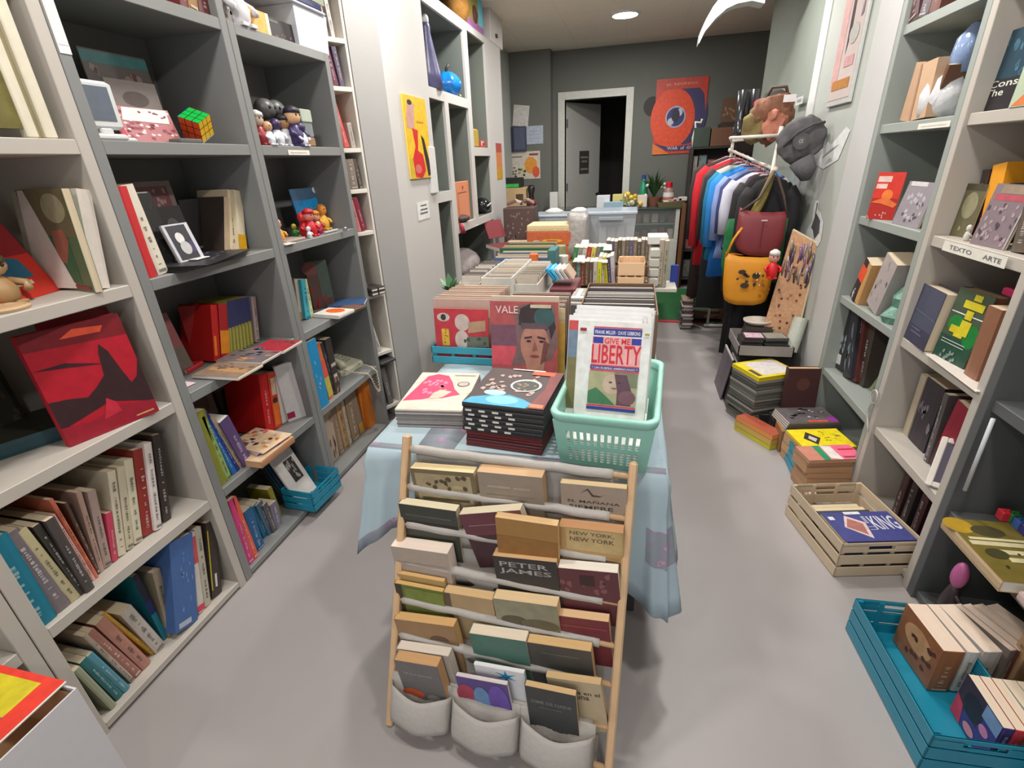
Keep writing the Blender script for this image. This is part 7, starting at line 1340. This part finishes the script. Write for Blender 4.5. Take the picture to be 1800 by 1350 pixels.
mb.build('leaves', lf); MB().cyl((0, 0, -.04), (0, 0, .02), .006, mat((90, 110, 70), .6), 6).build('stem', lf)
ybox('beige carton under the crumpled green cloth', 2.42, 778, 806, 516, .2, (206, 186, 166), zb=T1)
# white papers pile
for i in range(9):
    a = .35+.02*i; p = P(925+2.4*i, 503-1.2*i, Y=2.78); book('white pamphlet in the slanted bundle right of the comic boxes', (p.x, 2.62+.02*i, .90), V3((.75, 0, .66)), (0, 1, 0), V3((-.66, 0, .75)), .010, .22, .09, [(220, 216, 206), (206, 200, 180), (226, 222, 216)][i % 3], page=(226, 222, 216), group='white pamphlets right of the comic boxes')
ybox('grey carton under the slanted white pamphlets', 2.62, 918, 965, 520, .3, (150, 144, 138), zb=T1)
# divider and boxes behind
ybox('kraft divider card with a white top label among the comics', 3.22, 898, 930, 455, .01, (196, 150, 104), cat='card', name='divider_card', prt=[('r', (220, 218, 212), 0, .86, 1, 1), ('r', (120, 116, 112), .3, .91, .65, .94)])
x0, x1, z1_ = open_box('kraft carton of blue comics behind the kraft divider', 3.30, 862, 962, 462, .4, (190, 160, 126))
row_in(x0, x1, 3.33, 14, .026, TT, z1_-TT+.01, [(66, 96, 136), (190, 170, 140), (50, 80, 150), (206, 190, 160)], 'comic packed in the kraft carton behind the divider', 'comics in the kraft carton', th=.008)
ybox('orange small box beside the kraft divider', 3.28, 930, 944, 447, .05, (214, 110, 60))
x0, x1, z1_ = open_box('kraft carton of dark green folders', 3.82, 874, 968, 446, .4, (186, 156, 124))
row_in(x0, x1, 3.85, 12, .03, TT, z1_-TT+.02, [(24, 96, 60), (200, 176, 140), (24, 90, 56), (176, 150, 120)], 'folder in the kraft carton of dark green folders', 'folders in the kraft carton', th=.010, cat='folder', name='folder')
ybox('cream carton with a white rim behind the green folders', 4.45, 880, 968, 432, .35, (206, 186, 160))
ybox('orange game box with a yellow oval emblem', 4.42, 926, 1003, 408, .3, (196, 110, 70), zb=TT+.0, prt=[('r', (200, 104, 64), 0, 0, 1, 1), ('e', (226, 180, 40), .58, .68, .24, .06), ('e', (200, 104, 64), .58, .68, .14, .03), ('e', (214, 190, 170), .22, .66, .08, .05), ('r', (150, 70, 50), 0, .5, 1, .53)])
zo = P(960, 408, Y=4.42).z
ybox('flat cream carton lying on the orange game box', 4.44, 926, 1003, 396, .3, (226, 206, 160), zb=zo+.001, prt=[('r', (206, 196, 150), 0, .1, 1, .5)])
fb = ybox('brown box printed with pale flowers at the left of the far table', 4.9, 884, 938, 366, .25, (84, 64, 60), prt=[('s', (120, 98, 90), .05, .05, .95, .95, 22, .05), ('s', (196, 184, 176), .08, .3, .92, .95, 9, .02)])
lying('dark red open case before the flowered box', .90, (884, 438), (924, 433), (884, 426), .03, (110, 36, 44), None, None, cat='case', name='case')
face3('dark red case lid standing open before the flowered box', (-1.33, 4.62, .90), (-1.21, 4.80, .90), 398, .012, (126, 50, 56), None, h=.17, lean=25, cat='case', name='case_lid')  # only the lid of the dark red case, a separate piece
for i, (px, py, c) in enumerate(((898, 355, (130, 90, 84)), (908, 350, (196, 180, 170)), (918, 352, (90, 70, 66)), (926, 358, (176, 150, 140)))):
    zf = P(910, 366, Y=4.9).z; p = P(px, py, Y=4.95); o = MB().bbox((-.05, -.02, 0), (.05, .02, .03), mat(c, .6), .006).build('toy_car'); o.location = (p.x, 5.0+.03*i, zf+.003+.0*i); o.rotation_euler = (0, math.radians(25 if i % 2 else -20), math.radians(20*i)); o.location.z += .03; tag(o, ['brown', 'pale', 'dark', 'beige'][i] + ' slanted small box on the flowered brown box', 'box')
# green/white cylinders between the rows
for i, (px0, px1, yt, c, Y, lb) in enumerate([(978, 998, 452, (200, 194, 184), 3.3, 'tall off-white cylinder tin right of the comic boxes'), (976, 994, 434, (150, 150, 110), 3.6, 'olive patterned tin behind the off-white tin')]):
    a, b = P(px0, yt, Y=Y), P(px1, yt, Y=Y); r = (b.x-a.x)/2; o = MB().lathe([(r, 0), (r, a.z-TT), (r*.93, a.z-TT+.004)], mat(c, .5, noise=.15), 20).build('tin'); o.location = ((a.x+b.x)/2, Y+r, TT+.001); tag(o, lb, 'tin')
o = ybox('dark teal folder standing right of the comic boxes', 3.12, 962, 976, 440, .18, (60, 110, 112), cat='folder', name='folder')
# ---- clear plastic bins
clr = mat((196, 204, 210), .12, noise=.03, alpha=.55)
def bin_(label, Y, px0, px1, yt, dep, zb=TT, lid=True):
    x0, x1 = P(px0, yt, Y=Y).x, P(px1, yt, Y=Y).x; z1_ = P((px0+px1)/2, yt, Y=Y).z; h = z1_-zb; w_ = x1-x0; e = empty('plastic_bin', (x0, Y, zb+.001), label, 'bin')
    MB().loft([[(.03, .03, 0), (w_-.03, .03, 0), (w_-.03, dep-.03, 0), (.03, dep-.03, 0)], [(.01, .01, h*.93), (w_-.01, .01, h*.93), (w_-.01, dep-.01, h*.93), (.01, dep-.01, h*.93)]], clr).build('bin_body', e)
    MB().bbox((0, 0, h*.92), (w_, dep, h), mat((190, 202, 212), .2, alpha=.8), .008).build('bin_lid', e); MB().bbox((w_*.3, -.012, h*.80), (w_*.75, .004, h*.88), mat((150, 160, 168), .2), .003).build('bin_handle', e)
    for i in range(5): MB().bbox((.06+.12*i*w_/.7, .08, .01), (.06+.12*i*w_/.7+.07, dep-.08, h*.62), mat([(176, 176, 176), (206, 206, 204), (150, 156, 160)][i % 3], .7), .004).build('stored_item', e)
    return e
bin_('large clear plastic bin with a pale lid at the right of the far table', 4.65, 1024, 1121, 372, .42)
bin_('wide clear plastic bin at the left of the far table', 5.2, 930, 1024, 378, .4)
mb = MB(); rn = random.Random(8)
mb.loft([[(math.copysign(abs(math.cos(a*math.pi/10))**.45, math.cos(a*math.pi/10))*.10*k+rn.uniform(-.006, .006), math.copysign(abs(math.sin(a*math.pi/10))**.45, math.sin(a*math.pi/10))*.13*k, z_) for a in range(20)] for z_, k in ((0, 1), (.10, 1.0), (.22, .98), (.32, .93), (.37, .85), (.38, .6))], mat((168, 164, 160), .25, noise=.15, bump=.5)); o = crumple(mb.build('plastic_sack', smooth=True), .02, 12); p = P(1018, 430, Y=4.5); o.location = (p.x-.02, 4.55, TT+.001); tag(o, 'grey crumpled plastic sack between the clear bins', 'sack')
for (px, py, lb) in ((1020, 352, 'white crumpled bag on the wide clear bin'), (975, 372, 'white crumpled paper on the wide clear bin')):
    zf = P(980, 378, Y=5.2).z; o = MB().loft([[((.09*k)*math.cos(a*math.pi/6)*(1+.2*math.sin(4*a)), (.06*k)*math.sin(a*math.pi/6), z_) for a in range(12)] for z_, k in ((0, 1), (.02, 1.1), (.05, .4))], mat((214, 212, 208), .5, bump=.3)).build('crumpled_paper'); p = P(px, py, Y=5.4); o.location = (p.x, 5.38, zf+.004); tag(o, lb, 'paper')
# ---- book rows on the right half of the second table
Yb = 3.30
def spines(Y, px0, px1, n, yt, z0, cols, label, group, d=.16, jit=.01, seed=0, lean=0):
    rn = random.Random(seed); x0, x1 = P(px0, yt, Y=Y).x, P(px1, yt, Y=Y).x; h0 = P((px0+px1)/2, yt, Y=Y).z-z0; w_ = (x1-x0)/n
    for i in range(n):
        a = math.radians(lean+rn.uniform(-1.5, 1.5)*0); h = h0*(1+rn.uniform(-.05, .04)); H = V3((math.sin(a), 0, math.cos(a))); T = V3((math.cos(a), 0, -math.sin(a))); c_ = cols[i % len(cols)]
        book(label, V3((x0+w_*i, Y+rn.uniform(0, jit), z0+.002+(w_*.94*math.sin(a) if a > 0 else 0))), T, (0, 1, 0), H, w_*.94, d, h, c_[0] if isinstance(c_[0], tuple) else c_, page=(222, 208, 186), group=group)
spines(3.75, 1066, 1142, 11, 424, TT+.10, [(110, 98, 84), (96, 90, 116), (126, 112, 96), (90, 80, 66), (134, 120, 104)], 'grey brown spined book in the long row right of the tables', 'grey brown book row')
ybox('low carton under the grey brown book row', 3.74, 1066, 1142, 468, .2, (120, 100, 80))
spines(3.32, 1006, 1058, 7, 462, TT+.02, [(90, 76, 54), (96, 120, 110), (120, 60, 40), (104, 84, 64), (96, 70, 56), (190, 184, 176), (200, 196, 40)], 'old book in the brown and yellow row of the second table', 'brown and yellow book row')
spines(3.36, 1058, 1084, 4, 452, TT+.02, [(206, 200, 190), (196, 188, 40), (70, 60, 84), (186, 180, 186)], 'book in the short bright row beside the wooden box', 'short bright book row', lean=-6)
spines(3.58, 1004, 1060, 7, 436, TT+.08, [(60, 130, 80), (150, 146, 140), (190, 186, 180), (176, 60, 50), (206, 190, 90), (120, 116, 112)], 'book with a white tag in the second row of the second table', 'tagged book row', lean=8)
ybox('low carton under the tagged book row', 3.57, 1002, 1062, 470, .2, (130, 106, 80))
for i, (px, py, Y) in enumerate(((1012, 460, 3.31), (1020, 432, 3.57), (1060, 440, 3.5), (1052, 462, 3.34))):
    p = P(px, py, Y=Y); o = MB().loft([[(0, 0, 0), (.06, 0, 0), (.055, .05, .03), (.01, .05, .03)], [(0, 0, .003), (.06, 0, .003), (.055, .05, .033), (.01, .05, .033)]], mat((228, 226, 220), .6)).build('white_tag'); o.location = p; o.location.z = p.z; tag(o, ['white tag on the brown books', 'white tag on the second book row', 'white tag beside the grey brown books', 'white tag over the yellow spines'][i] + ' of the middle table', 'tag')
wb = crate('small pale wooden box with a slot at the right of the second table', V3((P(1086, 462, Y=3.3).x, 3.3, P(1086, 462, Y=3.3).z)), V3((P(1135, 462, Y=3.3).x, 3.3, 0)), V3((P(1086, 462, Y=3.3).x, 3.55, 0)), TT+.002, P(1086, 462, Y=3.3).z, mat((226, 190, 150), .5, noise=.05), n_slat=2, handle=False)[0]; clean(wb)
for i in range(4): tag(ybox('small tan book standing in the pale wooden box', 3.33+.04*i, 1090, 1130, 466, .03, (196, 160, 120), zb=TT+.010, cat='book', name='book'), group='small books in the pale wooden box')
# stack of white boxed papers right
for i in range(4):
    p0, p1 = P(1140, 500-18*i, Y=3.38), P(1160, 500-18*i, Y=3.38); o = MB().bbox((0, 0, 0), (p1.x-p0.x, .2, .062), mat((186, 186, 176), .6, noise=.15), .01).build('paper_roll'); o.location = (P(1140, 480, Y=3.38).x, 3.38, TT+.004+.0635*i); tag(o, 'pale rolled bundle stacked on the small side table', 'bundle', 'pale bundles on the side table')
spines(3.38, 1161, 1178, 2, 424, TT+.002, [(166, 150, 132), (150, 146, 126)], 'grey cardboard file beside the pale bundles', 'grey files by the pale bundles')
p = P(1140, 410, Y=3.42); o = MB().bbox((0, 0, 0), (P(1176, 410, Y=3.42).x-p.x, .18, .05), mat((206, 206, 202), .5), .004).build('white_case'); o.location = (p.x, 3.42, TT+.275); tag(o, 'white flat case lying over the pale bundles', 'case')
table('small side table for pale bundles beyond the mint basket', .165, 3.34, .31, 3.62) if False else None
t_ = empty('side_stand', (.20, 3.48, 0), 'narrow stand under the pale bundles above the green mat', 'stand'); MB().bbox((-.10, -.12, .72), (.10, .12, TT), mat((190, 186, 176), .5), .003).build('stand_top', t_); MB().cyl((-.09, .1, .0), (-.09, .1, .72), .012, mat((80, 76, 72), .4), 10).build('stand_post', t_, True); MB().cyl((-.09, -.1, .0), (-.09, -.1, .72), .012, mat((80, 76, 72), .4), 10).build('stand_post', t_, True)
ybox('royal blue folder leaning on the stand over the green mat', 3.55, 1180, 1194, 466, .02, (40, 60, 150), zb=P(1186, 504, Y=3.55).z, cat='folder', name='folder')
# green mat with a red edge on the far floor
mat_y0 = P(1160, 566, Z=0).y
def turf():
    m = mat((34, 96, 50), .95, noise=.35, scale=160, bump=.6); o = MB().box((-.9, mat_y0+.06, .001), (.98, 6.45, .012), m).build('green_mat'); tag(o, 'green artificial grass mat on the far floor', 'mat', None); return o
turf(); o = MB().box((-.9, mat_y0-.01, .001), (.72, mat_y0+.055, .010), mat((176, 60, 66), .8)).build('red_strip'); tag(o, 'red floor strip along the near edge of the green mat', 'floor strip')
# ================================================================== COUNTER AND BACK SHELVES
CX0, CX1, CY, CZ = -1.0, .53, 6.5, .98
cn = empty('display_counter', (CX0, CY, 0), 'white display counter with a glass front in front of the open door', 'counter'); cw2 = mat((206, 204, 196), .5); cL = CX1-CX0
MB().bbox((0, 0, 0), (cL, .45, .60), cw2, .003).build('counter_base', cn); MB().bbox((cL-.045, 0, .60), (cL, .45, CZ-.02), cw2, .003).build('end_panel', cn); MB().bbox((0, 0, .60), (.045, .45, CZ-.02), cw2, .003).build('end_panel', cn)
MB().bbox((.045, .43, .60), (cL-.045, .45, CZ-.02), mat((150, 146, 140), .6), .002).build('back_panel', cn); MB().bbox((-.01, -.01, CZ-.02), (cL+.01, .46, CZ), mat((70, 76, 74), .15), .003).build('glass_top', cn)
MB().bbox((.045, .04, .78), (cL-.045, .42, .79), mat((150, 160, 156), .1, alpha=.6), .001).build('glass_shelf', cn)
MB().box((.045, .002, .60), (cL-.045, .006, CZ-.02), mat((190, 200, 198), .05, alpha=.12)).build('front_pane', cn)
rn = random.Random(12)
for j, zc in enumerate((.602, .791)):
    for i in range(7):
        x = CX1-.12-.10*i; w_ = rn.uniform(.05, .085); h = rn.uniform(.07, .14); c_ = rn.choice([(150, 120, 110), (90, 80, 76), (196, 186, 176), (120, 60, 60), (110, 100, 90), (176, 160, 150)]); o = MB().bbox((0, 0, 0), (w_, .05, h), mat(c_, .5, noise=.4, scale=40), .004).build('collectible_card'); o.location = (x, CY+.10+rn.uniform(0, .08), zc); tag(o, 'small framed collectible behind the glass of the white counter', 'collectible', 'collectibles inside the glass counter')
zt2 = CZ+.001
def ctop(label, px0, px1, yt, dep, col, Y=CY+.1, cat='box', name='box', zb=None, r=.004): return ybox(label, Y, px0, px1, yt, dep, col, zb=zb or zt2, cat=cat, name=name, r=r)
ctop('white square box on the glass counter', 1049, 1072, 344, .15, (216, 218, 222)); ctop('pale yellow box on the glass counter', 1077, 1096, 342, .12, (214, 204, 130), Y=CY+.22); ctop('light blue low box with a brown picture on the counter', 1062, 1096, 355, .08, (150, 180, 196), Y=CY+.03); ctop('white tissue box behind the flowers on the counter', 1120, 1138, 344, .12, (214, 206, 196))
fl = empty('flowers', P(1106, 366, Y=CY+.08), 'bunch of white and yellow flowers lying on the glass counter', 'flowers'); fl.location.z = zt2
for i in range(18):
    a = rn.uniform(0, 6.28); r_ = rn.uniform(0, .13); c_ = rn.choice([(226, 220, 196), (226, 196, 80), (236, 230, 214), (196, 160, 50)]); MB().ball((r_*math.cos(a), r_*.5*math.sin(a), .04+rn.uniform(0, .13)), .03, mat(c_, .7), 8, 5).build('blossom', fl, True)
for i in range(5): MB().tube([(rn.uniform(-.1, .1), 0, .01), (rn.uniform(-.12, .12), -.02, .05), (rn.uniform(-.14, .14), 0, .09)], .008, mat((110, 130, 60), .6), 6).build('stem', fl, True)
br = empty('bread_basket', P(1178, 366, Y=CY+.08), 'low olive tray of pink and white papers at the right end of the counter', 'tray'); br.location.z = zt2
MB().loft([[(-.16*k, -.08*k, z_), (.16*k, -.08*k, z_), (.16*k, .08*k, z_), (-.16*k, .08*k, z_)] for z_, k in ((0, .85), (.06, 1.0))], mat((110, 104, 70), .7)).build('tray_body', br)
for i in range(5): MB().bbox((-.15+.06*i, -.06, .055+.004*i), (-.06+.06*i, .06, .06+.012*i), mat([(206, 170, 170), (214, 208, 200), (190, 150, 150)][i % 3], .6), .001).build('paper_slip', br)
# plant
pl = empty('potted_plant', P(1150, 345, Y=CY+.3), 'bushy green plant with white flowers in a terracotta pot on the counter', 'plant'); pl.location.z = zt2
MB().lathe([(.07, 0), (.10, .09), (.105, .10), (.09, .10)], mat((140, 90, 70), .8), 20).build('pot', pl)
mb = MB(); 
for i in range(60):
    a = rn.uniform(0, 6.28); L_2 = rn.uniform(.18, .36); b = rn.uniform(.15, .7); tip = V3((math.cos(a)*L_2*b, math.sin(a)*L_2*b, .10+L_2*(1.1-b*.6))); mid = tip*.5+V3((0, 0, .08)); s_ = V3((-math.sin(a), math.cos(a), 0))*.012
    mb.poly([V3((0, 0, .09))-s_*.3, mid-s_, tip, mid+s_], mat(rn.choice([(40, 84, 40), (60, 100, 50), (30, 66, 36)]), .6))
mb.build('leaves', pl)
for i in range(10): a = rn.uniform(0, 6.28); MB().ball((.13*math.cos(a), .13*math.sin(a), .12+rn.uniform(0, .14)), .018, mat((214, 214, 190), .6), 8, 5).build('blossom', pl, True)
jr = empty('jar', P(1175, 345, Y=CY+.16), 'glass jar with a red cap and terracotta filling on the counter', 'jar'); jr.location.z = zt2
MB().lathe([(.06, 0), (.065, .10), (.055, .19), (.03, .22)], mat((150, 120, 110), .2, noise=.4), 18).build('jar_body', jr, True); MB().lathe([(.062, .0), (.066, .09)], mat((170, 90, 60), .6), 18).build('filling', jr); MB().lathe([(.066, .11), (.063, .16)], mat((214, 210, 206), .5), 18).build('paper_band', jr); MB().lathe([(.036, .215), (.036, .27), (.02, .28)], mat((190, 30, 50), .4), 18).build('cap', jr)
bo = empty('bottle', P(1130, 345, Y=CY+.3), 'green and blue plastic bottle with an orange label beside the plant', 'bottle'); bo.location.z = zt2
MB().lathe([(.055, 0), (.06, .12), (.05, .22), (.025, .30), (.02, .33)], mat((40, 130, 100), .2), 18).build('bottle_body', bo, True); MB().lathe([(.062, .07), (.062, .14)], mat((196, 150, 90), .5), 18).build('bottle_label', bo); MB().lathe([(.026, .32), (.026, .36), (.01, .365)], mat((40, 60, 140), .4), 14).build('cap', bo)
# brown cabinet side and black shelf unit at the back right
SX0, SX1 = .60, 1.08; SY = 6.55
sh = empty('bookshelf', (SX0, SY, 0), 'black shelf unit at the back right beneath the orange poster', 'bookshelf'); bm3 = mat((50, 50, 48), .6); 
for x in (0, SX1-SX0-.02): MB().bbox((x, 0, 0), (x+.02, .35, 1.62), bm3, .002).build('side_panel', sh)
for z_ in (.1, .45, .75, 1.0, 1.27, 1.60): MB().bbox((.02, 0, z_), (SX1-SX0-.02, .35, z_+.022), bm3, .002).build('shelf_board', sh)
MB().box((.0, .35, 0), (SX1-SX0, .36, 1.62), mat((90, 84, 78), .7)).build('back_panel', sh)
o = MB().bbox((0, 0, 0), (.05, .38, 1.02), mat((120, 74, 46), .5, noise=.2, scale=10), .003).build('wooden_post'); o.location = (.545, SY-.06, .002); tag(o, 'reddish brown wooden board standing at the right end of the counter', 'board')
i = 0
for z_, hh in ((1.022, .22), (1.292, .26), (.772, .2), (.472, .25), (.122, .28)):
    x = SX0+.03
    while x < SX1-.09:
        w_ = rn.choice([.05, .09, .13]); h = hh*rn.uniform(.7, .95); c_ = rn.choice([(96, 90, 86), (150, 140, 130), (70, 66, 64), (120, 60, 50), (176, 170, 160), (60, 80, 84)])
        w_ = min(w_, SX1-.03-x); o = MB().bbox((0, 0, 0), (w_, .03, h), mat(c_, .5, noise=.3, scale=30), .002).build('framed_card'); o.location = (x, SY+.05, z_+.001); tag(o, 'small case or frame on the black shelf unit under the poster', 'case', 'cases on the black shelf unit'); art('print', o, (.008, -.0006, .01), (w_-.016, 0, 0), (0, 0, h-.02), [('r', tuple(min(255, v+50) for v in c_), 0, 0, 1, 1), ('s', c_, .1, .1, .9, .9, 5, .12)]); x += w_+.01
ybox('dark green box on top of the black shelf unit', SY+.05, 1221, 1250, 224, .15, (56, 70, 60), zb=1.622); ybox('tan brown box on top of the black shelf unit', SY+.04, 1252, 1290, 224, .15, (110, 74, 52), zb=1.622)
lm = empty('ornament', (P(1219, 250, Y=SY+.08).x, SY+.08, 1.622), 'slim white curled ornament beside the dark green box', 'ornament'); MB().tube([(0, 0, 0), (-.01, 0, .1), (.01, 0, .2), (.0, 0, .26), (.06, 0, .25), (.07, 0, .29)], .014, mat((206, 206, 190), .4), 8).build('ornament_body', lm, True)
ybox('brown picture leaning on the back wall above the boots', 7.0, 1272, 1306, 172, .03, (104, 76, 56), zb=P(1290, 215, Y=7.0).z, cat='picture', name='picture', prt=[('s', (150, 120, 92), .1, .1, .9, .9, 18, .07)])
hi = ybox('dark cabinet under the brown picture at the back right', 6.98, 1268, 1330, 215, .25, (60, 50, 44), zb=.002, cat='cabinet', name='cabinet') 
# left back corner: boxes below the drink poster
bx = ybox('kraft cardboard box below the cream drink poster', 6.4, 878, 924, 331, .3, (206, 176, 130), zb=.75, prt=[('r', (90, 70, 50), .62, .72, .9, .86)])
table('small table in the back left corner under the kraft box', -1.62, 6.3, -1.05, 6.9)
zk = P(900, 331, Y=6.4).z
ybox('black box with a green lower band on the kraft box', 6.45, 880, 915, 313, .2, (36, 36, 34), zb=zk+.002, prt=[('r', (60, 190, 90), .1, .05, .9, .4)])
bd2 = empty('vase', (P(934, 345, Y=6.45).x, 6.45, .747), 'black vase with a red and white collar in the back left corner', 'vase'); MB().lathe([(.06, 0), (.10, .12), (.10, .22), (.05, .32), (.03, .42), (.05, .50), (.03, .54)], mat((34, 32, 32), .3), 18).build('vase_body', bd2, True); MB().lathe([(.058, .31), (.05, .36), (.045, .37)], mat((176, 60, 60), .5), 18).build('collar', bd2, True)
ybox('white upright panel between the corner and the door frame', 6.9, 966, 980, 338, .08, (222, 222, 218), zb=.002, cat='panel', name='upright_board')

# low bookcase of stacked books left of the clothes, on the green mat
lb_ = empty('low_bookcase', (.60, 5.02, 0), 'low reddish brown bookcase end among the clothes over the green mat', 'bookcase'); wm3 = mat((96, 56, 44), .5, noise=.2, scale=10)
for x in (0, .30): MB().bbox((x, 0, .013), (x+.03, .28, .75), wm3, .003).build('side_panel', lb_)
for z_ in (.05, .38, .72): MB().bbox((.03, 0, z_), (.30, .28, z_+.02), wm3, .003).build('shelf_board', lb_)
for k in range(16):
    o = MB().bbox((0, 0, 0), (.10, .2, .016), mat([(150, 130, 110), (90, 110, 130), (196, 190, 176), (110, 60, 56), (60, 60, 62)][k % 5], .6), .002).build('book'); o.location = (.49+.008*(k % 3), 4.80, .014+.0175*k); tag(o, 'flat book in the stack on the green mat left of the clothes', 'book', 'books stacked on the green mat')
